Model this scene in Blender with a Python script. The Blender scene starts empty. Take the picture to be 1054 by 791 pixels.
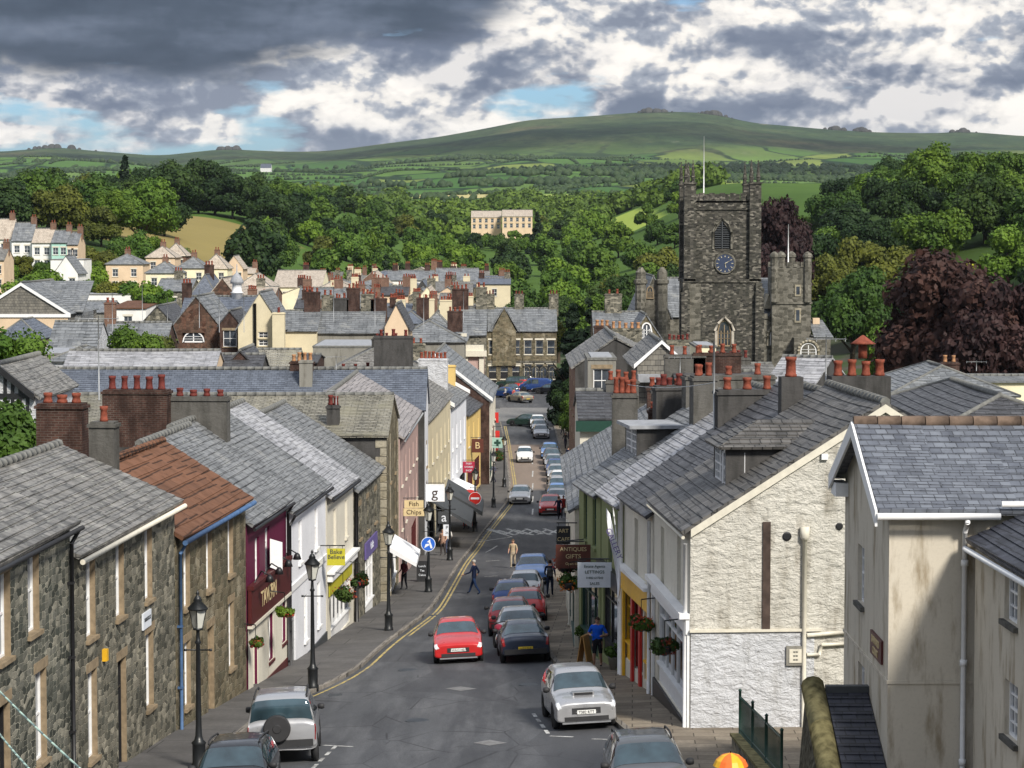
import bpy, math, random
import numpy as np
from mathutils import Vector, Matrix
R = math.radians
PI = math.pi
sc = bpy.context.scene
col = sc.collection
rnd = random.Random(7)

# ------------------------------------------------------------------ view geometry: turns a sight line plus a depth into a point
F = 2500.0
PITCH = math.atan(155.5 / F)
CP, SP = math.cos(PITCH), math.sin(PITCH)
def at(px, py, Y):
    dx = (px - 527) / F; dy = (395.5 - py) / F
    d = (dx, CP + dy * SP, -SP + dy * CP); k = Y / d[1]
    return Vector((d[0] * k, Y, d[2] * k))

def interp(t, pts):
    if t <= pts[0][0]: return pts[0][1]
    for (a, va), (b, vb) in zip(pts, pts[1:]):
        if t <= b: return va + (vb - va) * (t - a) / (b - a)
    return pts[-1][1]
def sm(t):
    t = max(0.0, min(1.0, t)); return t * t * (3 - 2 * t)

# ------------------------------------------------------------------ terrain
STREET = [(-60, -8.0), (0, -9.5), (50, -12.6), (56, -13.1), (68, -13.95), (88, -15.5), (121, -18.05), (160, -20.7), (200, -22.2), (230, -22.5), (260, -22.6), (420, -22.2), (600, -20), (800, -14), (1000, -7), (1500, 9), (2000, 27), (2600, 46)]
SKY = [(-2500, 150), (-900, 140), (-300, 150), (0, 157), (60, 152), (100, 156), (165, 161), (230, 154), (300, 157), (340, 156), (400, 148), (450, 142), (500, 133), (545, 124), (600, 121), (665, 116), (700, 116), (735, 118), (770, 127), (850, 134), (900, 137), (960, 138), (990, 136), (1054, 141), (1400, 150), (2200, 140), (3600, 155)]
def street_z(y):
    a = interp(y, STREET); b = interp(y - 3, STREET); c = interp(y + 3, STREET)
    return (a + b + c) / 3
def cross(y): return interp(y, [(100, .05), (160, .015), (260, 0)])
def near_z(x, y): return street_z(y) + cross(y) * max(-9.5, min(2.5, x - 1.5))
def wob(x, y): return (math.sin(x * .0031 + 1.3) * math.cos(y * .0023) + .5 * math.sin(x * .0083 + y * .0051) + .3 * math.sin(x * .017 - y * .011))
def terr(x, y):
    z = near_z(x, y)
    z += 21 * sm((-x - 22) / 78) * sm((y - 310) / 210) * (1 - sm((y - 900) / 700))
    z += 27 * sm((x - 22) / 80) * sm((y - 260) / 260) * (1 - sm((y - 1000) / 900))
    if y > 1500:
        p = x / y * F + 527
        s = interp(p, SKY); s = (s + interp(p - 12, SKY) + interp(p + 12, SKY)) / 3
        py = interp(y, [(1500, 224), (2000, 206), (3000, 190 - (190 - s) * .12), (4500, 190 - (190 - s) * .56), (6500, s), (7500, s + 9), (9500, s + 16)])
        zf = -(py - 240) / F * y + wob(x, y) * interp(y, [(1500, 0), (3000, 7), (4600, 12), (6000, 3), (6500, 0), (9000, 0)])
        z = z * (1 - sm((y - 1500) / 500)) + zf * sm((y - 1500) / 500)
    return z
def gp(px, py, dz=0.0):
    """point of the ground seen at a pixel"""
    lo, hi = 25.0, 420.0
    for _ in range(40):
        m = (lo + hi) / 2
        p = at(px, py, m)
        if p.z > near_z(p.x, m) + dz: lo = m
        else: hi = m
    p = at(px, py, (lo + hi) / 2); p.z = near_z(p.x, p.y) + dz
    return p

# ------------------------------------------------------------------ object helpers
def tag(o, label=None, cat=None, group=None, kind=None):
    if label: o['label'] = label
    if cat: o['category'] = cat
    if group: o['group'] = group
    if kind: o['kind'] = kind
    return o
def empty(name, loc=(0, 0, 0), rz=0.0, label=None, cat=None, group=None):
    o = bpy.data.objects.new(name, None); o.empty_display_size = .3
    o.location = loc; o.rotation_euler = (0, 0, rz); col.objects.link(o)
    return tag(o, label, cat, group)
def inst(name, me, parent=None, loc=(0, 0, 0), rot=(0, 0, 0), scale=(1, 1, 1)):
    o = bpy.data.objects.new(name, me); col.objects.link(o)
    o.location = loc; o.rotation_euler = rot; o.scale = scale
    if parent: o.parent = parent
    return o
def copy_tree(o, parent=None):
    c = o.copy(); col.objects.link(c)
    if parent: c.parent = parent
    for ch in KIDS.get(o.name, [x for x in o.children]): copy_tree(ch, c)
    return c
KIDS = {}

class MB:
    def __init__(s, T=None):
        s.v = []; s.f = []; s.m = []; s.T = T or Matrix.Identity(4); s.sm = []
    def add(s, p):
        q = s.T @ Vector(p); s.v.append((q.x, q.y, q.z)); return len(s.v) - 1
    def poly(s, pts, mi=0, smooth=False):
        s.f.append([s.add(p) for p in pts]); s.m.append(mi); s.sm.append(smooth)
    def box(s, x0, x1, y0, y1, z0, z1, mi=0):
        if x0 > x1: x0, x1 = x1, x0
        if y0 > y1: y0, y1 = y1, y0
        i = [s.add(p) for p in ((x0, y0, z0), (x1, y0, z0), (x1, y1, z0), (x0, y1, z0), (x0, y0, z1), (x1, y0, z1), (x1, y1, z1), (x0, y1, z1))]
        for q in ((0, 3, 2, 1), (4, 5, 6, 7), (0, 1, 5, 4), (1, 2, 6, 5), (2, 3, 7, 6), (3, 0, 4, 7)):
            s.f.append([i[k] for k in q]); s.m.append(mi); s.sm.append(False)
    def prism(s, pts, d, mi=0, cap=None):
        """extrude polygon pts (3D, planar) by vector d"""
        d = Vector(d); a = [Vector(p) for p in pts]; b = [p + d for p in a]
        s.poly(list(reversed(a)), mi if cap is None else cap); s.poly(b, mi if cap is None else cap)
        n = len(a)
        for k in range(n): s.poly([a[k], a[(k + 1) % n], b[(k + 1) % n], b[k]], mi)
    def tube(s, p, q, r0, r1=None, n=8, mi=0, caps=True, smooth=True):
        r1 = r0 if r1 is None else r1
        p = Vector(p); q = Vector(q); a = (q - p).normalized()
        u = a.cross(Vector((0, 0, 1))) if abs(a.z) < .9 else a.cross(Vector((1, 0, 0)))
        u.normalize(); w = a.cross(u)
        i0 = []; i1 = []
        for k in range(n):
            t = 2 * PI * k / n; e = u * math.cos(t) + w * math.sin(t)
            i0.append(s.add(p + e * r0)); i1.append(s.add(q + e * r1))
        for k in range(n):
            j = (k + 1) % n; s.f.append([i0[k], i1[k], i1[j], i0[j]][::-1]); s.m.append(mi); s.sm.append(smooth)
        if caps:
            s.f.append(i0[::-1][::-1]); s.m.append(mi); s.sm.append(False)
            s.f.append(i1[::-1]); s.m.append(mi); s.sm.append(False)
    def path(s, pts, r, n=6, mi=0):
        for a, b in zip(pts, pts[1:]): s.tube(a, b, r, r, n, mi, caps=True)
    def lathe(s, prof, n=16, c=(0, 0, 0), mi=0, smooth=True, axis='z', mis=None):
        rings = []
        for r, z in prof:
            ring = []
            for k in range(n):
                t = 2 * PI * k / n
                a, b = r * math.cos(t), r * math.sin(t)
                p = (c[0] + a, c[1] + b, c[2] + z) if axis == 'z' else ((c[0] + z, c[1] + a, c[2] + b) if axis == 'x' else (c[0] + a, c[1] + z, c[2] + b))
                ring.append(s.add(p))
            rings.append(ring)
        for ri, (A, B) in enumerate(zip(rings, rings[1:])):
            for k in range(n):
                j = (k + 1) % n
                s.f.append([A[k], A[j], B[j], B[k]]); s.m.append(mis[ri] if mis else mi); s.sm.append(smooth)
        s.f.append(rings[0][::-1]); s.m.append(mis[0] if mis else mi); s.sm.append(False)
        s.f.append(rings[-1]); s.m.append(mis[-1] if mis else mi); s.sm.append(False)
    def mesh(s, name, mats, uvscale=1.0):
        me = bpy.data.meshes.new(name)
        me.from_pydata(s.v, [], s.f); 
        if not isinstance(mats, (list, tuple)): mats = [mats]
        for m in mats: me.materials.append(m)
        me.polygons.foreach_set('material_index', s.m)
        me.polygons.foreach_set('use_smooth', s.sm)
        me.update()
        uvl = me.uv_layers.new(name='UVMap')
        nv = len(me.loops); buf = np.zeros(nv * 2, dtype=np.float32)
        vs = s.v
        for p in me.polygons:
            n = p.normal
            h = math.hypot(n.x, n.y)
            if h < .12:
                for li, vi in zip(p.loop_indices, p.vertices):
                    buf[2 * li] = vs[vi][0]; buf[2 * li + 1] = vs[vi][1]
            else:
                tx, ty = -n.y / h, n.x / h
                ux, uy, uz = -ty * n.z * -1, 0, 0
                # up-slope direction = n x t
                bx = n.y * 0 - n.z * ty; by = n.z * tx - n.x * 0; bz = n.x * ty - n.y * tx
                for li, vi in zip(p.loop_indices, p.vertices):
                    v = vs[vi]
                    buf[2 * li] = v[0] * tx + v[1] * ty; buf[2 * li + 1] = v[0] * bx + v[1] * by + v[2] * bz
        uvl.data.foreach_set('uv', buf)
        return me
    def build(s, name, mats, parent=None, loc=(0, 0, 0), rot=(0, 0, 0)):
        return inst(name, s.mesh(name, mats), parent, loc, rot)

# ------------------------------------------------------------------ material nodes
class NT:
    def __init__(s, name, rough=.8, spec=.3, metal=0.0):
        s.mat = bpy.data.materials.new(name); s.mat.use_nodes = True
        s.t = s.mat.node_tree; s.b = s.t.nodes['Principled BSDF']
        s.set('Roughness', rough); s.set('Specular IOR Level', spec); s.set('Metallic', metal)
    def set(s, k, v):
        if isinstance(v, bpy.types.NodeSocket): s.t.links.new(v, s.b.inputs[k])
        else:
            if k == 'Base Color' and len(v) == 3: v = (*v, 1)
            s.b.inputs[k].default_value = v
        return s
    def nd(s, typ, **kw):
        n = s.t.nodes.new(typ)
        for k, v in kw.items(): setattr(n, k, v)
        return n
    def put(s, sock, v):
        if isinstance(v, bpy.types.NodeSocket): s.t.links.new(v, sock)
        elif v is not None:
            if hasattr(sock.default_value, '__len__') and not hasattr(v, '__len__'): v = (v,) * len(sock.default_value)
            if hasattr(v, '__len__') and len(v) == 3 and len(sock.default_value) == 4: v = (*v, 1)
            sock.default_value = v
    def uv(s): return s.nd('ShaderNodeTexCoord').outputs['UV']
    def obj(s): return s.nd('ShaderNodeTexCoord').outputs['Object']
    def pos(s): return s.nd('ShaderNodeNewGeometry').outputs['Position']
    def map(s, vec, scale=(1, 1, 1), loc=(0, 0, 0), rot=(0, 0, 0)):
        n = s.nd('ShaderNodeMapping'); s.put(n.inputs['Vector'], vec)
        n.inputs['Scale'].default_value = scale; n.inputs['Location'].default_value = loc; n.inputs['Rotation'].default_value = rot
        return n.outputs[0]
    def noise(s, vec, scale=1., detail=4, rough=.55, dist=0.0, out='Fac'):
        n = s.nd('ShaderNodeTexNoise'); s.put(n.inputs['Vector'], vec)
        n.inputs['Scale'].default_value = scale; n.inputs['Detail'].default_value = detail; n.inputs['Roughness'].default_value = rough; n.inputs['Distortion'].default_value = dist
        return n.outputs[out]
    def vor(s, vec, scale=1., feature='F1', out='Distance', rand=1.0):
        n = s.nd('ShaderNodeTexVoronoi', feature=feature); s.put(n.inputs['Vector'], vec); n.inputs['Scale'].default_value = scale
        n.inputs['Randomness'].default_value = rand
        return n.outputs[out]
    def math(s, op, a, b=None, c=None, clamp=False):
        n = s.nd('ShaderNodeMath', operation=op, use_clamp=clamp); s.put(n.inputs[0], a)
        if b is not None: s.put(n.inputs[1], b)
        if c is not None: s.put(n.inputs[2], c)
        return n.outputs[0]
    def ramp(s, fac, stops, interp='LINEAR'):
        n = s.nd('ShaderNodeValToRGB'); s.put(n.inputs[0], fac); cr = n.color_ramp; cr.interpolation = interp
        while len(cr.elements) < len(stops): cr.elements.new(.5)
        for e, (p, c) in zip(cr.elements, stops):
            e.position = p
            e.color = (*c, 1) if hasattr(c, '__len__') else (c, c, c, 1)
        return n.outputs[0]
    def mix(s, fac, a, b, mode='MIX'):
        n = s.nd('ShaderNodeMix', data_type='RGBA', blend_type=mode, clamp_factor=True)
        s.put(n.inputs[0], fac); s.put(n.inputs[6], a); s.put(n.inputs[7], b)
        return n.outputs[2]
    def sep(s, vec):
        n = s.nd('ShaderNodeSeparateXYZ'); s.put(n.inputs[0], vec); return n.outputs
    def comb(s, x, y, z):
        n = s.nd('ShaderNodeCombineXYZ'); s.put(n.inputs[0], x); s.put(n.inputs[1], y); s.put(n.inputs[2], z); return n.outputs[0]
    def bump(s, h, strength=.5, dist=.02, normal=None):
        n = s.nd('ShaderNodeBump'); s.put(n.inputs['Height'], h); n.inputs['Strength'].default_value = strength; n.inputs['Distance'].default_value = dist
        if normal is not None: s.put(n.inputs['Normal'], normal)
        return n.outputs[0]
    def brick(s, vec, c1, c2, mortar, w=.5, h=.25, ms=.01, off=.5, smooth=.1, bias=0.0):
        n = s.nd('ShaderNodeTexBrick'); s.put(n.inputs['Vector'], vec)
        s.put(n.inputs['Color1'], c1); s.put(n.inputs['Color2'], c2); s.put(n.inputs['Mortar'], mortar)
        n.inputs['Scale'].default_value = 1; n.inputs['Mortar Size'].default_value = ms; n.inputs['Mortar Smooth'].default_value = smooth
        n.inputs['Brick Width'].default_value = w; n.inputs['Row Height'].default_value = h; n.inputs['Bias'].default_value = bias
        n.offset = off
        return n.outputs

def mk(c, k): return tuple(x * k for x in c)
def flat(name, c, rough=.6, spec=.4, metal=0.0, var=.12, vs=6.0):
    n = NT(name, rough, spec, metal)
    f = n.noise(n.obj(), vs, 5)
    n.set('Base Color', n.mix(n.ramp(f, [(.3, 0.0), (.7, 1.0)]), mk(c, 1 - var), mk(c, 1 + var)))
    return n.mat
def slate(name, c, c2, h=.24, w=.36, ms=.014, line=.35, rough=.5, patch=None, pf=.5, spec=.5, lich=(.45, .47, .40), lf=.62, streak=.55):
    n = NT(name, rough, spec)
    uv = n.uv()
    wv = n.map(uv, (1, 1, 1))
    d = n.noise(uv, .8, 2, out='Color')
    wv = n.nd('ShaderNodeVectorMath', operation='MULTIPLY_ADD'); n.put(wv.inputs[0], d); wv.inputs[1].default_value = (.06, .07, 0); n.put(wv.inputs[2], uv); wv = wv.outputs[0]
    b = n.brick(wv, c, c2, mk(c, line * .5), w, h, ms, .5, .25)
    cc = b['Color']
    x = n.sep(uv)
    # big weathering streaks running down the slope
    st = n.noise(n.map(uv, (1.6, .28, 1)), 1.0, 4, .6)
    cc = n.mix(n.ramp(st, [(.35, 0.0), (.7, streak)]), cc, mk(c2, 1.25), 'MIX')
    pt = n.noise(uv, .55, 5, .65)
    if patch: cc = n.mix(n.ramp(pt, [(pf, 0.0), (pf + .12, .75)]), cc, patch)
    sp = n.noise(uv, 5.5, 5, .7)
    cc = n.mix(n.ramp(sp, [(lf, 0.0), (lf + .08, .7)]), cc, lich)
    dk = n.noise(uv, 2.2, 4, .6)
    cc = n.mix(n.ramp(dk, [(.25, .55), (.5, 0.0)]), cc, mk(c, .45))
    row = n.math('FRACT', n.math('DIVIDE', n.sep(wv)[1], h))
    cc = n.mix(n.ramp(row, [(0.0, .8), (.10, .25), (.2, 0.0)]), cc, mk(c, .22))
    n.set('Base Color', cc)
    hgt = n.math('SUBTRACT', n.math('MULTIPLY', n.math('SUBTRACT', 1.0, row), .8), n.math('MULTIPLY', b['Fac'], .7))
    hgt = n.math('ADD', hgt, n.math('MULTIPLY', sp, .5))
    n.set('Normal', n.bump(hgt, .55, .03))
    n.set('Roughness', n.ramp(dk, [(.3, rough + .2), (.7, rough - .05)]))
    return n.mat
def rubble(name, cols, mortar, sx=2.2, sy=3.6, mw=.05, dirt=.5, patch=None, pf=.6, bumpd=.03, dirtc=(.05, .05, .04)):
    """coursed rubble stone"""
    n = NT(name, .9, .15)
    uv = n.uv()
    d = n.noise(uv, 2.5, 3, out='Color')
    wv = n.nd('ShaderNodeVectorMath', operation='MULTIPLY_ADD'); n.put(wv.inputs[0], d); wv.inputs[1].default_value = (.16, .10, 0); n.put(wv.inputs[2], uv)
    wv = n.map(wv.outputs[0], (sx, sy, 1))
    def cv(feat, out):
        v = n.nd('ShaderNodeTexVoronoi', feature=feat, distance='CHEBYCHEV', voronoi_dimensions='2D'); n.put(v.inputs['Vector'], wv); v.inputs['Scale'].default_value = 1; v.inputs['Randomness'].default_value = .72; return v.outputs[out]
    cellc = cv('F1', 'Color'); edge = n.math('SUBTRACT', cv('F2', 'Distance'), cv('F1', 'Distance'))
    r = n.sep(cellc)[0]
    k = len(cols)
    cc = n.ramp(r, [((i + .5) / k, c) for i, c in enumerate(cols)], 'CONSTANT' if 0 else 'LINEAR')
    fine = n.noise(uv, 9, 6, .7)
    cc = n.mix(n.ramp(fine, [(.3, .55), (.55, 0.0)]), cc, mk(cols[0], .5))
    mf = n.math('MULTIPLY', n.ramp(edge, [(mw * .8, 1.0), (mw * 2.2, 0.0)]), n.ramp(n.noise(uv, .9, 4, .6), [(.35, .15), (.6, .9)]))
    cc = n.mix(mf, cc, mortar)
    big = n.noise(uv, .45, 5, .65)
    if patch: cc = n.mix(n.ramp(big, [(pf, 0.0), (pf + .05, .85)]), cc, patch)
    dd = n.noise(n.map(uv, (1.2, .4, 1)), 1.3, 5, .65)
    cc = n.mix(n.ramp(dd, [(.4, dirt), (.62, 0.0)]), cc, dirtc)
    n.set('Base Color', cc)
    hgt = n.math('ADD', n.math('MULTIPLY', n.ramp(edge, [(0.0, 0.0), (.15, 1.0)]), .7), n.math('MULTIPLY', fine, .6))
    n.set('Normal', n.bump(hgt, .7, bumpd))
    return n.mat
def render(name, c, stain=(.25, .22, .16), sf=.55, sa=.6, ruff=0.0, fine=.12, rough=.85, vs=.5):
    """painted or rendered wall with rain streaks"""
    n = NT(name, rough, .2)
    uv = n.uv()
    a = n.noise(n.map(uv, (2.2, .5, 1)), 1.0, 6, .65)
    bg = n.noise(uv, vs, 5, .6)
    f = n.noise(uv, 14, 6, .7)
    cc = n.mix(n.ramp(bg, [(.3, 0.0), (.7, 1.0)]), mk(c, .86), mk(c, 1.06))
    cc = n.mix(n.ramp(a, [(sf, 0.0), (sf + .2, sa)]), cc, stain)
    cc = n.mix(n.ramp(f, [(.35, fine * 3), (.5, 0.0)]), cc, mk(c, .6))
    n.set('Base Color', cc)
    if ruff > 0:
        d = n.noise(uv, 1.7, 3, out='Color')
        wv = n.nd('ShaderNodeVectorMath', operation='MULTIPLY_ADD'); n.put(wv.inputs[0], d); wv.inputs[1].default_value = (.55, .3, 0); n.put(wv.inputs[2], uv)
        e = n.noise(n.map(wv.outputs[0], (2.3, 4.0, 1)), 1.0, 6, .66)
        h = n.math('ADD', n.ramp(e, [(.35, 0.0), (.65, 1.0)]), n.math('MULTIPLY', f, .3))
        n.set('Normal', n.bump(h, min(1, ruff), .07))
        cc2 = n.mix(n.ramp(e, [(.26, .6), (.38, 0.0)]), cc, mk(stain, .9))
        n.set('Base Color', cc2)
    else:
        n.set('Normal', n.bump(f, .25, .01))
    return n.mat
def brickm(name, c1, c2, mortar, dirt=.5, w=.23, h=.078):
    n = NT(name, .85, .2); uv = n.uv()
    b = n.brick(uv, c1, c2, mortar, w, h, .010, .5, .1)
    a = n.noise(n.map(uv, (1.5, .6, 1)), 1.2, 5, .65)
    cc = n.mix(n.ramp(a, [(.4, dirt), (.65, 0.0)]), b['Color'], mk(c1, .3))
    n.set('Base Color', cc); n.set('Normal', n.bump(b['Fac'], -.4, .01))
    return n.mat
def leafm(name, c, c2, vs=.35, trans=.25):
    n = NT(name, .65, .25)
    oi = n.nd('ShaderNodeObjectInfo').outputs['Random']
    f = n.noise(n.obj(), vs, 3, .6)
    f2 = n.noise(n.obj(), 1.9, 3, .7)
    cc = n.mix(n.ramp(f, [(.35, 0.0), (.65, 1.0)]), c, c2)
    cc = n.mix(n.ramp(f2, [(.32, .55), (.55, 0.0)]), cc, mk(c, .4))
    cc = n.mix(1.0, cc, n.ramp(oi, [(0.0, (.66, .74, .74)), (.5, (1.05, 1.05, .9)), (1.0, (1.4, 1.28, .8))]), 'MULTIPLY')
    n.set('Base Color', cc)
    tr = n.nd('ShaderNodeBsdfTranslucent'); n.put(tr.inputs[0], cc)
    mx = n.nd('ShaderNodeMixShader'); mx.inputs[0].default_value = trans
    out = n.t.nodes['Material Output']
    n.t.links.new(n.b.outputs[0], mx.inputs[1]); n.t.links.new(tr.outputs[0], mx.inputs[2]); n.t.links.new(mx.outputs[0], out.inputs[0])
    return n.mat

X = {}
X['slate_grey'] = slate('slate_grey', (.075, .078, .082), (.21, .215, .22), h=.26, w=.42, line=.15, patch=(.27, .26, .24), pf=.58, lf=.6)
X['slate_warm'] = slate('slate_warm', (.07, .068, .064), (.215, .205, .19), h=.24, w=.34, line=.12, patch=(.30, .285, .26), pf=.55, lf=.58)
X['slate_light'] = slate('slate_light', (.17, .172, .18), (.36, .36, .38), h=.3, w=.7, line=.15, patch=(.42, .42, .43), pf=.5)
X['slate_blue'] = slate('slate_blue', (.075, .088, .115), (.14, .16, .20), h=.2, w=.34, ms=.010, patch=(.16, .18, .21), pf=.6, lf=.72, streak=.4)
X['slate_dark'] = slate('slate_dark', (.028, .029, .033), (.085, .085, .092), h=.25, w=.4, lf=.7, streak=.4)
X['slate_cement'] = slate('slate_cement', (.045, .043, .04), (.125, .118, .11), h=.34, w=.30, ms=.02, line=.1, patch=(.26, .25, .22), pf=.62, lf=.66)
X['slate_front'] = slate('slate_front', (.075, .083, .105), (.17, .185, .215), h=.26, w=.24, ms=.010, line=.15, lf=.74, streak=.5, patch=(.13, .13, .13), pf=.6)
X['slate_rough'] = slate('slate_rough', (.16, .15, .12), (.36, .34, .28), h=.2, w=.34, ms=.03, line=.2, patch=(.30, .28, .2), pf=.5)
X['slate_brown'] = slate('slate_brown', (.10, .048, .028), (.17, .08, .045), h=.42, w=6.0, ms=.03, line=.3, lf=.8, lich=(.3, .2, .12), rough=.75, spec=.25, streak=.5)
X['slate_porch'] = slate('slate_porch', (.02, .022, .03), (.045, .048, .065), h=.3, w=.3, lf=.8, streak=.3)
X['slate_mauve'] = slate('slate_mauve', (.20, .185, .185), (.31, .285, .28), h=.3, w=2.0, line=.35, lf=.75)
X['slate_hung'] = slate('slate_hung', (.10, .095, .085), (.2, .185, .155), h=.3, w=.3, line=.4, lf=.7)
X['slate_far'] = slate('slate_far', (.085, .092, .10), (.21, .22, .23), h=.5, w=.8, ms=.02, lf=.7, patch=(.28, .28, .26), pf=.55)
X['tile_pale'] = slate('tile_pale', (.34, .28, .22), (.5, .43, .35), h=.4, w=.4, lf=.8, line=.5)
X['stone_dark'] = rubble('stone_dark', [(.045, .050, .042), (.12, .122, .10), (.20, .195, .165), (.075, .083, .070), (.33, .31, .25)], (.42, .40, .32), 3.0, 6.2, .05, .35, (.52, .50, .42), .66)
X['stone_mid'] = rubble('stone_mid', [(.065, .064, .052), (.15, .142, .112), (.235, .215, .17), (.11, .11, .092), (.36, .33, .26)], (.36, .33, .25), 3.0, 5.6, .05, .4, (.34, .30, .22), .6)
X['stone_brown'] = rubble('stone_brown', [(.11, .09, .055), (.2, .165, .105), (.27, .225, .15), (.14, .125, .08)], (.28, .25, .18), 2.3, 4.0, .04, .45, (.34, .30, .22), .56)
X['stone_tower'] = rubble('stone_tower', [(.028, .027, .025), (.065, .062, .055), (.14, .13, .11), (.04, .038, .034), (.27, .25, .21)], (.12, .11, .095), 3.0, 6.0, .04, .6, None)
X['stone_grey'] = rubble('stone_grey', [(.09, .085, .07), (.16, .15, .125), (.24, .225, .19)], (.24, .22, .18), 1.8, 3., .04, .4)
X['quoin'] = rubble('quoin', [(.32, .28, .2), (.45, .41, .32), (.38, .34, .26)], (.22, .19, .13), 1.2, 2.4, .05, .3)
X['granite'] = flat('granite', (.42, .38, .32), .85, .2, 0, .2, 4)
X['lintel'] = flat('lintel', (.26, .20, .13), .85, .2, 0, .25, 5)
X['red_stone'] = rubble('red_stone', [(.07, .035, .025), (.13, .065, .045), (.18, .10, .07)], (.1, .07, .05), 2.5, 3.5, .04, .5)
X['white_paint'] = render('white_paint', (.78, .79, .83), (.45, .43, .38), .62, .5)
X['white_wall'] = render('white_wall', (.62, .63, .655), (.28, .27, .25), .50, .65, ruff=.8)
X['cream_rough'] = render('cream_rough', (.64, .615, .55), (.23, .20, .15), .50, .7, ruff=.8, fine=.2)
X['cream'] = render('cream', (.68, .60, .42), (.40, .33, .2), .6, .5)
X['cream_pale'] = render('cream_pale', (.70, .66, .56), (.30, .24, .16), .56, .6)
X['cream_bright'] = render('cream_bright', (.85, .78, .55), (.5, .42, .3), .65, .4)
X['far_white'] = render('far_white', (.86, .85, .82), (.5, .45, .4), .7, .3)
X['far_peach'] = render('far_peach', (.72, .55, .38), (.4, .3, .2), .6, .4)
X['mint'] = render('mint', (.42, .68, .58), (.3, .4, .35), .7, .3)
X['yellow_wall'] = render('yellow_wall', (.72, .52, .20), (.35, .22, .1), .6, .5)
X['pink'] = render('pink', (.48, .34, .31), (.2, .13, .12), .55, .6)
X['purple'] = render('purple', (.115, .012, .045), (.04, .01, .02), .6, .5, rough=.6)
X['maroon'] = flat('maroon', (.075, .012, .012), .5, .4)
X['green_wall'] = render('green_wall', (.235, .27, .13), (.10, .11, .06), .55, .6)
X['front_render'] = render('front_render', (.60, .545, .45), (.20, .145, .075), .50, .85, fine=.06, vs=.28)
X['conc_render'] = render('conc_render', (.12, .115, .105), (.05, .048, .042), .45, .8, ruff=.25)
X['dark_render'] = render('dark_render', (.075, .072, .07), (.03, .03, .028), .45, .8, ruff=.15)
X['grey_render'] = render('grey_render', (.26, .25, .22), (.10, .09, .07), .5, .7)
X['brick_dark'] = brickm('brick_dark', (.055, .026, .02), (.105, .05, .038), (.12, .10, .085), .75)
X['brick_red'] = brickm('brick_red', (.15, .06, .04), (.22, .10, .065), (.3, .26, .2), .4)
X['brick_town'] = brickm('brick_town', (.2, .1, .07), (.3, .16, .11), (.3, .26, .2), .4)
X['pot'] = flat('pot', (.21, .055, .032), .75, .25, 0, .35, 9)
X['pot_dark'] = flat('pot_dark', (.13, .028, .022), .75, .25, 0, .35, 9)
X['pot_tan'] = flat('pot_tan', (.38, .2, .1), .75, .25, 0, .35, 9)
X['white_trim'] = flat('white_trim', (.80, .80, .80), .5, .4, 0, .06)
X['cream_trim'] = flat('cream_trim', (.66, .62, .52), .6, .3, 0, .1)
X['black'] = flat('black', (.014, .014, .016), .45, .5, 0, .2)
X['iron'] = flat('iron', (.012, .014, .016), .4, .5, 0, .2)
X['blue_pipe'] = flat('blue_pipe', (.06, .12, .24), .6, .3, 0, .3, 3)
X['grey_metal'] = flat('grey_metal', (.35, .36, .37), .5, .5, .4)
X['lead'] = flat('lead', (.30, .31, .33), .6, .4, 0, .2, 3)
X['moss'] = flat('moss', (.17, .15, .075), .95, .1, 0, .55, 5)
X['ridge_clay'] = flat('ridge_clay', (.14, .10, .075), .9, .2, 0, .35, 5)
X['ridge_grey'] = flat('ridge_grey', (.16, .16, .15), .85, .2, 0, .3, 5)
X['red_paint'] = flat('red_paint', (.5, .02, .015), .45, .5)
X['yellow_paint'] = flat('yellow_paint', (.75, .42, .02), .5, .4, 0, .1)
X['sign_yellow'] = flat('sign_yellow', (.48, .44, .03), .5, .4, 0, .05)
X['sign_cream'] = flat('sign_cream', (.62, .50, .28), .6, .3, 0, .1)
X['sign_white'] = flat('sign_white', (.72, .76, .82), .5, .4, 0, .04)
X['sign_blue'] = flat('sign_blue', (.02, .12, .55), .45, .5, 0, .05)
X['sign_brown'] = flat('sign_brown', (.10, .03, .02), .5, .4, 0, .15)
X['sign_red'] = flat('sign_red', (.35, .02, .05), .5, .4, 0, .1)
X['dk_green'] = flat('dk_green', (.012, .05, .035), .5, .4, 0, .15)
X['dk_grey'] = flat('dk_grey', (.05, .055, .06), .6, .4, 0, .15)
X['awn_white'] = flat('awn_white', (.8, .81, .84), .7, .2, 0, .05)
X['wood'] = flat('wood', (.45, .25, .08), .6, .3, 0, .2)
X['dark_brown'] = flat('dark_brown', (.07, .05, .042), .9, .2, 0, .4, 3)
X['sign_purple'] = flat('sign_purple', (.13, .10, .28), .5, .4, 0, .1)
X['rough_dark'] = flat('rough_dark', (.085, .08, .06), .95, .1, 0, .7, 7)
X['brown_ink'] = flat('brown_ink', (.04, .02, .012), .6, .3)
X['sign_mint'] = flat('sign_mint', (.30, .46, .40), .5, .4, 0, .05)
X['umb_orange'] = flat('umb_orange', (.75, .16, .03), .6, .3, 0, .1)
X['cable_green'] = flat('cable_green', (.35, .48, .42), .6, .3)
X['bark'] = flat('bark', (.07, .055, .04), .95, .1, 0, .3, 3)
def glassm(name, c, rough=.06, metal=0.0):
    n = NT(name, rough, .8, metal); f = n.noise(n.obj(), .9, 3)
    n.set('Base Color', n.mix(n.ramp(f, [(.35, 0.0), (.6, 1.0)]), c, mk(c, 3.0)))
    n.set('Coat Weight', .6)
    return n.mat
X['glass'] = glassm('window_glass', (.03, .036, .045), .06, .25)
X['glass_shop'] = glassm('shop_glass', (.03, .032, .035))
X['curtain'] = glassm('net_curtain_glass', (.14, .14, .13), .12)
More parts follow.
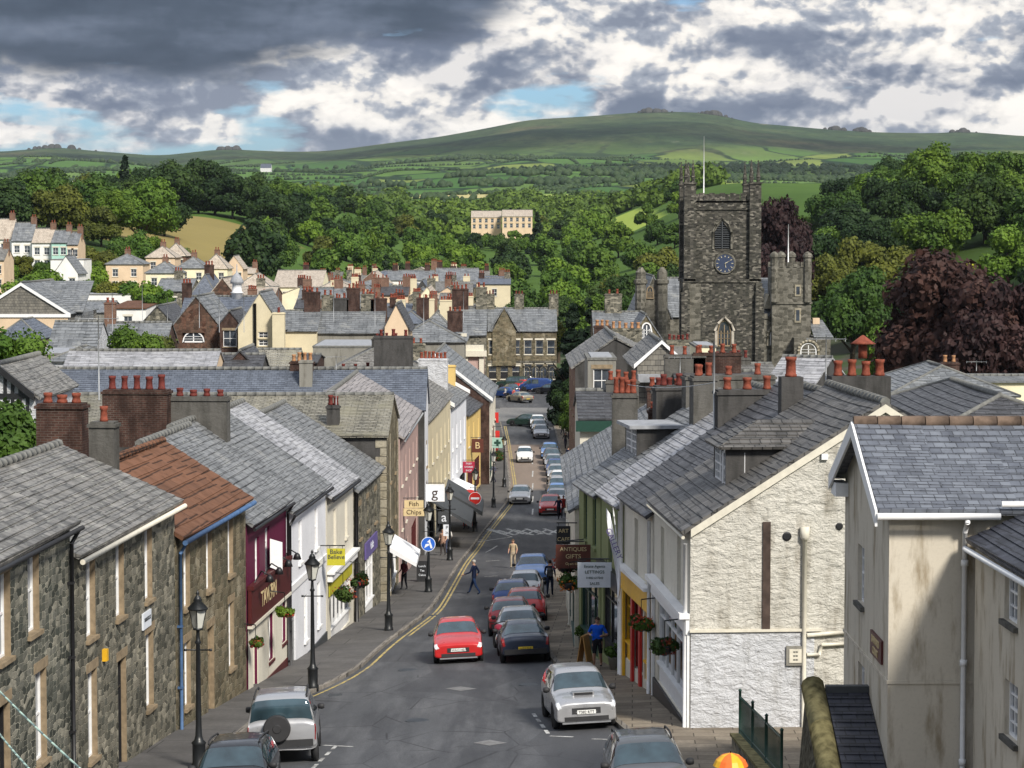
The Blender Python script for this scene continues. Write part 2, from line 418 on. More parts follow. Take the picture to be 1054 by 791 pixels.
X['car_glass'] = glassm('car_glass', (.018, .032, .04), .05, .14)
X['lamp_glass'] = flat('lamp_glass', (.55, .55, .50), .2, .6, 0, .05)
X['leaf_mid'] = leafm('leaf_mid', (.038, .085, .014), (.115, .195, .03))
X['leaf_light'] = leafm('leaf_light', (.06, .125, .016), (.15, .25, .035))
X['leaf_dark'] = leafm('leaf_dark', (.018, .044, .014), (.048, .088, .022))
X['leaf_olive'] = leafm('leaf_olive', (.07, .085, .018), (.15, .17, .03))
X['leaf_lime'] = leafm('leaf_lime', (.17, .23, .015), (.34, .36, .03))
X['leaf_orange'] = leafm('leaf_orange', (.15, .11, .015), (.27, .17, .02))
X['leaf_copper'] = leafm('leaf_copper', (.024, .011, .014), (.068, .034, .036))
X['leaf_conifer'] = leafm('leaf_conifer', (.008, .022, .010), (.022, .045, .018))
X['flower_orange'] = leafm('flower_orange', (.5, .12, .03), (.6, .25, .04), 4)
X['flower_mix'] = leafm('flower_mix', (.30, .03, .05), (.45, .10, .03), 4)
# ------------------------------------------------------------------ windows and doors (shared meshes)
WC = {}
def win_proto(kind, w, h, frame='white_trim'):
    w = round(w / .05) * .05; h = round(h / .05) * .05
    key = (kind, round(w, 2), round(h, 2), frame)
    if key in WC: return WC[key]
    a = -w / 2; b = w / 2; f = MB(); g = MB()
    fm = X[frame]; gm = X['glass']
    t = .055 if w > .5 else .04
    if kind == 'door' or kind == 'door_glass':
        f.box(a, a + t, .0, .09, 0, h); f.box(b - t, b, .0, .09, 0, h); f.box(a + t, b - t, .0, .09, h - t, h)
        if h > 2.25: f.box(a + t, b - t, .0, .09, 2.05, 2.1)
        # leaf with sunk panels
        g.box(a + t, b - t, .05, .10, 0, min(h - t, 2.05))
        for zz in (.2, 1.1):
            for s in (-1, 1):
                g.box(s * w * .19 - w * .12, s * w * .19 + w * .12, .035, .05, zz, zz + .7)
        g.tube((b - t - .1, .03, 1.0), (b - t - .1, .05, 1.0), .03)
        gm = X['glass'] if kind == 'door_glass' else X.get(frame + '_door', X['black'])
    elif kind in ('shop', 'shop_dark', 'shop_wide'):
        tt = .08; st = .55
        f.box(a, a + tt, -.03, .1, 0, h); f.box(b - tt, b, -.03, .1, 0, h); f.box(a + tt, b - tt, -.03, .1, h - tt, h)
        f.box(a + tt, b - tt, -.03, .1, 0, st); f.box(a - .03, b + .03, -.12, .1, st, st + .06)
        k = max(2, int(w / 1.1))
        for i in range(1, k):
            x = a + w * i / k; f.box(x - .03, x + .03, 0, .08, st + .06, h - tt)
        f.box(a + tt, b - tt, .0, .08, h * .78, h * .78 + .05)
        g.box(a + tt, b - tt, .05, .07, st + .06, h - tt); gm = X['glass_shop']
    elif kind == 'arch' or kind == 'gothic':
        n = 8; pts = []
        r = w / 2; hs = h - (r if kind == 'arch' else w * .8)
        for i in range(n + 1):
            tt = i / n
            if kind == 'arch': x = -r * math.cos(PI * tt); z = hs + r * math.sin(PI * tt)
            else:
                x = -r + w * tt; z = hs + w * .8 * math.sin(math.acos(min(1, abs(2 * tt - 1)))) ** .8
            pts.append((x, z))
        out = [(a, 0)] + pts + [(b, 0)]
        th = .14
        for (x0, z0), (x1, z1) in zip(out, out[1:]):
            k0 = (1 - th * 2 / w); c = h * .45
            f.prism([(x0, -.03, z0), (x1, -.03, z1), (x1 * k0, -.03, c + (z1 - c) * (1 - th / h * 1.6)), (x0 * k0, -.03, c + (z0 - c) * (1 - th / h * 1.6))][::-1], (0, .2, 0))
        f.box(a * .8, b * .8, -.03, .12, .02, .16)
        f.box(-.05, .05, .0, .1, .1, h * .82)
        if kind == 'gothic': f.box(-w * .27, -w * .2, 0, .08, .1, h * .6); f.box(w * .2, w * .27, 0, .08, .1, h * .6)
        for zz in (.3, .5): f.box(a * .85, b * .85, 0, .06, h * zz, h * zz + .04)
        g.prism([(x * .93, .08, z * .97 + .02) for x, z in out][::-1], (0, .02, 0))
    else:
        yo = .0
        f.box(a, a + t, yo, .1, 0, h); f.box(b - t, b, yo, .1, 0, h); f.box(a + t, b - t, yo, .1, h - t, h); f.box(a + t, b - t, yo, .1, 0, t)
        if kind in ('sash', 'sash4', 'sash12', 'sash1'):
            f.box(a + t, b - t, yo + .01, .09, h / 2 - .025, h / 2 + .025)
        bar = .018
        if kind in ('sash4', 'case'): f.box(-bar, bar, yo + .02, .075, t, h - t)
        if kind == 'sash12':
            for i in (1, 2):
                x = a + w * i / 3; f.box(x - bar, x + bar, yo + .02, .075, t, h - t)
            for zz in (.25, .75): f.box(a + t, b - t, yo + .02, .072, h * zz - bar, h * zz + bar)
        if kind == 'case': f.box(a + t, b - t, yo + .02, .072, h * .68, h * .68 + .03)
        # blind or curtain behind the pane in some windows comes from the pane material
        g.box(a + t * .6, b - t * .6, .055, .065, t * .6, h - t * .6)
        gm = X['glass']
        if kind == 'sash1': gm = X['curtain']
    WC[key] = (f.mesh('window_frame', fm), g.mesh('window_pane', gm))
    return WC[key]

def wallface(mb, O, N, W, zb, zt, ops, mi=0, reveal=.16, rmi=None):
    N = Vector(N); U = Vector((0, 0, 1)).cross(N)
    O = Vector(O)
    us = sorted({0.0, W} | {min(W, max(0, q['u'] + s * q['w'] / 2)) for q in ops for s in (-1, 1)})
    zs = sorted({zb, zt} | {min(zt, max(zb, z)) for q in ops for z in (q['z'], q['z'] + q['h'])})
    P = lambda u, z, dn=0: O + U * u + Vector((0, 0, z)) + N * dn
    for u0, u1 in zip(us, us[1:]):
        if u1 - u0 < 1e-4: continue
        for z0, z1 in zip(zs, zs[1:]):
            if z1 - z0 < 1e-4: continue
            uc = (u0 + u1) / 2; zc = (z0 + z1) / 2
            if any(abs(uc - q['u']) < q['w'] / 2 and q['z'] < zc < q['z'] + q['h'] for q in ops): continue
            mb.poly([P(u0, z0), P(u1, z0), P(u1, z1), P(u0, z1)], mi)
    rmi = mi if rmi is None else rmi
    for q in ops:
        a = q['u'] - q['w'] / 2; b = q['u'] + q['w'] / 2; z0 = q['z']; z1 = z0 + q['h']; r = -reveal
        mb.poly([P(a, z0), P(a, z1), P(a, z1, r), P(a, z0, r)][::-1], rmi)
        mb.poly([P(b, z0), P(b, z1), P(b, z1, r), P(b, z0, r)], rmi)
        mb.poly([P(a, z1), P(b, z1), P(b, z1, r), P(a, z1, r)][::-1], rmi)
        mb.poly([P(a, z0), P(b, z0), P(b, z0, r), P(a, z0, r)], rmi)
        mb.poly([P(a, z0, r - .12), P(b, z0, r - .12), P(b, z1, r - .12), P(a, z1, r - .12)], rmi)
    return U

def slab(mb, A, B, C, D, course=.28, t=.1, mi=0, plain=False):
    """roof slope: A,B = eave ends (left,right seen from outside), C,D = ridge ends (right,left)"""
    A, B, C, D = map(Vector, (A, B, C, D))
    n = (B - A).cross(D - A)
    if n.length < 1e-6: n = (B - A).cross(C - A)
    n.normalize()
    L = ((D - A).length + (C - B).length) / 2
    k = 1 if plain else max(2, int(L / course))
    st = .028
    W_ = (B - A).length; ns = 1 if plain else max(1, min(8, int(W_ / 1.2))); sag = 0 if plain else min(.07, .007 * W_)
    sd_ = random.Random(int(A.x * 7 + A.z * 13 + W_ * 5)); ph = sd_.uniform(0, 6)
    def Pt(s, a):
        q = A.lerp(B, s).lerp(D.lerp(C, s), a)
        return q - Vector((0, 0, sag * 4 * s * (1 - s) + (0 if plain else .007 * math.sin(s * 9 + ph + a * 4))))
    for i in range(k):
        a = i / k; b = (i + 1) / k
        lo = n * (t + st) if not plain else n * t
        hi = n * (t + .004) if not plain else n * t
        for j in range(ns):
            s0, s1 = j / ns, (j + 1) / ns
            p0, p1, q1, q0 = Pt(s0, a), Pt(s1, a), Pt(s1, b), Pt(s0, b)
            mb.poly([p0 + lo, p1 + lo, q1 + hi, q0 + hi], mi)
            if not plain: mb.poly([p0 + n * t * .3, p1 + n * t * .3, p1 + lo, p0 + lo], mi)
        p0 = Pt(0, a); p1 = Pt(1, a); q1 = Pt(1, b); q0 = Pt(0, b)
        mb.poly([p0, p0 + lo, q0 + hi, q0], mi); mb.poly([p1 + lo, p1, q1, q1 + hi], mi)
    mb.poly([B, A, D, C], mi)
    mb.poly([A, B, B + n * (t + st), A + n * (t + st)], mi)
    if (D - C).length > .01: mb.poly([C, D, D + n * t, C + n * t], mi)

class House:
    def __init__(s, name, label, cat, p0, p1, zg, group=None, depth=8.0):
        s.w = math.hypot(p1[0] - p0[0], p1[1] - p0[1]); s.ang = math.atan2(p1[1] - p0[1], p1[0] - p0[0])
        s.p0 = p0; s.zg = zg; s.d = depth
        s.root = empty(name, (p0[0], p0[1], zg), s.ang, label, cat, group)
        s.ca, s.sa = math.cos(s.ang), math.sin(s.ang)
        s.ops = {'front': [], 'right': [], 'back': [], 'left': []}
        s.roof = None
    def loc(s, x, y):
        dx, dy = x - s.p0[0], y - s.p0[1]
        return dx * s.ca + dy * s.sa, -dx * s.sa + dy * s.ca
    def z(s, zw): return zw - s.zg
    def hit(s, px, side='front', py=None):
        """where the sight line of a pixel meets a wall: distance along it and height"""
        if side == 'front': O = Vector((0, 0)); N = Vector((0, -1))
        elif side == 'right': O = Vector((s.w, 0)); N = Vector((1, 0))
        elif side == 'left': O = Vector((0, s.d)); N = Vector((-1, 0))
        else: O = Vector((s.w, s.d)); N = Vector((0, 1))
        U = Vector((-N.y, N.x))
        cx, cy = s.loc(0, 0); d = at(px, py if py is not None else 400, 1.0)
        dl = Vector((d.x * s.ca + d.y * s.sa, -d.x * s.sa + d.y * s.ca)); c = Vector((cx, cy))
        k = (O - c).dot(N) / dl.dot(N)
        p = c + dl * k
        return (p - O).dot(U), k * d.z - s.zg
    def op(s, side, u, z, w, h, kind='sash', frame='white_trim', sill=True):
        W = s.w if side in ('front', 'back') else s.d
        u = max(w / 2 + .05, min(W - w / 2 - .05, u))
        s.ops[side].append(dict(u=u, z=z, w=w, h=h, kind=kind, frame=frame, sill=sill))
    def opx(s, side, px, pyt, pyb, w, kind='sash', frame='white_trim', sill=True):
        u, zt = s.hit(px, side, pyt); _, zb = s.hit(px, side, pyb)
        s.op(side, u, zb, w, zt - zb, kind, frame, sill)
    def row(s, side, n, z, w, h, kind='sash', frame='white_trim', m=.0):
        W = s.w if side in ('front', 'back') else s.d
        for i in range(n): s.op(side, m + (W - 2 * m) * (i + .5) / n, z, w, h, kind, frame)
    def walls(s, eave, mat, ridge=None, mode='x', trim='lintel', base=-2.0, reveal=.16, side_mat=None, sides=True, lint=True, jamb=False, ridgefrac=.5, back_eave=None):
        s.eave = eave; s.ridge = ridge; s.mode = mode; s.rf = ridgefrac
        s.be = eave if back_eave is None else back_eave
        mb = MB(); w, d = s.w, s.d
        sm_ = 2 if side_mat else 0
        T = {'front': ((0, 0, 0), (0, -1, 0), w), 'right': ((w, 0, 0), (1, 0, 0), d), 'back': ((w, d, 0), (0, 1, 0), w), 'left': ((0, d, 0), (-1, 0, 0), d)}
        for side, (O, N, W) in T.items():
            top = eave if side in ('front',) or back_eave is None else (s.be if side == 'back' else min(eave, s.be))
            U = wallface(mb, O, N, W, base, top, s.ops[side], sm_ if side in ('left', 'right') else 0, reveal, 1 if jamb else None)
            for q in s.ops[side]:
                O3 = Vector(O) + U * q['u'] + Vector((0, 0, q['z']))
                Nv = Vector(N)
                if q['sill'] and 'shop' not in q['kind'] and 'arch' not in q['kind'] and 'gothic' not in q['kind']:
                    M = Matrix.Translation(O3) @ Matrix(((U.x, -Nv.x, 0, 0), (U.y, -Nv.y, 0, 0), (0, 0, 1, 0), (0, 0, 0, 1)))
                    old = mb.T; mb.T = M
                    a = q['w'] / 2 + .08
                    if 'door' not in q['kind']: mb.box(-a, a, -.09, .10, -.1, -.002, 1)
                    if lint: mb.box(-a - .05, a + .05, -.015, .02, q['h'] + .002, q['h'] + .24, 1)
                    mb.T = old
        ry = d * ridgefrac
        if ridge is not None and mode == 'x':
            lo = min(eave, s.be)
            mb.poly([(w, 0, lo), (w, d, lo), (w, d, s.be), (w, ry, ridge), (w, 0, eave)], sm_)
            mb.poly([(0, 0, lo), (0, 0, eave), (0, ry, ridge), (0, d, s.be), (0, d, lo)], sm_)
        elif ridge is not None and mode == 'y':
            mb.poly([(0, 0, eave), (w, 0, eave), (w * ridgefrac, 0, ridge)]); mb.poly([(w, d, eave), (0, d, eave), (w * ridgefrac, d, ridge)])
        elif mode == 'mono':
            mb.poly([(w, 0, eave), (w, d, eave), (w, d, ridge)], sm_); mb.poly([(0, d, eave), (0, 0, eave), (0, d, ridge)], sm_); mb.poly([(w, d, eave), (0, d, eave), (0, d, ridge), (w, d, ridge)])
        mats = [X[mat], X[trim], X[side_mat] if side_mat else X[mat]]
        s.wall = mb.build('wall', mats, s.root)
        for side, (O, N, W) in T.items():
            U = Vector((0, 0, 1)).cross(Vector(N)); rz = math.atan2(U.y, U.x)
            for q in s.ops[side]:
                fm, gm = win_proto(q['kind'], q['w'], q['h'], q['frame'])
                O3 = Vector(O) + U * q['u'] + Vector((0, 0, q['z'])) - Vector(N) * (reveal * .55)
                nm = 'door' if 'door' in q['kind'] else ('shop_window' if 'shop' in q['kind'] else 'window')
                f = inst(nm, fm, s.root, O3, (0, 0, rz)); inst('leaf' if nm == 'door' else 'pane', gm, f)
        return s
    def roofs(s, mat, ov=.22, verge=.1, t=.09, course=.28, plain=False, rmat='ridge_grey', ext=(0, 0), fascia=None):
        w, d, e, r = s.w, s.d, s.eave, s.ridge
        mb = MB(); x0 = -verge - ext[0]; x1 = w + verge + ext[1]
        if s.mode == 'x':
            ry = d * s.rf
            sf = (r - e) / ry; sb = (r - s.be) / (d - ry)
            slab(mb, (x0, -ov, e - sf * ov), (x1, -ov, e - sf * ov), (x1, ry, r), (x0, ry, r), course, t, 0, plain)
            slab(mb, (x1, d + ov, s.be - sb * ov), (x0, d + ov, s.be - sb * ov), (x0, ry, r), (x1, ry, r), course, t, 0, True)
            n = int(w / .5) + 1
            for i in range(n):
                a = x0 + (x1 - x0) * i / n; b = x0 + (x1 - x0) * (i + 1) / n
                mb.tube((a, ry, r + t + .0), (b - .02, ry, r + t + .0), .13, .14, 7, 1)
        elif s.mode == 'y':
            rx = w * s.rf; sl = (r - e) / rx; sr = (r - e) / (w - rx)
            y0 = -verge; y1 = d + verge
            slab(mb, (-ov, y1, e - sl * ov), (-ov, y0, e - sl * ov), (rx, y0, r), (rx, y1, r), course, t, 0, plain)
            slab(mb, (w + ov, y0, e - sr * ov), (w + ov, y1, e - sr * ov), (rx, y1, r), (rx, y0, r), course, t, 0, plain)
            mb.tube((rx, y0, r + t), (rx, y1, r + t), .13, .13, 7, 1)
        elif s.mode == 'hip':
            k = min(w, d) / 2; sl = (r - e) / k; o = ov; z0 = e - sl * o
            if w >= d:
                a, b = (k, d / 2, r), (w - k, d / 2, r)
            else:
                a, b = (w / 2, k, r), (w / 2, d - k, r)
            if w >= d:
                slab(mb, (-o, -o, z0), (w + o, -o, z0), b, a, course, t, 0, plain); slab(mb, (w + o, d + o, z0), (-o, d + o, z0), a, b, course, t, 0, plain)
                slab(mb, (w + o, -o, z0), (w + o, d + o, z0), b, b, course, t, 0, plain); slab(mb, (-o, d + o, z0), (-o, -o, z0), a, a, course, t, 0, plain)
            else:
                slab(mb, (-o, -o, z0), (w + o, -o, z0), a, a, course, t, 0, plain); slab(mb, (w + o, d + o, z0), (-o, d + o, z0), b, b, course, t, 0, plain)
                slab(mb, (w + o, -o, z0), (w + o, d + o, z0), b, a, course, t, 0, plain); slab(mb, (-o, d + o, z0), (-o, -o, z0), a, b, course, t, 0, plain)
            mb.tube((a[0], a[1], a[2] + t), (b[0], b[1], b[2] + t), .12, .12, 6, 1)
            for q, c in (((-o, -o, z0), a), ((w + o, -o, z0), b if w >= d else a), ((w + o, d + o, z0), b), ((-o, d + o, z0), a if w >= d else b)):
                mb.tube((q[0], q[1], q[2] + t), (c[0], c[1], c[2] + t), .1, .1, 5, 1)
        elif s.mode == 'mono':
            sf = (r - e) / d
            slab(mb, (x0, -ov, e - sf * ov), (x1, -ov, e - sf * ov), (x1, d + .05, r + sf * .05), (x0, d + .05, r + sf * .05), course, t, 0, plain)
        elif s.mode == 'flat':
            mb.box(-.05, w + .05, -.05, d + .05, e, e + .15, 1); mb.box(.2, w - .2, .2, d - .2, e + .15, e + .2, 0)
        s.roof = mb.build('roof', [X[mat], X[rmat]], s.root)
        if fascia:
            m = MB()
            m.box(x0, x1, -ov - .02, -ov + .02, e - .28, e - .02); m.build('fascia', X[fascia], s.root)
        return s
    def chim(s, x, y, wx, wy, z0, z1, mat='brick_dark', pots=4, potmat='pot', world=True, ph=.55, pr=.15, cap=True, rows=1, axis=None):
        if world: x, y = s.loc(x, y); z0, z1 = s.z(z0), s.z(z1)
        if abs(abs(s.sa) - 1) < .4: wx, wy = wy, wx   # sizes are given in world axes
        mb = MB()
        mb.box(x - wx / 2, x + wx / 2, y - wy / 2, y + wy / 2, z0, z1 - .16)
        if cap:
            mb.box(x - wx / 2 - .05, x + wx / 2 + .05, y - wy / 2 - .05, y + wy / 2 + .05, z1 - .16, z1 - .06)
            mb.box(x - wx / 2 + .02, x + wx / 2 - .02, y - wy / 2 + .02, y + wy / 2 - .02, z1 - .06, z1)
        else: mb.box(x - wx / 2, x + wx / 2, y - wy / 2, y + wy / 2, z1 - .16, z1)
        c = mb.build('chimney', X[mat], s.roof or s.root)
        par = c if not s.roof else c
        along_x = wx >= wy
        if axis is not None: along_x = axis
        for k in range(pots):
            t = (k + .5) / pots - .5
            r = random.Random(int(x * 31 + y * 17 + k))
            m = MB(); hh = ph * .82 * r.uniform(.85, 1.15); pp = pr * .76 * r.uniform(.9, 1.1)
            px_, py_ = (x + t * (wx - .1), y) if along_x else (x, y + t * (wy - .1))
            m.lathe([(pp * 1.12, 0), (pp * 1.15, .06), (pp * .98, .1), (pp * .9, hh - .12), (pp * 1.05, hh - .1), (pp * 1.12, hh), (pp * .85, hh), (pp * .8, hh - .1)], 12, (px_, py_, z1), 0)
            o = m.build('chimney_pot', X[potmat], s.roof or s.root)
            # a pot belongs to its chimney
            o.parent = c
            if s.roof: c.parent = s.root
        return c
    def dress(s, name, fn, mats):
        m = MB(); fn(m); return m.build(name, mats, s.root)
    def gutter(s, mat='black', x=None, side='front', pipes=(), r=.06, ov=.25, base=0):
        m = MB(); e = s.eave - .08 - (s.ridge - s.eave) / max(.1, s.d * s.rf) * .2 if s.ridge else s.eave - .08
        m.tube((-.05, -ov - .05, e), (s.w + .05, -ov - .05, e), r, r, 8)
        m.build('gutter', X[mat], s.root)
        for xx in pipes:
            m = MB(); m.path([(xx, -ov - .05, e), (xx, -.1, e - .35), (xx, -.1, base)], .05, 7)
            for k in range(int((e - base) / 1.8)): m.box(xx - .08, xx + .08, -.15, 0, base + .8 + k * 1.8, base + .86 + k * 1.8)
            m.build('downpipe', X[mat], s.root)

def text(body, size, mat, parent=None, loc=(0, 0, 0), rot=(PI / 2, 0, 0), align='CENTER', ext=.006, name='lettering', sx=1.0, spacing=1.0):
    c = bpy.data.curves.new(name, 'FONT'); c.body = body; c.size = size; c.extrude = ext; c.align_x = align; c.align_y = 'CENTER'; c.space_line = .9; c.space_character = spacing
    t = bpy.data.objects.new(name, c); col.objects.link(t)
    bpy.context.view_layer.update()
    me = bpy.data.meshes.new_from_object(t.evaluated_get(bpy.context.evaluated_depsgraph_get()))
    bpy.data.objects.remove(t); me.materials.clear(); me.materials.append(X[mat])
    o = bpy.data.objects.new(name, me); col.objects.link(o); o.location = loc; o.rotation_euler = rot; o.scale = (sx, 1, 1)
    if parent: o.parent = parent
    return o
# ------------------------------------------------------------------ camera, sun, sky
cam = bpy.data.cameras.new('camera'); camo = bpy.data.objects.new('camera', cam); col.objects.link(camo)
cam.sensor_fit = 'HORIZONTAL'; cam.sensor_width = 36; cam.lens = 36 * F / 1054; cam.clip_start = 1; cam.clip_end = 60000
camo.location = (0, 0, 0); camo.rotation_euler = (PI / 2 - PITCH, 0, 0); sc.camera = camo
SUN_EL, SUN_AZ = R(40), R(150)          # azimuth clockwise from +Y: behind the viewer, to the right
sd = Vector((math.sin(SUN_AZ) * math.cos(SUN_EL), math.cos(SUN_AZ) * math.cos(SUN_EL), math.sin(SUN_EL)))
sl = bpy.data.lights.new('sun', 'SUN'); sl.energy = 4.1; sl.angle = R(10); sl.color = (1, .94, .84)
so = bpy.data.objects.new('sun', sl); col.objects.link(so); so.rotation_euler = sd.to_track_quat('Z', 'Y').to_euler(); so.location = (0, 0, 300)
w = bpy.data.worlds.new('World'); sc.world = w; w.use_nodes = True
def world():
    n = NT.__new__(NT); n.t = w.node_tree; n.mat = None
    t = n.t; bg = t.nodes['Background']; out = t.nodes['World Output']
    sky = n.nd('ShaderNodeTexSky', sky_type='NISHITA'); sky.sun_disc = False; sky.sun_elevation = SUN_EL; sky.sun_rotation = SUN_AZ
    sky.air_density = 1.0; sky.dust_density = 1.2; sky.ozone_density = 1.5
    t.links.new(n.mix(1.0, sky.outputs[0], (.62, .9, 1.25), 'MULTIPLY'), bg.inputs[0]); bg.inputs[1].default_value = .10
    w.cycles.sampling_method = 'MANUAL'; w.cycles.sample_map_resolution = 512
    d = n.nd('ShaderNodeTexCoord').outputs['Generated']
    x, y, z = n.sep(d)
    u = n.math('ARCTAN2', x, y)
    v = n.math('ARCSINE', z)
    p = n.comb(u, n.math('MULTIPLY', v, 1.55), 0)
    P = n.map(p, (30, 30, 1), (3.1, 7.3, 0))
    def puff(dx, dy):
        q = n.map(p, (26, 26, 1), (3.1 + dx, 7.3 + dy, 0))
        wn = n.noise(q, 1.1, 6, .62, out='Color')
        qq = n.nd('ShaderNodeVectorMath', operation='MULTIPLY_ADD'); n.put(qq.inputs[0], wn); qq.inputs[1].default_value = (.55, .55, 0); n.put(qq.inputs[2], q)
        vn = n.nd('ShaderNodeTexVoronoi', feature='SMOOTH_F1', voronoi_dimensions='2D', normalize=True); n.put(vn.inputs['Vector'], qq.outputs[0]); vn.inputs['Scale'].default_value = .72; vn.inputs['Detail'].default_value = 3.5; vn.inputs['Roughness'].default_value = .6; vn.inputs['Lacunarity'].default_value = 2.3; vn.inputs['Smoothness'].default_value = .35
        return n.math('ADD', n.math('MULTIPLY', n.math('SUBTRACT', 1.0, vn.outputs['Distance']), 1.0), n.math('MULTIPLY', n.noise(q, .45, 5, .5), 1.5))
    h0 = puff(0, 0); h1 = puff(-.05, .15)
    nb = lambda dx, dy: n.noise(n.map(p, (26, 26, 1), (3.1 + dx, 7.3 + dy, 0)), .62, 4, .5, .3)
    relief = n.math('ADD', n.math('MULTIPLY', n.math('SUBTRACT', h0, h1), 2.6), n.math('MULTIPLY', n.math('SUBTRACT', nb(0, 0), nb(-.16, .5)), 2.6))
    # level of the dark cloud base: low on the left, rising to the right
    low = n.noise(n.map(p, (13, 30, 1), (1, 2, 0)), 1.0, 5, .5)
    vb = n.math('MULTIPLY_ADD', n.math('SMOOTH_MIN', n.math('MAXIMUM', n.math('DIVIDE', n.math('ADD', u, .105), .16), 0.0), 1.0, .2), .042, .056)
    dk = n.math('DIVIDE', n.math('ADD', n.math('SUBTRACT', v, vb), n.math('ADD', n.math('MULTIPLY', n.math('SUBTRACT', low, .5), .040), n.math('MULTIPLY', relief, .004))), .014)
    dark = n.ramp(dk, [(0.0, 0.0), (1.0, 1.0)], 'EASE')
    # broad grey masses among the white ones
    rg = n.math('MULTIPLY', n.ramp(n.noise(n.map(p, (13, 24, 1), (9.8, 4.4, 0)), 1.0, 5, .5), [(.44, 0.0), (.58, 1.0)], 'EASE'), n.ramp(v, [(.012, 0.0), (.04, 1.0)]))
    lit = n.ramp(n.math('ADD', relief, .5), [(.14, (.28, .32, .41)), (.38, (.46, .50, .58)), (.50, (.74, .74, .76)), (.60, (1.1, 1.05, .98)), (.85, (1.32, 1.25, 1.15))])
    greyc = n.ramp(n.math('ADD', relief, .5), [(.2, (.17, .21, .30)), (.5, (.29, .33, .42)), (.64, (.52, .54, .60)), (.82, (.95, .92, .90))])
    darkc = n.ramp(n.math('ADD', n.noise(n.map(p, (10, 34, 1), (5, 5, 0)), 1.0, 4, .45), n.math('MULTIPLY', relief, .12)), [(.3, (.04, .062, .10)), (.47, (.075, .105, .155)), (.6, (.15, .19, .265)), (.75, (.26, .30, .38))])
    cc = n.mix(n.math('MULTIPLY', rg, .9), lit, greyc)
    cc = n.mix(dark, cc, darkc)
    # gaps: wide and low on the left, a few in the middle
    gapn = n.math('ADD', n.noise(n.map(p, (14, 34, 1), (2.2, 0.6, 0)), 1.0, 5, .5), n.math('MULTIPLY', h0, .10))
    low_l = n.ramp(n.math('MULTIPLY_ADD', u, -2.4, .5), [(.25, .0), (.95, 1.0)])
    hgt = n.ramp(v, [(.012, 1.0), (.062, .0)])
    th = n.math('MULTIPLY', n.math('MULTIPLY_ADD', low_l, .86, .14), n.math('MULTIPLY', hgt, .34))
    cov = n.ramp(n.math('SUBTRACT', gapn, th), [(.44, 0.0), (.52, 1.0)])
    cov = n.math('MAXIMUM', cov, dark)
    cov = n.math('MAXIMUM', cov, n.ramp(v, [(.10, 0.0), (.2, .85)]))
    haze = n.ramp(v, [(0.0, .5), (.05, .0)])
    cc = n.mix(haze, cc, (.56, .64, .74))
    hi = n.mix(n.ramp(v, [(.12, 0.0), (.3, 1.0)]), cc, (.70, .76, .88))
    bg2 = n.nd('ShaderNodeBackground'); n.put(bg2.inputs[0], hi); bg2.inputs[1].default_value = .74
    mx = n.nd('ShaderNodeMixShader'); n.put(mx.inputs[0], cov); t.links.new(bg.outputs[0], mx.inputs[1]); t.links.new(bg2.outputs[0], mx.inputs[2])
    t.links.new(mx.outputs[0], out.inputs[0])
world()
vs = sc.view_settings; vs.view_transform = 'Standard'; vs.look = 'None'; vs.exposure = 0.30; vs.gamma = 1; vs.use_curve_mapping = False
cy = sc.cycles; cy.max_bounces = 5; cy.diffuse_bounces = 2; cy.glossy_bounces = 2; cy.transmission_bounces = 2; cy.transparent_max_bounces = 4; cy.volume_bounces = 0
cy.use_denoising = True; cy.caustics_reflective = False; cy.caustics_refractive = False

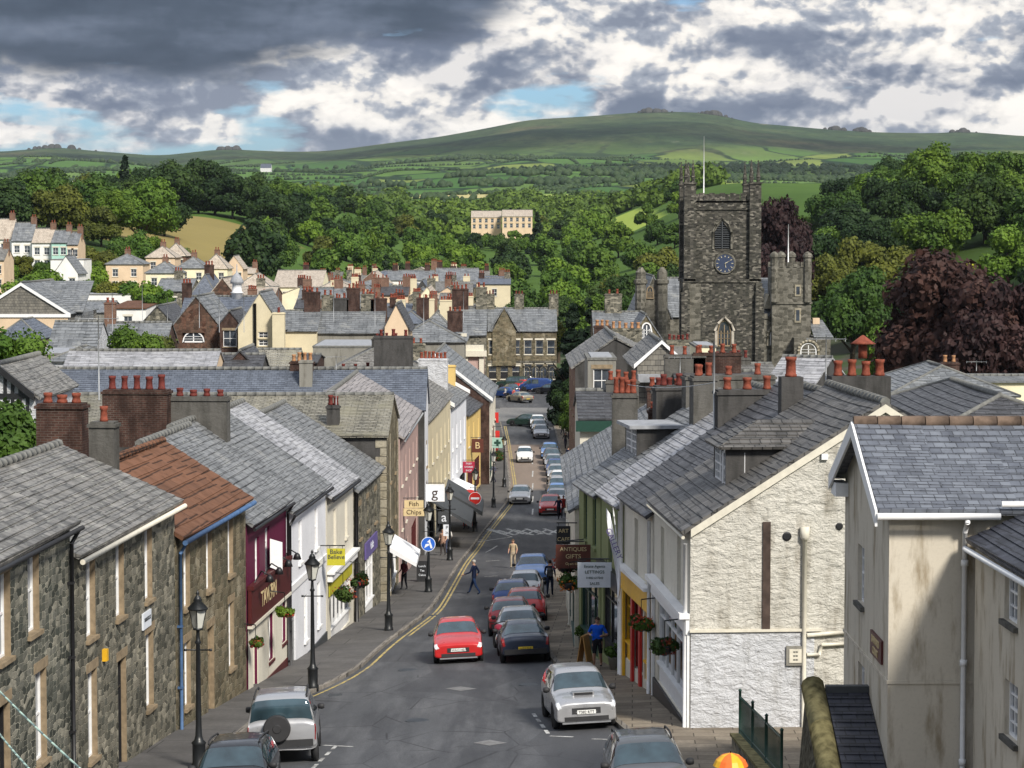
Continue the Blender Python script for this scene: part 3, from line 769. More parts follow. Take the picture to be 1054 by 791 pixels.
# ------------------------------------------------------------------ ground sheet
def ground_mat():
    n = NT('ground_fields', .95, .1)
    p = n.pos(); x, y, z = n.sep(p)
    wv = n.nd('ShaderNodeVectorMath', operation='MULTIPLY_ADD'); n.put(wv.inputs[0], n.noise(p, .004, 3, out='Color')); wv.inputs[1].default_value = (130, 260, 0); n.put(wv.inputs[2], p)
    q = n.map(wv.outputs[0], (1 / 135, 1 / 330, 0))
    cell = n.sep(n.vor(q, 1, 'F1', 'Color', .8)); edge = n.vor(q, 1, 'DISTANCE_TO_EDGE', 'Distance', .8)
    fc = n.ramp(cell[0], [(.05, (.055, .13, .03)), (.3, (.10, .19, .04)), (.5, (.075, .155, .035)), (.68, (.14, .22, .05)), (.8, (.06, .14, .035)), (.93, (.20, .25, .06))])
    fine = n.noise(n.map(p, (1 / 30, 1 / 90, 1 / 30)), 1, 5, .6)
    fc = n.mix(n.ramp(fine, [(.35, .35), (.6, 0.0)]), fc, (.05, .09, .03))
    fc = n.mix(n.ramp(edge, [(.02, .95), (.045, 0.0)]), fc, (.014, .035, .016))
    mo = n.noise(n.map(p, (1 / 420, 1 / 700, 1 / 60)), 1, 7, .62)
    moor = n.ramp(mo, [(.3, (.030, .060, .028)), (.45, (.055, .092, .038)), (.56, (.085, .11, .045)), (.68, (.13, .115, .06)), (.8, (.09, .07, .045))])
    m2 = n.noise(n.map(p, (1 / 90, 1 / 260, 1 / 30)), 1, 6, .65)
    moor = n.mix(n.ramp(m2, [(.38, .7), (.55, 0.0)]), moor, (.025, .045, .02))
    moor = n.mix(n.ramp(m2, [(.66, 0.0), (.72, .6)]), moor, (.26, .24, .19))
    m3 = n.noise(n.map(p, (1 / 22, 1 / 70, 1 / 12)), 1, 6, .7)
    moor = n.mix(n.ramp(m3, [(.36, .65), (.52, 0.0)]), moor, (.022, .036, .02))
    moor = n.mix(n.ramp(m3, [(.60, 0.0), (.70, .5)]), moor, (.17, .155, .085))
    hz = n.math('ADD', z, n.math('MULTIPLY', n.math('SUBTRACT', n.noise(n.map(p, (1 / 600, 1 / 900, 0)), 1, 4, .6), .5), 190))
    mf = n.ramp(n.math('DIVIDE', hz, 300), [(.40, 0.0), (.56, 1.0)])
    cc = n.mix(mf, fc, moor)
    town = n.mix(n.ramp(n.noise(p, .12, 4), [(.4, 0.0), (.6, 1.0)]), (.09, .085, .07), (.05, .08, .03))
    cc = n.mix(n.ramp(n.math('DIVIDE', y, 2000), [(.2, 1.0), (.32, 0.0)]), cc, town)
    und = n.math('MULTIPLY', n.ramp(n.math('DIVIDE', y, 2000), [(.16, 1.0), (.3, 1.0), (.36, 0.0)]), n.ramp(n.math('DIVIDE', n.math('ADD', z, 40), 40), [(.52, 0.0), (.62, 1.0)]))
    cc = n.mix(und, cc, n.mix(fine, (.025, .05, .014), (.06, .10, .022)))
    # wooded valley floor between town and fields
    vf = n.ramp(n.math('DIVIDE', y, 2000), [(.3, 0.0), (.36, 1.0), (.72, 1.0), (.85, 0.0)])
    cc = n.mix(vf, cc, n.mix(fine, (.03, .07, .015), (.10, .17, .03)))
    def patch(cc, x0, x1, y0, y1, c, e=5.0):
        wx = n.math('ADD', x, n.math('MULTIPLY', n.math('SUBTRACT', n.noise(p, .03, 3), .5), (x1 - x0) * .25))
        a = n.math('MULTIPLY', n.math('DIVIDE', n.math('SUBTRACT', wx, x0), e, clamp=True), n.math('DIVIDE', n.math('SUBTRACT', x1, wx), e, clamp=True))
        b = n.math('MULTIPLY', n.math('DIVIDE', n.math('SUBTRACT', y, y0), e, clamp=True), n.math('DIVIDE', n.math('SUBTRACT', y1, y), e, clamp=True))
        return n.mix(n.math('MULTIPLY', a, b), cc, c)
    hay = n.mix(fine, (.16, .13, .045), (.30, .24, .09))
    cc = patch(cc, -104, -62, 520, 742, hay)
    for (a, b, y0, y1, c) in ((275, 305, 1960, 2080, (.5, .42, .18)), (318, 372, 1950, 2090, (.5, .42, .18)), (425, 505, 2080, 2300, (.45, .40, .18)), (300, 385, 1730, 1880, (.26, .34, .06)), (618, 672, 1000, 1240, (.30, .38, .07)), (425, 472, 985, 1110, (.24, .32, .06)), (548, 572, 900, 980, (.30, .36, .07)), (545, 630, 2000, 2200, (.3, .36, .09))):
        ym = (y0 + y1) / 2; cc = patch(cc, (a - 527) / F * ym, (b - 527) / F * ym, y0, y1, c)
    n.set('Base Color', cc)
    return n.mat
X['ground'] = ground_mat()
def build_ground():
    ys = [-60, -30, 0]; y = 10
    while y < 420: ys.append(y); y += 5
    while y < 9600: ys.append(y); y *= 1.022
    ts = []
    for i in range(-150, 151): ts.append(i / 150 * .27)
    side = [.29 + .04 * k for k in range(18)]
    ts = [-t for t in reversed(side)] + ts + side
    V = []; Fc = []
    for y in ys:
        for t in ts:
            x = t * (y + 90) if y < 9000 else t * (y + 90)
            z = terr(x, max(y, 1)) - (.28 if y < 430 else 0)
            V.append((x, y, z))
    n = len(ts)
    for j in range(len(ys) - 1):
        for i in range(n - 1): Fc.append((j * n + i, j * n + i + 1, (j + 1) * n + i + 1, (j + 1) * n + i))
    me = bpy.data.meshes.new('ground'); me.from_pydata(V, [], Fc); me.materials.append(X['ground'])
    me.polygons.foreach_set('use_smooth', [True] * len(Fc)); me.update()
    tag(inst('ground', me), kind='structure')
build_ground()

# ------------------------------------------------------------------ street
def asphalt():
    n = NT('asphalt', .75, .35); p = n.pos(); x, y, z = n.sep(p)
    f = n.noise(p, 22, 5, .7); g = n.noise(n.map(p, (1.3, .16, 1)), 1.0, 6, .6); b = n.noise(n.map(p, (.35, .09, 1)), 1, 4, .55)
    cc = n.ramp(g, [(.3, (.045, .047, .052)), (.5, (.070, .072, .078)), (.7, (.13, .132, .138))])
    tr = n.noise(n.map(p, (.9, .035, 1), rot=(0, 0, -.04)), 1.0, 4, .6); cc = n.mix(n.ramp(tr, [(.5, 0.0), (.62, .4)]), cc, (.13, .132, .138))
    ck = n.vor(n.map(p, (.5, .28, 1)), 1, 'DISTANCE_TO_EDGE', 'Distance'); cc = n.mix(n.math('MULTIPLY', n.ramp(ck, [(.006, .8), (.016, 0.0)]), n.ramp(n.noise(p, .35, 3), [(.45, 0.0), (.55, 1.0)])), cc, (.02, .02, .022))
    cc = n.mix(n.ramp(b, [(.45, 0.0), (.6, .55)]), cc, (.10, .104, .112))
    cc = n.mix(n.ramp(f, [(.35, .5), (.55, 0.0)]), cc, (.03, .03, .033))
    sp = n.noise(p, 1.1, 6, .75); cc = n.mix(n.ramp(sp, [(.28, .75), (.37, 0.0)]), cc, (.018, .018, .02))
    # patch repairs
    v = n.vor(n.map(p, (.22, .07, 1)), 1, 'F1', 'Color', .9); cc = n.mix(n.ramp(n.sep(v)[0], [(.78, 0.0), (.8, .35)]), cc, (.035, .035, .04))
    # buff surfaced stretch of road
    bf = n.math('MULTIPLY', n.ramp(n.math('DIVIDE', y, 400), [(.526, 0.0), (.528, 1.0)]), n.ramp(n.math('DIVIDE', y, 400), [(.645, 1.0), (.647, 0.0)]))
    cc = n.mix(bf, cc, n.mix(g, (.17, .13, .105), (.26, .205, .165)))
    n.set('Base Color', cc); n.set('Normal', n.bump(f, .35, .01)); return n.mat
X['asphalt'] = asphalt()
def paving(name, c1, c2, w, h):
    n = NT(name, .85, .25); p = n.pos(); f = n.noise(p, 8, 5, .7); g = n.noise(p, .7, 5, .6)
    b = n.brick(n.map(p, (1, 1, 1), rot=(0, 0, .05)), c1, c2, mk(c1, .3), w, h, .018, .5, .1)
    cc = n.mix(n.ramp(g, [(.35, .5), (.6, 0.0)]), b['Color'], mk(c1, .5)); cc = n.mix(n.ramp(f, [(.4, .35), (.6, 0.0)]), cc, mk(c1, .5))
    n.set('Base Color', cc); n.set('Normal', n.bump(b['Fac'], -.4, .01)); return n.mat
X['flags'] = paving('flagstones', (.20, .165, .125), (.33, .28, .215), 1.1, .7)
X['tar_path'] = paving('tar_path', (.115, .11, .108), (.145, .138, .132), 3.3, 2.4)
X['kerb'] = paving('kerb', (.22, .20, .175), (.33, .30, .265), .3, 1.0)
def markm(name, c):
    n = NT(name, .7, .2); p = n.pos(); f = n.noise(p, 3.5, 6, .75)
    n.set('Base Color', n.mix(n.ramp(f, [(.40, 0.0), (.56, 1.0)]), (.16, .155, .15), c)); return n.mat
X['line_white'] = markm('line_white', (.62, .62, .60)); X['line_yellow'] = markm('line_yellow', (.58, .44, .13)); X['line_faint'] = markm('line_faint', (.22, .22, .22))

kl = [gp(*p) for p in ((335, 727), (363, 696), (400, 662), (443, 631), (474, 580), (493, 555), (524, 516), (526, 500), (520, 455), (515, 432))]
KL = [(-40, -8.0), (66, -8.0), (75, -7.6)] + sorted((p.y, p.x) for p in kl if p.y > 77) + [(285, -1.6), (296, -6), (300, -22), (420, -30)]
kr = [gp(*p) for p in ((637, 753), (601, 712), (562, 677), (556, 645), (557, 628), (566, 600), (573, 580), (583, 545), (584, 520), (580, 490), (577, 470), (574, 455), (569, 437))]
KR = [(-40, 4.4), (50, 4.1), (60, 3.9)] + sorted((p.y, p.x) for p in kr if p.y > 62) + [(300, 5.6), (335, 7.5), (350, 22), (420, 30)]
def kleft(y): return (interp(y, KL) + interp(y - 3, KL) + interp(y + 3, KL)) / 3
def kright(y): return (interp(y, KR) + interp(y - 3, KR) + interp(y + 3, KR)) / 3
print('KL', [(round(a), round(b, 1)) for a, b in KL]); print('KR', [(round(a), round(b, 1)) for a, b in KR])
def strip(name, fa, fb, y0, y1, dy, dz, mat, nx=6, kind='structure', skirt=0.0):
    V = []; Fc = []; n = nx + 1; ys = [y0 + (y1 - y0) * k / max(1, round((y1 - y0) / dy)) for k in range(max(1, round((y1 - y0) / dy)) + 1)]
    for y in ys:
        a, b = fa(y), fb(y)
        for i in range(n):
            x = a + (b - a) * i / nx; V.append((x, y, near_z(x, y) + dz))
    for j in range(len(ys) - 1):
        for i in range(nx): Fc.append((j * n + i, j * n + i + 1, (j + 1) * n + i + 1, (j + 1) * n + i))
    if skirt:
        for i0 in (0, nx):
            base = len(V)
            for j, y in enumerate(ys): q = V[j * n + i0]; V.append((q[0], q[1], q[2] - skirt))
            for j in range(len(ys) - 1): Fc.append((j * n + i0, (j + 1) * n + i0, base + j + 1, base + j))
    me = bpy.data.meshes.new(name); me.from_pydata(V, [], Fc); me.materials.append(X[mat]); me.update()
    return tag(inst(name, me), kind=kind)
strip('road', lambda y: kleft(y) - .05, lambda y: kright(y) + .05, -40, 372, 2, 0, 'asphalt', 10)
strip('kerb', lambda y: kleft(y) - .16, kleft, -40, 372, 2, .125, 'kerb', 1, skirt=.2)
strip('kerb', kright, lambda y: kright(y) + .18, -40, 372, 2, .125, 'kerb', 1, skirt=.2)
strip('pavement', lambda y: kleft(y) - 9.5, lambda y: kleft(y) - .16, -40, 372, 2, .12, 'tar_path', 6)
strip('pavement', lambda y: kright(y) + .18, lambda y: kright(y) + (9.5 if y > 66 else 6.5), -40, 300, 2, .12, 'flags', 6)
strip('pavement', lambda y: kright(y) + .18, lambda y: kright(y) + 14, 300, 372, 2, .12, 'tar_path', 6)
# painted lines
MK = 'road_marking'
strip(MK, lambda y: kleft(y) + .22, lambda y: kleft(y) + .32, 78.5, 283, 2, .006, 'line_yellow', 1)
strip(MK, lambda y: kleft(y) + .42, lambda y: kleft(y) + .52, 100, 283, 2, .006, 'line_yellow', 1)
def quadmark(pts, mat='line_white', dz=.008):
    mb = MB(); q = [gp(*p) for p in pts]
    mb.poly([(p.x, p.y, near_z(p.x, p.y) + dz) for p in q]); tag(mb.build(MK, X[mat]), kind='structure')
def linemark(p0, p1, wd, mat='line_white', dashes=1, gap=.5, dz=.008):
    a = gp(*p0); b = gp(*p1); d = (b - a); d.z = 0; L = d.length; d.normalize(); s = Vector((-d.y, d.x, 0)) * wd / 2
    for k in range(dashes):
        t0 = k / dashes; t1 = (k + 1 - gap) / dashes if dashes > 1 else 1
        mb = MB(); u = a.lerp(b, t0); v = a.lerp(b, t1); m = 3
        for i in range(m):
            c = u.lerp(v, i / m); e = u.lerp(v, (i + 1) / m)
            mb.poly([(q.x, q.y, near_z(q.x, q.y) + dz) for q in (c - s, c + s, e + s, e - s)])
        tag(mb.build(MK, X[mat]), kind='structure')
quadmark([(458, 709), (474, 711.5), (491, 709.3), (474, 707)], 'line_faint'); quadmark([(487, 765), (504, 768), (522, 765), (504, 762)], 'line_faint')
linemark((549, 735), (566, 758), .11, dashes=4, gap=.4); linemark((566, 758), (590, 759), .11); linemark((609, 761), (637, 762), .11); linemark((562, 690), (575, 700), .10)
linemark((322, 791), (348, 766), .11, dashes=4, gap=.4); linemark((333, 767.5), (364, 769), .11)
linemark((500, 545), (527, 553), .16); linemark((527, 553), (492, 558), .16); linemark((500, 569), (512, 562), .12); linemark((500, 578), (514, 577), .12); linemark((498, 594), (512, 593), .12)
for k in range(7): linemark((503 + k * 9.5, 544.5 + (k % 2) * 1.5), (520 + k * 9.5, 550 + (k % 2)), .28)
for k in range(5): linemark((520 + k * 11, 550.5), (530 + k * 11, 545.5), .2)
for k in range(4): linemark((480 + k * 6, 556 - k * 3), (500 + k * 5, 556 - k * 3), .16)
for k in range(5): linemark((548, 530 - k * 13), (548.5, 524 - k * 13), .12)
# pale paved crossing and setts in the square
strip(MK, lambda y: kleft(y) + .6, lambda y: kleft(y) + 4 + (y - 283) * .5 if y < 296 else 4.5, 290, 312, 2, .008, 'line_faint', 3)
# ================================================================== LEFT ROW
GL = 'terraced buildings along the left of the street'
GR = 'terraced buildings along the right of the street'
def LH(name, label, cat, p0, p1, eave, ridge, rd, wall, roof, build=None, trim='lintel', zg=None, depth=None, roofkw={}, wallkw={}, group=GL):
    zg = near_z(*p1) + .12 if zg is None else zg
    h = House(name, label, cat, p0, p1, zg, group, depth or rd * 2)
    h.eave = eave - zg
    if build: build(h)
    h.walls(eave - zg, wall, ridge - zg, 'x', trim, ridgefrac=rd / h.d, **wallkw)
    h.roofs(roof, **roofkw)
    return h
def b1(h):
    h.opx('front', 34, 568, 652, 1.0, 'sash4', 'white_trim'); h.opx('front', 42, 690, 785, 1.0, 'sash4')
    h.opx('front', 4, 590, 680, 1.0, 'sash4'); h.opx('front', 4, 725, 860, 1.0, 'door', 'black')
L1 = LH('terraced_house', 'dark rubble stone house with cream quoin patches at the near left end of the row', 'house', (-11.35, 45), (-10.62, 58), -6.9, -5.4, 3.5, 'stone_dark', 'slate_warm', b1, wallkw=dict(jamb=True, reveal=.26))
L1.gutter('black', pipes=(L1.w - .25,), base=-1)
def b2(h):
    for px, t, b in ((90, 578, 657), (120, 558, 636), (149.5, 545, 618)): h.opx('front', px + 3, t, b, .95, 'sash4', sill=True)
    h.opx('front', 95, 690, 782, .95, 'sash4'); h.opx('front', 125.5, 678, 790, .95, 'door', 'black'); h.opx('front', 154, 651, 729, .95, 'sash4')
L2 = LH('terraced_house', 'rubble stone house with patched grey slate roof between two drainpipes', 'house', (-10.60, 58), (-9.78, 70), -7.72, -6.2, 3.4, 'stone_mid', 'slate_warm', b2, wallkw=dict(jamb=True, reveal=.26))
L2.gutter('cream_trim', pipes=(), r=.07)
def m_(m):
    u, z = L2.hit(150, 'front', 637); m.box(u - .5, u + .5, -.05, -.002, z - .25, z + .2)
L2.dress('wall_plate', m_, X['sign_white'])
u, z = L2.hit(150, 'front', 637); text('TAVISTOCK', .15, 'dk_grey', L2.root, (u, -.055, z))
m = MB(); u, z = L2.hit(106, 'front', 674); m.box(u - .1, u + .1, -.12, 0, z - .16, z + .14); m.build('alarm_box', X['yellow_paint'], L2.root)
def b3(h):
    for px, t, b in ((192, 556, 626), (215, 546, 608), (237, 532, 592)): h.opx('front', px, t, b, .85, 'sash1')
    h.opx('front', 193, 660, 728, .85, 'sash1'); h.opx('front', 217, 645, 744, .95, 'door', 'lintel'); h.opx('front', 238, 620, 688, .85, 'sash1')
L3 = LH('terraced_house', 'stone house under a rust brown panelled roof with a blue drainpipe', 'house', (-9.76, 70), (-8.88, 80.5), -8.76, -7.0, 2.8, 'stone_brown', 'slate_brown', b3, roofkw=dict(course=.42, rmat='slate_brown'), wallkw=dict(jamb=True, reveal=.24))
L3.gutter('blue_pipe', pipes=(.2,), base=-.6, r=.08)
def b4(h):
    h.opx('front', 275, 543, 592, .85, 'case'); h.op('front', 2.0, 3.9, .8, 1.6, 'sash1')
    h.opx('front', 262, 655, 712, .9, 'door', 'cream_trim'); h.opx('front', 278, 627, 680, .9, 'sash1'); h.op('front', 7.2, 1.0, .85, 1.5, 'sash1')
L4 = LH('public_house', 'pub with purple upper wall, maroon lettered fascia and cream ground floor', 'pub', (-8.87, 80.6), (-8.28, 88.5), -9.66, -7.1, 3.6, 'purple', 'slate_grey', b4, trim='maroon', wallkw=dict(lint=False))
def m_(m):
    m.box(.05, L4.w - .05, -.05, -.012, -1.6, 2.78)
hh = L4
mb = MB()
wallface(mb, (0.02, -.035, 0), (0, -1, 0), hh.w - .04, -1.6, 2.75, [dict(q, u=q['u'] - .02) for q in hh.ops['front'] if q['z'] < 2], 0, .03)
mb.build('ground_floor_wall', X['cream_pale'], hh.root)
mb = MB(); mb.box(.02, hh.w - .02, -.16, -.04, 2.76, 3.95, 0); mb.box(0, hh.w, -.24, -.02, 3.96, 4.1, 0); mb.box(0, hh.w, -.2, -.02, 2.66, 2.755, 1)
mb.build('fascia', [X['maroon'], X['cream_trim']], hh.root)
text('TAVERN', .78, 'sign_cream', hh.root, (hh.w * .42, -.17, 3.35), sx=1.05)
for k in range(4):
    m = MB(); x = .9 + k * 1.9; m.path([(x, -.1, 4.1), (x, -.35, 4.5), (x, -.6, 4.35)], .025, 6); m.lathe([(.04, .12), (.1, .06), (.16, -.12), (.14, -.12)], 10, (x, -.62, 4.25))
    m.build('wall_lamp', X['black'], hh.root)
m = MB(); u, z = hh.hit(275, 'front', 568); m.prism([(u, -.1, z - .55), (u + .0, -.1, z + .45), (u + .2, -.5, z + .30), (u + .2, -.5, z - .75)], (.05, 0, 0)); m.build('casement', X['white_trim'], hh.root)
m = MB(); m.box(.02, hh.w - .02, -.07, -.036, -1.6, .35); m.build('plinth', X['maroon'], hh.root)
hh.gutter('black', pipes=(hh.w - .15,), base=-.6)
def b5(h):
    for f in (.3, .72): h.op('front', h.w * f + .2, 4.15, .85, 1.6, 'sash4')
    h.op('front', h.w * .15, 0.1, .9, 2.3, 'door', 'grey_metal'); h.op('front', h.w * .45, .95, .85, 1.75, 'sash1'); h.op('front', h.w * .8, .95, .85, 1.75, 'sash1')
L5 = LH('terraced_house', 'bright white painted house beside the purple pub', 'house', (-8.26, 88.6), (-7.60, 98.5), -10.15, -7.2, 4.3, 'white_paint', 'slate_grey', b5, trim='white_trim', wallkw=dict(reveal=.12, lint=False))
m = MB(); m.box(0, L5.w, -.07, -.005, 3.35, 3.6); m.box(.0, L5.w, -.06, -.005, -1.5, .4, 1); m.build('band', [X['white_trim'], X['dk_grey']], L5.root)
L5.gutter('black', pipes=(.12,), base=-.6)
def b6(h):
    for f in (.3, .72): h.op('front', h.w * f, 4.1, .8, 1.6, 'sash1', 'cream_trim')
    h.op('front', h.w * .5, .25, h.w * .72, 2.6, 'shop', 'white_trim')
L6 = LH('shop_building', 'narrow cream shop with dark glazed front and yellow hanging board', 'shop', (-7.58, 98.6), (-7.02, 106.8), -10.7, -7.5, 4.9, 'cream_pale', 'slate_light', b6, trim='cream_trim', wallkw=dict(lint=False))
m = MB(); m.box(.2, L6.w - .2, -.22, -.005, 2.95, 3.25); m.box(.1, L6.w - .1, -.32, -.005, 3.26, 3.36); m.build('cornice', X['white_trim'], L6.root)
m = MB(); m.box(.4, L6.w * .9, -.06, -.03, 2.3, 2.85); m.build('fascia', X['sign_yellow'], L6.root)
L6.gutter('black', pipes=(), r=.07)
def b7(h):
    for f in (.22, .5, .8): h.op('front', h.w * f, 4.2, .85, 1.5, 'sash1', 'dk_grey')
    h.op('front', h.w * .56, .2, 3.6, 2.7, 'shop', 'white_trim'); h.op('front', h.w * .1, 0, .9, 2.3, 'door', 'black')
L7 = LH('shop_building', 'mossy dark stone shop with white shop window and violet name board', 'shop', (-7.0, 106.9), (-6.42, 117.8), -11.35, -8.3, 4.7, 'stone_mid', 'slate_grey', b7)
m = MB(); m.box(L7.w * .36, L7.w * .8, -.1, -.02, 3.0, 3.75); m.build('name_board', X['sign_purple'] if 'sign_purple' in X else X['purple'], L7.root)
text('Crafts', .5, 'sign_white', L7.root, (L7.w * .58, -.11, 3.4))
m = MB(); m.path([(.1, -.1, 6.5), (.1, -.1, -1)], .09, 8); m.build('downpipe', X['black'], L7.root)

# ---- the range at right angles to the street and its quoined gable
def TH(name, label, cat, px0, px1, Y, pe, pr, depth, mode='x', wall='grey_render', roof='slate_far', build=None, group=None, zg=None, course=.5, plain=False, trim='lintel', rf=.5, wallkw={}, roofkw={}, ang=0.0):
    a = at(px0, pe, Y); b = at(px1, pe, Y)
    if ang:
        dx = b.x - a.x; b = Vector((b.x, Y + math.tan(ang) * dx, 0))
    ez = a.z; rz = at(px0, pr, Y + (depth * rf if mode != 'y' else 0)).z
    if zg is None: zg = min(ez - 3, terr((a.x + b.x) / 2, Y))
    h = House(name, label, cat, (a.x, a.y), (b.x, b.y), zg, group, depth)
    h.eave = ez - zg
    if build: build(h)
    h.walls(ez - zg, wall, rz - zg, mode, trim, ridgefrac=rf, **wallkw)
    h.roofs(roof, course=course, plain=plain, **roofkw)
    return h
def b8(h):
    h.ops['right'] += []
    W = h.d
    for f in (.3, .72): h.op('right', W * f, 6.2, .8, 1.4, 'sash1'); h.op('right', W * f, 3.9, .8, 1.5, 'sash1')
    h.op('right', W * .5, .2, 8.2, 2.7, 'shop', 'white_trim')
L8 = TH('shop_building', 'long stone range with a pale quoined gable and white awning on the street', 'shop', 20, 398, 118.2, 449, 408, 11.6, 'x', 'dark_render', 'slate_rough', b8, GL, zg=near_z(-6.3, 128) + .1, course=.22, wallkw=dict(side_mat='stone_brown'))
m = MB()
for k in range(26):
    zz = -.6 + k * .42
    if zz > L8.eave - .45: break
    a = .55 if k % 2 else .32
    m.box(L8.w - a, L8.w + .03, -.03, .0, zz, zz + .39); m.box(L8.w, L8.w + .03, -.03, a, zz, zz + .39)
    m.box(L8.w, L8.w + .03, L8.d - a, L8.d + .01, zz, zz + .39); m.box(L8.w, L8.w + .025, 2.9 if k % 2 else 3.1, 3.7, zz, zz + .39)
m.build('quoin', X['quoin'], L8.root)
m = MB(); zz = 3.05; m.prism([(L8.w + .02, 2.2, zz), (L8.w + 1.35, 2.2, zz - .8), (L8.w + 1.35, 2.2, zz - 1.0), (L8.w + .02, 2.2, zz - .25)], (0, 5.2, 0)); m.build('awning', X['awn_white'], L8.root)
def b9(h):
    for k in range(5):
        for zz, q in ((6.3, 1.35), (3.9, 1.5)): h.op('front', h.w * (k + .5) / 5, zz, .85, q, 'sash1', 'cream_trim')
    h.op('front', h.w * .25, .2, 6.5, 2.6, 'shop', 'dk_grey'); h.op('front', h.w * .75, .2, 6.5, 2.6, 'shop', 'maroon')
L9 = LH('shop_building', 'pink washed three storey shop building with a smooth mauve roof', 'shop', (-6.03, 130), (-5.82, 150), -10.95, -8.65, 3.8, 'pink', 'slate_mauve', b9, trim='cream_trim', wallkw=dict(lint=False))
L9.gutter('grey_metal')
L10 = TH('outbuilding', 'long range under a blue-grey slate roof with a white street gable', 'building', 45, 437, 150.6, 421, 381, 6.4, 'x', 'dark_render', 'slate_blue', lambda h: [h.op('right', 3.2, 5.5, .9, 1.4), h.op('right', 3.2, 2.8, .9, 1.5)], GL, zg=near_z(-5.7, 152), course=.2, wallkw=dict(side_mat='white_paint'))
def b11(h):
    h.row('front', 6, 6.0, .9, 1.7, 'sash1', 'cream_trim'); h.row('front', 6, 3.6, .9, 1.5, 'sash1', 'cream_trim'); h.row('front', 3, .2, 7.0, 2.7, 'shop', 'dk_grey')
L11 = LH('shop_building', 'cream yellow washed shop with dark awnings below', 'shop', (-5.6, 157.2), (-4.68, 184), -12.2, -9.6, 4.2, 'cream', 'slate_warm', b11, trim='cream_trim', wallkw=dict(lint=False))
def b12(h):
    h.row('front', 4, 5.4, .9, 1.8, 'sash1'); h.row('front', 4, 3.4, .9, 1.4, 'sash1'); h.row('front', 2, .2, 6.4, 2.5, 'shop', 'black')
L12 = LH('shop_building', 'white painted shop with a white parapet edge running up its roof', 'shop', (-4.66, 184.1), (-3.78, 200), -13.25, -10.6, 4.6, 'white_paint', 'slate_grey', b12, trim='white_trim', wallkw=dict(lint=False))
def b13(h):
    h.row('front', 3, 4.4, 1.0, 1.8, 'sash1', 'cream_trim'); h.row('front', 2, .2, 5.4, 2.6, 'shop', 'maroon')
L13 = LH('shop_building', 'ochre yellow shop with dark slate roof', 'shop', (-3.76, 200.1), (-2.78, 214), -15.05, -12.4, 4.6, 'yellow_wall', 'slate_dark', b13, trim='cream_trim', wallkw=dict(lint=False))
def b14(h):
    h.row('front', 4, 4.4, 1.0, 1.8, 'sash1', 'cream_trim'); h.row('front', 2, .2, 8.4, 2.6, 'shop', 'dk_green')
L14 = LH('shop_building', 'pale cream shop with long grey roof at the square end of the left row', 'shop', (-2.0, 214.4), (-1.62, 238), -14.9, -10.9, 5.0, 'cream_pale', 'slate_far', b14, trim='cream_trim', wallkw=dict(lint=False, side_mat='brick_dark'), depth=10)
for h in (L12, L14):
    rd = h.d * h.rf
    for x in ((-.05, h.w) if h is L12 else (-.05,)):
        m = MB(); m.prism([(x, -.3, h.eave + .02), (x, -.3, h.eave + .3), (x, rd, h.ridge + .38), (x, rd, h.ridge + .1)], (.3, 0, 0))
        m.build('parapet', X['white_trim'], h.root)
# chimneys of the left row
def ch(h, px, py, Y, wx, wy, hgt, mat='brick_dark', pots=4, pm='pot', **k):
    p = at(px, py, Y); return h.chim(p.x, p.y, wx, wy, p.z - hgt, p.z, mat, pots, pm, **k)
ch(L3, 64, 415, 75.5, 1.45, .8, 3.2, 'brick_dark', 3, 'pot', ph=.35, pr=.19)
ch(L3, 107, 434, 71.5, .75, .65, 2.4, 'conc_render', 1, 'pot', ph=.55)
ch(L4, 141, 401, 93, 2.5, .9, 2.2, 'brick_dark', 5, 'pot_dark', ph=.62, pr=.165)
ch(L5, 206, 408, 93.5, 2.2, .75, 2.6, 'conc_render', 4, 'pot_dark', ph=.35, pr=.16)
ch(L8, 343, 417, 119.8, .62, .6, 2.4, 'dark_render', 2, 'pot_dark', ph=.6)
ch(L10, 311, 372, 154, 1.5, .8, 2.5, 'brick_dark', 4, 'pot_tan', ph=.6)
ch(L10, 315, 371, 152.6, .8, .6, 2.6, 'grey_render', 0)
ch(L10, 405, 346, 164, 2.6, 1.0, 4, 'dark_render', 3, 'pot_dark', ph=.5)
ch(L12, 446, 369, 185.5, 2.2, .8, 4.4, 'white_wall', 7, 'pot', ph=.6, rows=1)
ch(L13, 463, 376, 200, .9, .8, 4.4, 'yellow_wall', 0)
ch(L9, 366, 381, 166, 2.6, .9, 3, 'stone_mid', 3, 'pot_dark')
for (px, py, Y) in ((188, 408, 92.8), (231, 408, 94.2)): pass

# ================================================================== RIGHT ROW (p0 is the far end, p1 the near end)
def bA(h):
    for px, t, b in ((682, 543, 610), (699, 552, 620)): h.opx('front', px, t, b, .8, 'sash1', 'cream_trim')
    h.op('front', h.w * .5, .15, h.w * .78, 2.55, 'shop', 'white_trim')
RA = LH('shop_building', 'cream roughcast gable-end shop with slate dormer at the near end of the right row', 'shop', (4.36, 74), (4.88, 66), -8.1, -4.7, 5.35, 'cream_pale', 'slate_cement', bA, trim='cream_trim', zg=near_z(4.7, 68) + .12, roofkw=dict(course=.34, verge=.04, ov=.2), wallkw=dict(side_mat='cream_rough', lint=False), group=GR)
RAz = lambda py: RA.z(at(700, py, 66).z)
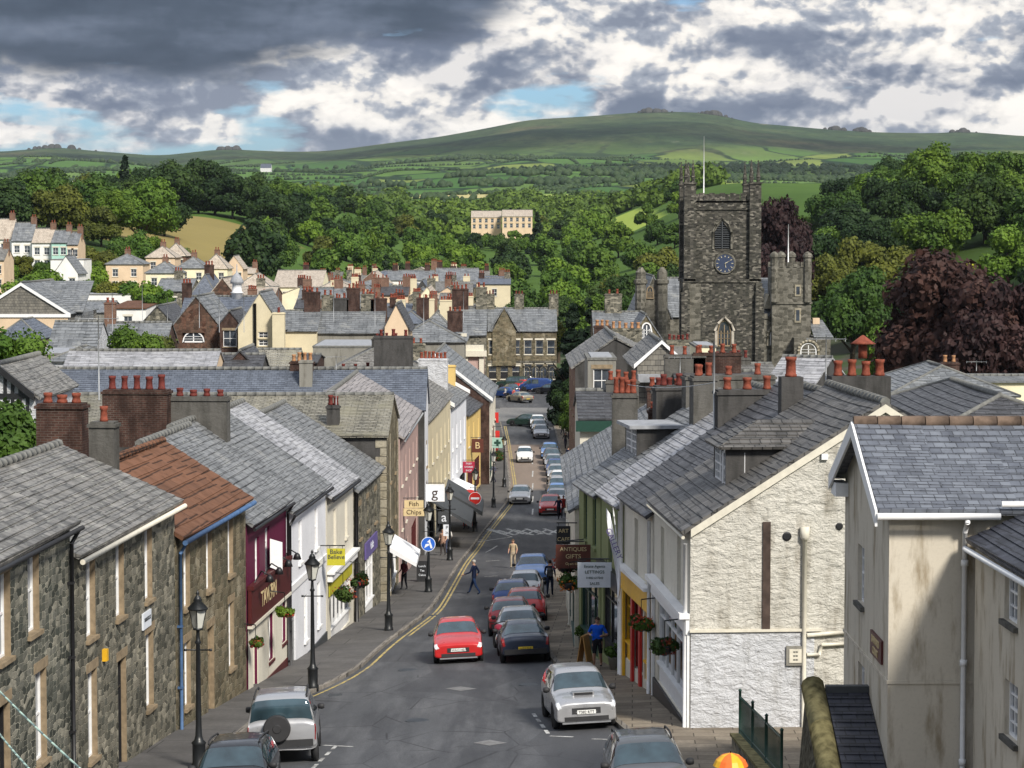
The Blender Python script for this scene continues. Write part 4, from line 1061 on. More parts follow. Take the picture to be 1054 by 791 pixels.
# painted lower part of the gable
zs = RAz(651); xs, _ = RA.hit(838, 'right', 651)
m = MB(); m.box(RA.w, RA.w + .03, .02, xs, -1.5, zs); m.build('painted_gable_base', X['white_wall'], RA.root)
m = MB(); m.box(RA.w, RA.w + .09, -.02, xs + .2, zs, zs + .07); m.build('string_course', X['cream_trim'], RA.root)
u0, _ = RA.hit(786, 'right'); u1, _ = RA.hit(794, 'right')
m = MB(); m.box(RA.w, RA.w + .05, u0, u1, zs + .07, RAz(538)); m.build('flue_strip', X['dark_brown'] if 'dark_brown' in X else X['bark'], RA.root)
u2, _ = RA.hit(829, 'right')
m = MB(); m.path([(RA.w + .1, u2, -1.2), (RA.w + .1, u2, RAz(543))], .06, 8); m.lathe([(.06, 0), (.13, .12), (.13, .4), (.05, .4)], 8, (RA.w + .1, u2, RAz(558))); m.build('downpipe', X['cream_trim'], RA.root)
m = MB(); ua, _ = RA.hit(832, 'right'); ub, _ = RA.hit(875, 'right'); m.path([(RA.w + .08, ua, RAz(655)), (RA.w + .08, ub, RAz(652))], .06, 7); m.path([(RA.w + .08, ua, RAz(675)), (RA.w + .08, ua + .35, RAz(675)), (RA.w + .08, ua + .4, RAz(665)), (RA.w + .08, ub, RAz(664))], .05, 7); m.build('waste_pipe', X['cream_trim'], RA.root)
m = MB(); uu, _ = RA.hit(820, 'right'); m.box(RA.w, RA.w + .1, uu - .25, uu + .25, RAz(686), RAz(666)); m.box(RA.w + .1, RA.w + .12, uu - .17, uu + .17, RAz(683), RAz(669), 1); m.build('meter_box', [X['grey_render'], X['cream_trim']], RA.root)
for k in range(3): text('==', .12, 'dk_grey', RA.root, (RA.w + .125, uu, RAz(672 + k * 4)), (PI / 2, 0, PI / 2))
m = MB(); uu, _ = RA.hit(849, 'right'); m.box(RA.w, RA.w + .1, uu - .09, uu + .09, RAz(474), RAz(468)); m.build('alarm_box', X['white_trim'], RA.root)
for px, py, r in ((811, 553, .11), (865, 543, .09)):
    m = MB(); uu, _ = RA.hit(px, 'right'); m.lathe([(r, 0), (r * 1.15, .03), (r * .8, .035)], 12, (RA.w - .005, uu, RAz(py)), axis='x'); m.build('wall_vent', X['black'], RA.root)
# raking verge board, drain pipe and shop cornice
m = MB()
for s0, s1 in (((0, RA.eave), (5.35, RA.ridge)), ((RA.d, RA.eave), (5.35, RA.ridge))):
    m.prism([(RA.w + .005, s0[0], s0[1] - .2), (RA.w + .005, s1[0], s1[1] - .2), (RA.w + .005, s1[0], s1[1] + .02), (RA.w + .005, s0[0], s0[1] + .02)], (.07, 0, 0))
m.build('verge_board', X['cream_trim'], RA.root)
RA.gutter('cream_trim', r=.05, ov=.16); m = MB(); m.path([(RA.w - .12, -.12, RA.eave - .4), (RA.w - .12, -.12, -1)], .06, 8); m.build('downpipe', X['white_trim'], RA.root)
m = MB(); m.box(.1, RA.w + .02, -.3, -.01, 3.15, 3.3); m.box(.15, RA.w - .02, -.12, -.012, 2.72, 3.15); m.box(.1, .3, -.1, -.012, -.8, 2.72); m.box(RA.w - .35, RA.w - .02, -.08, -.012, -.8, 2.72); m.build('shop_front', X['white_trim'], RA.root)
m = MB(); m.box(.31, RA.w - .36, -.075, -.012, -.8, .14); m.build('stall_riser', X['black'], RA.root)
def dormer(h, x, wd, yf, zb, zt, depthto, roofmat='slate_cement', wins=2, flat=False, cheek='dark_render'):
    """dormer standing on the front slope; x centre, yf = local y of its face"""
    m = MB(); a, b = x - wd / 2, x + wd / 2
    sl = (h.ridge - h.eave) / (h.d * h.rf)
    zr = lambda y: h.eave + sl * y
    yb = min(h.d * h.rf, (zt - h.eave) / sl)
    for xx, s in ((a, -1), (b, 1)):
        m.prism([(xx, yf, zr(yf)), (xx, yf, zt), (xx, yb, zt), (xx, yb, zr(yb))], (.08 * -s, 0, 0), 0)
    m.box(a + .08, b - .08, yf + .12, yf + .2, zr(yf) - .1, zt, 0)
    m.build('dormer', [X[cheek]], h.root)
    m = MB()
    if flat:
        m.box(a - .2, b + .2, yf - .3, yb + .3, zt, zt + .12)
        m.build('dormer_roof', X['lead'], h.root)
    else:
        rz = zt + wd * .30; ye = min((rz - h.eave) / sl, h.d * h.rf)
        o = .22
        slab(m, (a - o, yf - o, zt), (b + o, yf - o, zt), (x, yf + wd * .5, rz), (x, yf + wd * .5, rz), .25, .06)
        slab(m, (b + o, yf - o, zt), (b + o, yb + .2, zt), (x, ye, rz), (x, yf + wd * .5, rz), .25, .06)
        slab(m, (a - o, yb + .2, zt), (a - o, yf - o, zt), (x, yf + wd * .5, rz), (x, ye, rz), .25, .06)
        m.build('dormer_roof', X[roofmat], h.root)
    for k in range(wins):
        ww = (wd - .16) / wins; fm, gm = win_proto('sash12', ww - .04, zt - zr(yf) - .1)
        f = inst('window', fm, h.root, (a + .08 + ww * (k + .5), yf + .02, zr(yf) + .06)); inst('pane', gm, f)
x, y = RA.loc(6.0, 69.9)
dormer(RA, x, 2.3, y, 0, RA.z(at(746, 466, 69).z) + .12, 0, wins=2)
# canted window on the near corner of the dormer
m = MB(); bx, yf_ = x + 1.15, y; zb_ = RA.eave + (RA.ridge - RA.eave) / 5.35 * (yf_ - .1); zt_ = RA.z(at(746, 466, 69).z) + .1
m.prism([(bx - .62, yf_ - .02, zb_), (bx + .0, yf_ + .62, zb_), (bx - .3, yf_ + .7, zb_), (bx - .7, yf_ + .3, zb_)][::-1], (0, 0, zt_ - zb_)); m.build('dormer_corner', X['dark_render'], RA.root)
fm, gm = win_proto('sash12', .78, zt_ - zb_ - .12); f = inst('window', fm, RA.root, (bx - .27, yf_ + .26, zb_ + .06), (0, 0, PI / 4)); inst('pane', gm, f)
def bB(h):
    for px, t, b in ((655, 534, 596), (668, 540, 602)): h.opx('front', px, t, b, .75, 'sash1', 'cream_trim')
    h.op('front', h.w * .5, .3, h.w * .34, 2.2, 'door', 'red_paint'); h.op('front', h.w * .16, .3, 1.6, 2.2, 'shop', 'yellow_paint'); h.op('front', h.w * .84, .3, 1.6, 2.2, 'shop', 'yellow_paint')
RB = LH('shop_building', 'narrow cream shop with yellow and red shop front', 'shop', (3.72, 80), (4.34, 74.1), -8.62, -4.95, 5.3, 'cream_pale', 'slate_dark', bB, trim='cream_trim', zg=near_z(4, 76) + .12, roofkw=dict(course=.3, verge=.02), wallkw=dict(lint=False), group=GR)
m = MB(); m.box(.1, RB.w - .1, -.14, -.012, 2.6, 3.3, 0); m.box(.05, RB.w - .05, -.3, -.01, 3.31, 3.42, 1); m.box(.15, .35, -.1, -.012, -.8, 2.6, 0); m.box(RB.w - .35, RB.w - .15, -.1, -.012, -.8, 2.6, 0); m.box(2.0, 2.3, -.1, -.012, -.8, 2.6, 2); m.box(3.6, 3.9, -.1, -.012, -.8, 2.6, 2)
m.build('shop_front', [X['yellow_paint'], X['white_trim'], X['red_paint']], RB.root)
m = MB(); m.path([(.1, -.12, RB.eave - .2), (.1, -.12, -1)], .06, 8); m.path([(RB.w - .1, -.12, RB.eave - .2), (RB.w - .1, -.12, -1)], .06, 8); m.build('downpipe', X['white_trim'], RB.root)
def bC(h):
    for px, t, b in ((628, 527, 585), (637, 530, 600)): h.opx('front', px, t, b, .8, 'sash1', 'dk_green')
    h.op('front', h.w * .5, .1, h.w * .8, 2.6, 'shop', 'black')
RC = LH('shop_building', 'green washed shop with black shop front beside the cream shop', 'shop', (3.15, 85), (3.70, 80.1), -9.02, -5.4, 5.3, 'green_wall', 'slate_light', bC, trim='green_wall', zg=near_z(3.5, 82) + .12, roofkw=dict(course=.3, verge=.02), wallkw=dict(lint=False), group=GR)
m = MB(); m.path([(RC.w - .1, -.12, RC.eave - .2), (RC.w - .1, -.12, -1)], .06, 8); m.build('downpipe', X['white_trim'], RC.root)
m = MB(); m.box(.05, RC.w - .15, -.2, -.01, 2.8, 3.4); m.build('fascia', X['black'], RC.root)
def bD(h):
    for f in (.3, .72): h.op('front', h.w * f, 4.0, .8, 1.9, 'sash1', 'dk_green')
    h.op('front', h.w * .5, .1, h.w * .8, 2.6, 'shop', 'dk_green')
RD = LH('shop_building', 'olive green shop with dark green shop front further up the right row', 'shop', (2.5, 90), (3.12, 85.1), -9.22, -5.9, 5.0, 'green_wall', 'slate_grey', bD, trim='green_wall', zg=near_z(3, 87) + .12, roofkw=dict(course=.3, verge=.02), wallkw=dict(lint=False), group=GR)
m = MB(); m.box(.05, RD.w - .05, -.2, -.01, 2.8, 3.4); m.build('fascia', X['dk_green'], RD.root)
RE = LH('shop_building', 'grey shop with dark slate roof at the bend of the right row', 'shop', (2.5, 112), (2.35, 90.1), -10.3, -7.2, 5.0, 'cream_trim', 'slate_grey', lambda h: [h.row('front', 5, 3.7, .9, 1.7, 'sash1', 'dk_grey'), h.row('front', 3, .1, 5.8, 2.5, 'shop', 'dk_green')], trim='cream_trim', zg=near_z(3, 100) + .12, roofkw=dict(course=.3), wallkw=dict(lint=False), group=GR)
x, y = RD.loc(4.35, 88.5)
dormer(RD, RD.w * .35, 2.4, y, 0, RD.z(at(640, 440, 88).z), 0, wins=2, flat=True)
# chimneys of the right row
ch(RA, 884, 387, 75.4, 1.85, .8, 3.4, 'dark_render', 4, 'pot', ph=.62, pr=.17, cap=False)
ch(RA, 814, 388, 74.9, .68, .6, 1.9, 'dark_render', 1, 'pot', ph=.72, pr=.2, cap=False)
ch(RB, 769, 401, 80.2, 2.1, .75, 2.6, 'dark_render', 3, 'pot', ph=.5, pr=.17)
ch(RC, 724, 387, 85.4, .85, .8, 2.6, 'conc_render', 2, 'pot', ph=.5)
ch(RD, 750, 386, 90.5, 3.4, .8, 3.4, 'conc_render', 3, 'pot', ph=.45)
ch(RD, 691, 397, 92, 1.3, .8, 3.2, 'dark_render', 2, 'pot_dark')
ch(RE, 643, 405, 96, 1.0, .8, 2.6, 'conc_render', 4, 'pot', ph=.7)
ch(RE, 690, 421, 93.5, 1.7, .8, 2.2, 'brick_dark', 5, 'pot', ph=.36)
ch(RE, 689, 401, 103, 1.5, .8, 3, 'dark_render', 3, 'pot_dark')
ch(RE, 684, 398, 110, 1.6, .8, 3, 'brick_dark', 4, 'pot', ph=.5)
# conical cowl and aerials
def cowl(p):
    m = MB(); m.lathe([(.14, 0), (.14, .45)], 10, p); m.lathe([(.42, .45), (.30, .52), (.03, .72)], 12, p); return m
p = at(888, 369, 75.4)
e = empty('chimney_cowl', p, 0, 'clay chimney cowl with a conical cap on the dark stack right of the gable', 'cowl'); cowl((0, 0, 0)).build('cap', X['pot'], e)

# ================================================================== FRONT RIGHT HOUSE
zg0 = -13.0
def b0(h):
    h.opx('left', 886.5, 562, 622, .95, 'sash12'); h.opx('left', 886.5, 684, 716, .95, 'case')
F0 = House('rendered_house', 'tall cream rendered house with rust stained wall and blue-grey slate roof at right', 'house', (7.5, 48), (14, 48), zg0, None, 6.4)
F0.eave = 0
b0(F0)
F0.walls(-5.42 - zg0, 'front_render', -4.1 - zg0, 'x', 'conc_render', ridgefrac=.5, wallkw={} if 0 else None) if 0 else F0.walls(-5.42 - zg0, 'front_render', -4.08 - zg0, 'x', 'conc_render', lint=False)
F0.roofs('slate_front', ov=.3, verge=.28, course=.26, rmat='ridge_clay')
m = MB(); e = F0.eave; sl_ = (F0.ridge - e) / 3.2
m.prism([(-.34, -.34, e - sl_ * .34 - .22), (-.34, -.34, e - sl_ * .34 + .1), (-.34, 3.2, F0.ridge + .1), (-.34, 3.2, F0.ridge - .22)], (.05, 0, 0))
m.prism([(-.34, 6.74, e - sl_ * .34 - .22), (-.34, 3.2, F0.ridge - .22), (-.34, 3.2, F0.ridge + .1), (-.34, 6.74, e - sl_ * .34 + .1)], (.05, 0, 0))
m.box(-.28, 0, 5.9, 6.7, e - .45, e - .15); m.build('barge_board', X['white_trim'], F0.root)
m = MB(); m.tube((-.3, -.38, e - .16), (1.78 + .35, -.38, e - .16), .07, .07, 8); m.tube((2.15, -.38, e + .08), (6.4, -.38, e + .08), .06, .06, 8); m.build('gutter', X['white_trim'], F0.root)
xp, _ = F0.hit(994, 'front')
m = MB(); m.path([(xp, -.36, e - .15), (xp, -.36, e - .28), (xp, -.1, e - .5), (xp, -.1, -1)], .055, 8)
for k in range(4): m.lathe([(.075, 0), (.075, .12)], 8, (xp, -.1, k * 2.0 + .4))
m.build('downpipe', X['white_trim'], F0.root)
zz = F0.z(at(950, 704, 48).z); m = MB(); m.box(-.03, 1.9, -.03, 0, zz, zz + .06); m.box(-.03, 0, 0, 6.4, zz, zz + .06); m.build('string_course', X['front_render'], F0.root)
u, z = F0.hit(903.5, 'left', 666)
y = 6.4 - u
m = MB(); m.box(-.05, 0, y - .75, y + .75, z - .24, z + .24); m.build('house_name_plate', X['maroon'], F0.root)
text('BARNARD', .22, 'sign_cream', F0.root, (-.055, y, z + .1), (PI / 2, 0, -PI / 2)); text('COURT', .22, 'sign_cream', F0.root, (-.055, y, z - .12), (PI / 2, 0, -PI / 2))
F1 = House('rendered_house_wing', 'cream rendered wing with white sash windows under a dark lean roof at the right edge', 'house', (9.14, 47.6), (9.46, 38), zg0, None, 5)
F1.eave = 0
for t, b in ((580, 642), (703, 762)): F1.opx('front', 1041, t, b, 1.0, 'sash12')
F1.walls(-6.05 - zg0, 'front_render', -4.95 - zg0, 'x', 'conc_render', lint=False); F1.roofs('slate_porch', ov=.15, verge=.05, course=.26); F1.gutter('white_trim', r=.06, ov=.15)
# porch roof, mossy buttress wall
e = empty('porch', (6.6, 48, -12), 0, 'small dark slate porch roof leaning on the cream house behind a mossy wall', 'porch')
m = MB(); slab(m, (0, -1.5, -12.0 + 12 + .75 - .1), (.88, -1.5, .65), (.88, 2.6, 2.3), (0, 2.6, 2.3), .28, .08); m.build('roof', X['slate_porch'], e)
m = MB(); m.box(.05, .85, -1.2, 2.55, -2, .6); m.box(.05, .85, 2.45, 2.62, .6, 2.25); m.build('wall', X['front_render'], e)
m = MB(); m.box(0, .9, 2.5, 2.72, 2.36, 2.5); m.build('ridge_board', X['dk_grey'], e)
e = empty('buttress_wall', (6.1, 48, -12), 0, 'rough dark sloping wall with a rounded mossy coping beside the porch', 'wall')
m = MB()
A = [(-.15, 2.9, 2.25), (.45, 2.9, 2.45)]; 
prof = lambda y, zt, xl: [(xl, y, -2.5), (.47, y, -2.5), (.47, y, zt), (.12, y, zt)]
S_ = [prof(2.95, 2.35, -.2), prof(1.5, 1.75, -.45), prof(-1.8, .3, -.95)]
for a, b in zip(S_, S_[1:]):
    for k in range(4): m.poly([a[k], a[(k + 1) % 4], b[(k + 1) % 4], b[k]])
m.poly(S_[0]); m.poly(S_[-1][::-1])
m.build('wall', X['rough_dark'] if 'rough_dark' in X else X['stone_tower'], e)
m = MB(); m.path([(.27, 2.98, 2.42), (.27, 1.5, 1.8), (.27, -1.8, .36)], .25, 12); m.build('coping', X['moss'], e)
# ================================================================== THE TOWN BEHIND THE LEFT ROW
OCC = []
_TH = TH
def TH(name, label, cat, px0, px1, Y, *a, **k):
    OCC.append((px0 - 2, px1 + 2, Y)); return _TH(name, label, cat, px0, px1, Y, *a, **k)
def chm(h, fx, hgt=1.6, wx=1.3, mat='brick_dark', pots=3, pm='pot', fy=.5, wy=.7, **k):
    """stack standing on the ridge of a house"""
    x = h.w * fx; z = h.ridge if h.ridge else h.eave
    return h.chim(x, h.d * fy, wx, wy, z - 1.2, z + hgt, mat, pots, pm, world=False, **k)
TW = dict(sill=True)
rowf = lambda *rows: (lambda h: [h.row('front', *r) for r in rows])
t1 = TH('workshop', 'long pale slate workshop roof with a dark lower opening, left of the brown gables', 'building', 64, 220, 172, 384, 362, 7, 'x', 'far_peach', 'slate_light')
TH('outbuilding', 'dark low slate roofs beside the long pale workshop roof', 'building', 221, 268, 176, 384, 366, 6, 'x', 'dark_render', 'slate_dark')
TH('outbuilding', 'light slate roof with rough texture before the cream gable', 'building', 262, 306, 184, 377, 361, 6, 'x', 'stone_mid', 'slate_rough')
TH('outbuilding', 'pointed dark gable roof between the two slate workshops', 'building', 232, 262, 178, 378, 362, 9, 'y', 'brick_dark', 'slate_dark')
t = TH('slate_house', 'grey slate house roof right behind the red brick stack', 'house', 105, 170, 215, 357, 333, 8, 'x', 'brick_dark', 'slate_far'); chm(t, .02, 1.9, 1.0, 'brick_red', 2)
t = TH('slate_house', 'pale slate house roof left of the red brick stack', 'house', 49, 98, 208, 360, 332, 8, 'x', 'white_wall', 'slate_far')
TH('outbuilding', 'light flat roofed outbuilding in the yard below the tall brick stack', 'building', 24, 66, 188, 366, 362, 9, 'flat', 'grey_render', 'lead')
TH('outbuilding', 'cluttered pale lean roof left of the long pale workshop', 'building', 50, 104, 184, 372, 358, 7, 'hip', 'white_wall', 'slate_far')
t = TH('chapel', 'wide dark slate-hung gable with white verge boards and peach wall', 'chapel', -26, 70, 262, 323, 292, 18, 'y', 'slate_hung' if 'slate_hung' in X else 'slate_far', 'slate_far', trim='white_trim')
m = MB()
for s0, s1 in (((-.3, t.eave), (t.w / 2, t.ridge)), ((t.w + .3, t.eave), (t.w / 2, t.ridge))):
    m.prism([(s0[0], -.2, s0[1] - .35), (s1[0], -.2, s1[1] - .25), (s1[0], -.2, s1[1] + .1), (s0[0], -.2, s0[1] + .02)], (0, .06, 0))
m.box(-.3, t.w + .3, -.22, -.03, t.eave - .4, t.eave - .05); m.build('barge_board', X['white_trim'], t.root)
m = MB(); m.box(0, t.w, -.06, -.01, t.eave - 4, t.eave - .42); m.build('front_wall_band', X['far_peach'], t.root)
m = MB(); slab(m, (t.w - 7, t.d * .2, t.eave), (t.w + 1, t.d * .2, t.eave), (t.w + 1, t.d * .6, t.ridge), (t.w - 7, t.d * .6, t.ridge), .5, .1); m.box(t.w - 6.9, t.w + .9, t.d * .22, t.d * .6, -2, t.eave); m.build('side_roof', X['slate_far'], t.root)
TH('villa', 'peach house with hipped dark slate roof and two brick framed windows', 'house', -4, 40, 222, 348, 329, 9, 'hip', 'far_peach', 'slate_blue', lambda h: [h.row('front', 2, h.eave - 2.3, 1.5, 1.9, 'sash4'), ], trim='brick_red')
# half timbered gable at the left edge
t = TH('timbered_building', 'black and white half timbered gable at the left edge', 'house', -40, 36, 104, 408, 377, 9, 'y', 'white_wall', 'slate_warm', zg=-17.5)
m = MB()
for k in range(9):
    x = t.w * (.1 + .1 * k); zt = t.eave + (t.ridge - t.eave) * (1 - abs(x - t.w / 2) / (t.w / 2)) - .1; m.box(x - .07, x + .07, -.05, 0, t.eave - 2, zt)
m.box(0, t.w, -.06, -.01, t.eave - .1, t.eave + .12)
for s in (0, 1):
    a = (0 if s == 0 else t.w); m.prism([(a, -.3, t.eave - .2), (t.w / 2, -.3, t.ridge - .2), (t.w / 2, -.3, t.ridge + .12), (a, -.3, t.eave + .12)], (0, .3, 0))
m.build('timber_frame', X['black'], t.root)
# brown stone institute with arched window and cupola
t = TH('stone_institute', 'brown stone gabled hall with a white arched window', 'hall', 172, 232, 240, 343, 306, 14, 'y', 'red_stone', 'slate_far', lambda h: h.opx('front', 199, 341, 353, 2.2, 'arch'), trim='red_stone')
t2 = TH('slate_hall', 'long blue slate roof behind the brown gabled hall with a small cupola', 'hall', 184, 258, 252, 336, 306, 11, 'x', 'red_stone', 'slate_blue')
p = Vector((t2.w * .73, t2.d / 2, t2.ridge))
m = MB(); m.lathe([(.6, -1.2), (.6, .4), (.75, .45), (.5, .6), (.5, 1.4), (.72, 1.45), (.7, 1.7), (.55, 2.05), (.28, 2.4), (.07, 2.6), (.04, 3.5)], 12, p, mis=[0, 0, 0, 0, 0, 1, 1, 1, 1, 1]); m.build('cupola', [X['white_trim'], X['lead']], t2.root)
TH('brick_house', 'small red brown gabled house between the hall and the cream gable', 'house', 226, 247, 238, 334, 321, 10, 'y', 'brick_dark', 'slate_dark', lambda h: h.row('front', 1, h.eave - 2.2, 1.3, 1.6, 'sash4'))
chm(t2, .02, 1.5, 1.0)
t = TH('cream_gable_house', 'cream gable with a long black pipe and a shoulder chimney', 'house', 245, 290, 236, 337, 302, 12, 'y', 'cream', 'slate_far', lambda h: (h.opx('front', 271, 342, 348, .9, 'sash4'), h.opx('front', 271, 350, 356, .9, 'sash4')), trim='cream')
xx, _ = t.hit(263, 'front'); m = MB(); m.path([(xx, -.12, t.ridge - 1), (xx, -.12, -1)], .16, 6); m.build('downpipe', X['black'], t.root)
a = at(286.5, 322, 235); t.chim(a.x, 235.4, 1.15, 1.2, a.z - 8, a.z, 'cream', 2, 'pot_dark')
t = TH('cream_house', 'cream walled range under a grey slate roof with dormer gable', 'house', 291, 326, 239, 341, 321, 10, 'x', 'cream', 'slate_far'); chm(t, .75, 2.0, 1.6)
t = TH('grey_house', 'tall pale grey rendered range with wide patched slate roof', 'house', 327, 394, 240, 343, 320, 10, 'x', 'grey_render', 'slate_far', lambda h: h.row('front', 2, h.eave - 3, 1.1, 1.5, 'sash4')); 
for f in (.1, .3, .5, .72, .9): chm(t, f, rnd.uniform(1.2, 2.4), rnd.uniform(1.1, 2), rnd.choice(['brick_dark', 'dark_render', 'stone_mid']), rnd.choice([2, 3]))
TH('tan_gable_house', 'small steep tan gable between grey slate roofs', 'house', 396, 420, 232, 337, 314, 10, 'y', 'far_peach', 'slate_dark', trim='cream')
t = TH('hipped_house', 'broad grey hipped slate roof behind the white classical building', 'house', 403, 478, 248, 352, 330, 14, 'hip', 'grey_render', 'slate_far')
chm(t, .85, 1.0, 1.6)
t = TH('slate_house', 'dark slate roof and tall brick stack right of the broad hipped roof', 'house', 466, 500, 262, 345, 318, 10, 'x', 'stone_mid', 'slate_far'); chm(t, .2, 2.2, 1.8, 'brick_dark', 4); chm(t, .85, 2.4, 1.2, 'stone_mid', 2)
t = TH('classical_building', 'white and pink classical building with a panelled parapet', 'building', 428, 498, 256, 366, 362, 14, 'flat', 'pink', 'lead', rowf((4, 1, 1.3, 2.4, 'sash4')), trim='white_trim')
m = MB(); e = t.eave
m.box(-.3, t.w + .3, -.5, .2, e - .1, e + .5); m.box(1.4, t.w - 2.0, -.25, .6, e + .5, e + 2.0); m.box(1.2, t.w - 1.8, -.4, .7, e + 2.0, e + 2.3); m.box(0, t.w, -.2, .3, e + .5, e + 1.1)
for k in range(5): x = k * (t.w - .5) / 4; m.box(x, x + .5, -.2, 0, -2, e - .1)
m.build('cornice', X['cream_trim'], t.root)
m = MB(); m.box(2.0, t.w - 2.6, -.3, -.25, e + .8, e + 1.7); m.build('parapet_panel', X['pink'], t.root)
t = TH('hipped_house', 'brownish weathered hipped roof with a dark stack before the grey range', 'house', 338, 436, 192, 384, 356, 13, 'hip', 'grey_render', 'slate_warm'); chm(t, .62, .6, 3.2, 'dark_render', 4, 'pot_dark'); chm(t, .9, .2, 1.3, 'stone_mid', 2)
t = TH('flat_roof_building', 'pale grey wall and flat roof under the cream and grey ranges', 'building', 322, 386, 215, 358, 356, 12, 'flat', 'grey_render', 'lead')
TH('outbuilding', 'dark brick yard building with row of tan pots beside it', 'building', 290, 326, 200, 374, 366, 8, 'x', 'brick_dark', 'slate_dark')
# bedford square stone range
GB = 'stone buildings on the square'
def bq(h):
    n = 3
    for zz, q in ((11.6, 1.8), (7.2, 2.0)): h.row('front', n, zz, 1.25, q, 'sash', 'cream_trim')
    h.row('front', 4, 0, 1.5, 3.6, 'arch', 'stone_grey', )
def sq(label, px0, px1, gab, arc):
    def b(h):
        n = 2 if px1 - px0 < 30 else 3
        e = h.eave
        h.row('front', n, e - 3.4, 1.1, 2.1, 'sash', 'cream_trim'); h.row('front', n, e - 7.0, 1.1, 2.2, 'sash', 'cream_trim')
        h.row('front', 4 if arc else 3, .1, 1.1, 3.0, 'arch' if arc else 'door', 'stone_grey' if arc else 'black')
    h = TH('stone_building', label, 'building', px0, px1, 352, 341, 318, 12, 'x', 'stone_brown', 'slate_far', b, GB, zg=-22.4, trim='cream_trim')
    if gab:
        m = MB(); c = h.w * .5; e = h.eave
        m.prism([(c - 1.7, -.3, e - 5), (c + 1.7, -.3, e - 5), (c + 1.7, -.3, e), (c, -.3, e + 3.3), (c - 1.7, -.3, e)], (0, .9, 0)); m.build('gablet', X['stone_brown'], h.root)
        m = MB()
        slab(m, (c - 2, 4, e), (c - 2, -.4, e), (c, -.4, e + 3.4), (c, 5, e + 3.4), .5, .1); slab(m, (c + 2, -.4, e), (c + 2, 4, e), (c, 5, e + 3.4), (c, -.4, e + 3.4), .5, .1); m.build('gablet_roof', X['slate_far'], h.root)
    (chm(h, .08, 2.2, 1.4, 'stone_mid', 3, 'pot_dark') if gab else None); chm(h, .93, 2.2, 1.4, 'stone_mid', 3, 'pot_dark')
    m = MB(); m.box(0, h.w, -.12, -.01, 3.6, 3.9); m.build('string_course', X['stone_grey'], h.root)
    return h
S1 = sq('tall stone building with a central gablet on the far side of the square', 501, 537, True, False)
S2 = sq('plain stone building with a pale arcade right of the gabled one on the square', 537.5, 573, False, True)
# ---- low roofs and stacks beyond, towards the river
FARL = [
 ('long_cream_building', 'long cream roofed building with a white wall in the middle of the town', 357, 421, 400, 318, 301, 14, 'x', 'cream_bright', 'tile_pale'),
 ('cream_hall', 'wide pale cream roofed hall left of the orange gable', 281, 331, 470, 296, 279, 22, 'x', 'cream_bright', 'tile_pale'),
 ('slate_hall', 'low pale slate hall between the cream hall and the orange gable', 331, 372, 480, 297, 290, 16, 'x', 'far_white', 'slate_far'),
 ('orange_gable_building', 'orange red gable standing above the cream roofs', 367, 398, 490, 294, 281, 24, 'y', 'brick_red', 'tile_pale'),
 ('market_shed', 'blue-grey shed with two dark gables', 411, 427, 430, 300, 290, 14, 'y', 'dark_render', 'slate_blue'),
 ('market_shed', 'second blue-grey dark gabled shed, to the right of its twin', 427, 442, 430, 300, 289, 14, 'y', 'dark_render', 'slate_blue'),
 ('slate_house', 'pale roofed terrace above the blue-grey sheds', 398, 446, 520, 289, 279, 14, 'x', 'far_white', 'slate_far'),
 ('slate_hall', 'blue slate hall beside the tall dark conifer', 448, 492, 470, 291, 277, 14, 'x', 'far_peach', 'slate_far'),
 ('cream_gable_house', 'bright cream gable in front of the peach stacks', 428, 452, 350, 311, 296, 14, 'y', 'cream_bright', 'tile_pale'),
 ('cream_house', 'cream house with a row of red pots near the conifer', 452, 482, 345, 313, 303, 12, 'x', 'cream_bright', 'slate_warm'),
 ('cream_house', 'pale yellow house with a tall yellow stack near the conifer', 470, 486, 355, 304, 293, 10, 'x', 'cream_bright', 'slate_warm'),
 ('peach_house', 'peach coloured house with a flat pale roof behind the red pots', 446, 476, 400, 300, 291, 12, 'x', 'far_peach', 'slate_warm'),
 ('grey_house', 'dark slate roofed house below the cream hall', 305, 352, 330, 316, 297, 14, 'x', 'far_white', 'slate_far'),
 ('grey_house', 'grey slate roof with skylights left of the long cream building', 352, 375, 320, 320, 302, 14, 'x', 'grey_render', 'slate_far'),
 ('white_house', 'small white walled house under dark stacks behind the cream gable', 303, 322, 300, 318, 309, 10, 'x', 'far_white', 'slate_dark'),
 ('brick_hall', 'orange brick hall with arched openings behind the slate hall roof', 246, 282, 340, 305, 296, 12, 'x', 'brick_red', 'tile_pale'),
 ('peach_house', 'wide peach house with a pale roof above the orange brick hall', 243, 279, 430, 296, 282, 14, 'hip', 'far_peach', 'tile_pale'),
 ('grey_house', 'house with steep white barged roof above the arched hall', 197, 222, 310, 303, 283, 12, 'hip', 'far_white', 'slate_blue'),
 ('slate_hall', 'brown sided slate roof right of the steep blue hipped roof', 214, 244, 300, 306, 287, 16, 'y', 'red_stone', 'tile_pale'),
 ('white_shed', 'white gabled shed with a brown eave in the old yard', 113, 150, 290, 318, 312, 14, 'mono', 'far_white', 'slate_brown'),
 ('stone_barn', 'dark stone gable right of the white shed', 146, 178, 262, 333, 316, 14, 'y', 'stone_mid', 'slate_dark'),
 ('garden_wall_building', 'low long building with a white parapet under the hedges', 80, 168, 330, 304, 302, 6, 'flat', 'far_white', 'lead'),
 ('grey_house', 'low grey building with a flat roof beside the white shed', 78, 112, 296, 322, 311, 12, 'x', 'grey_render', 'slate_far'),
 ('slate_house', 'long slate house roof above the arched hall, below the hay field', 160, 196, 345, 300, 288, 12, 'x', 'stone_mid', 'slate_far'),
]
GF = 'houses of the town centre'
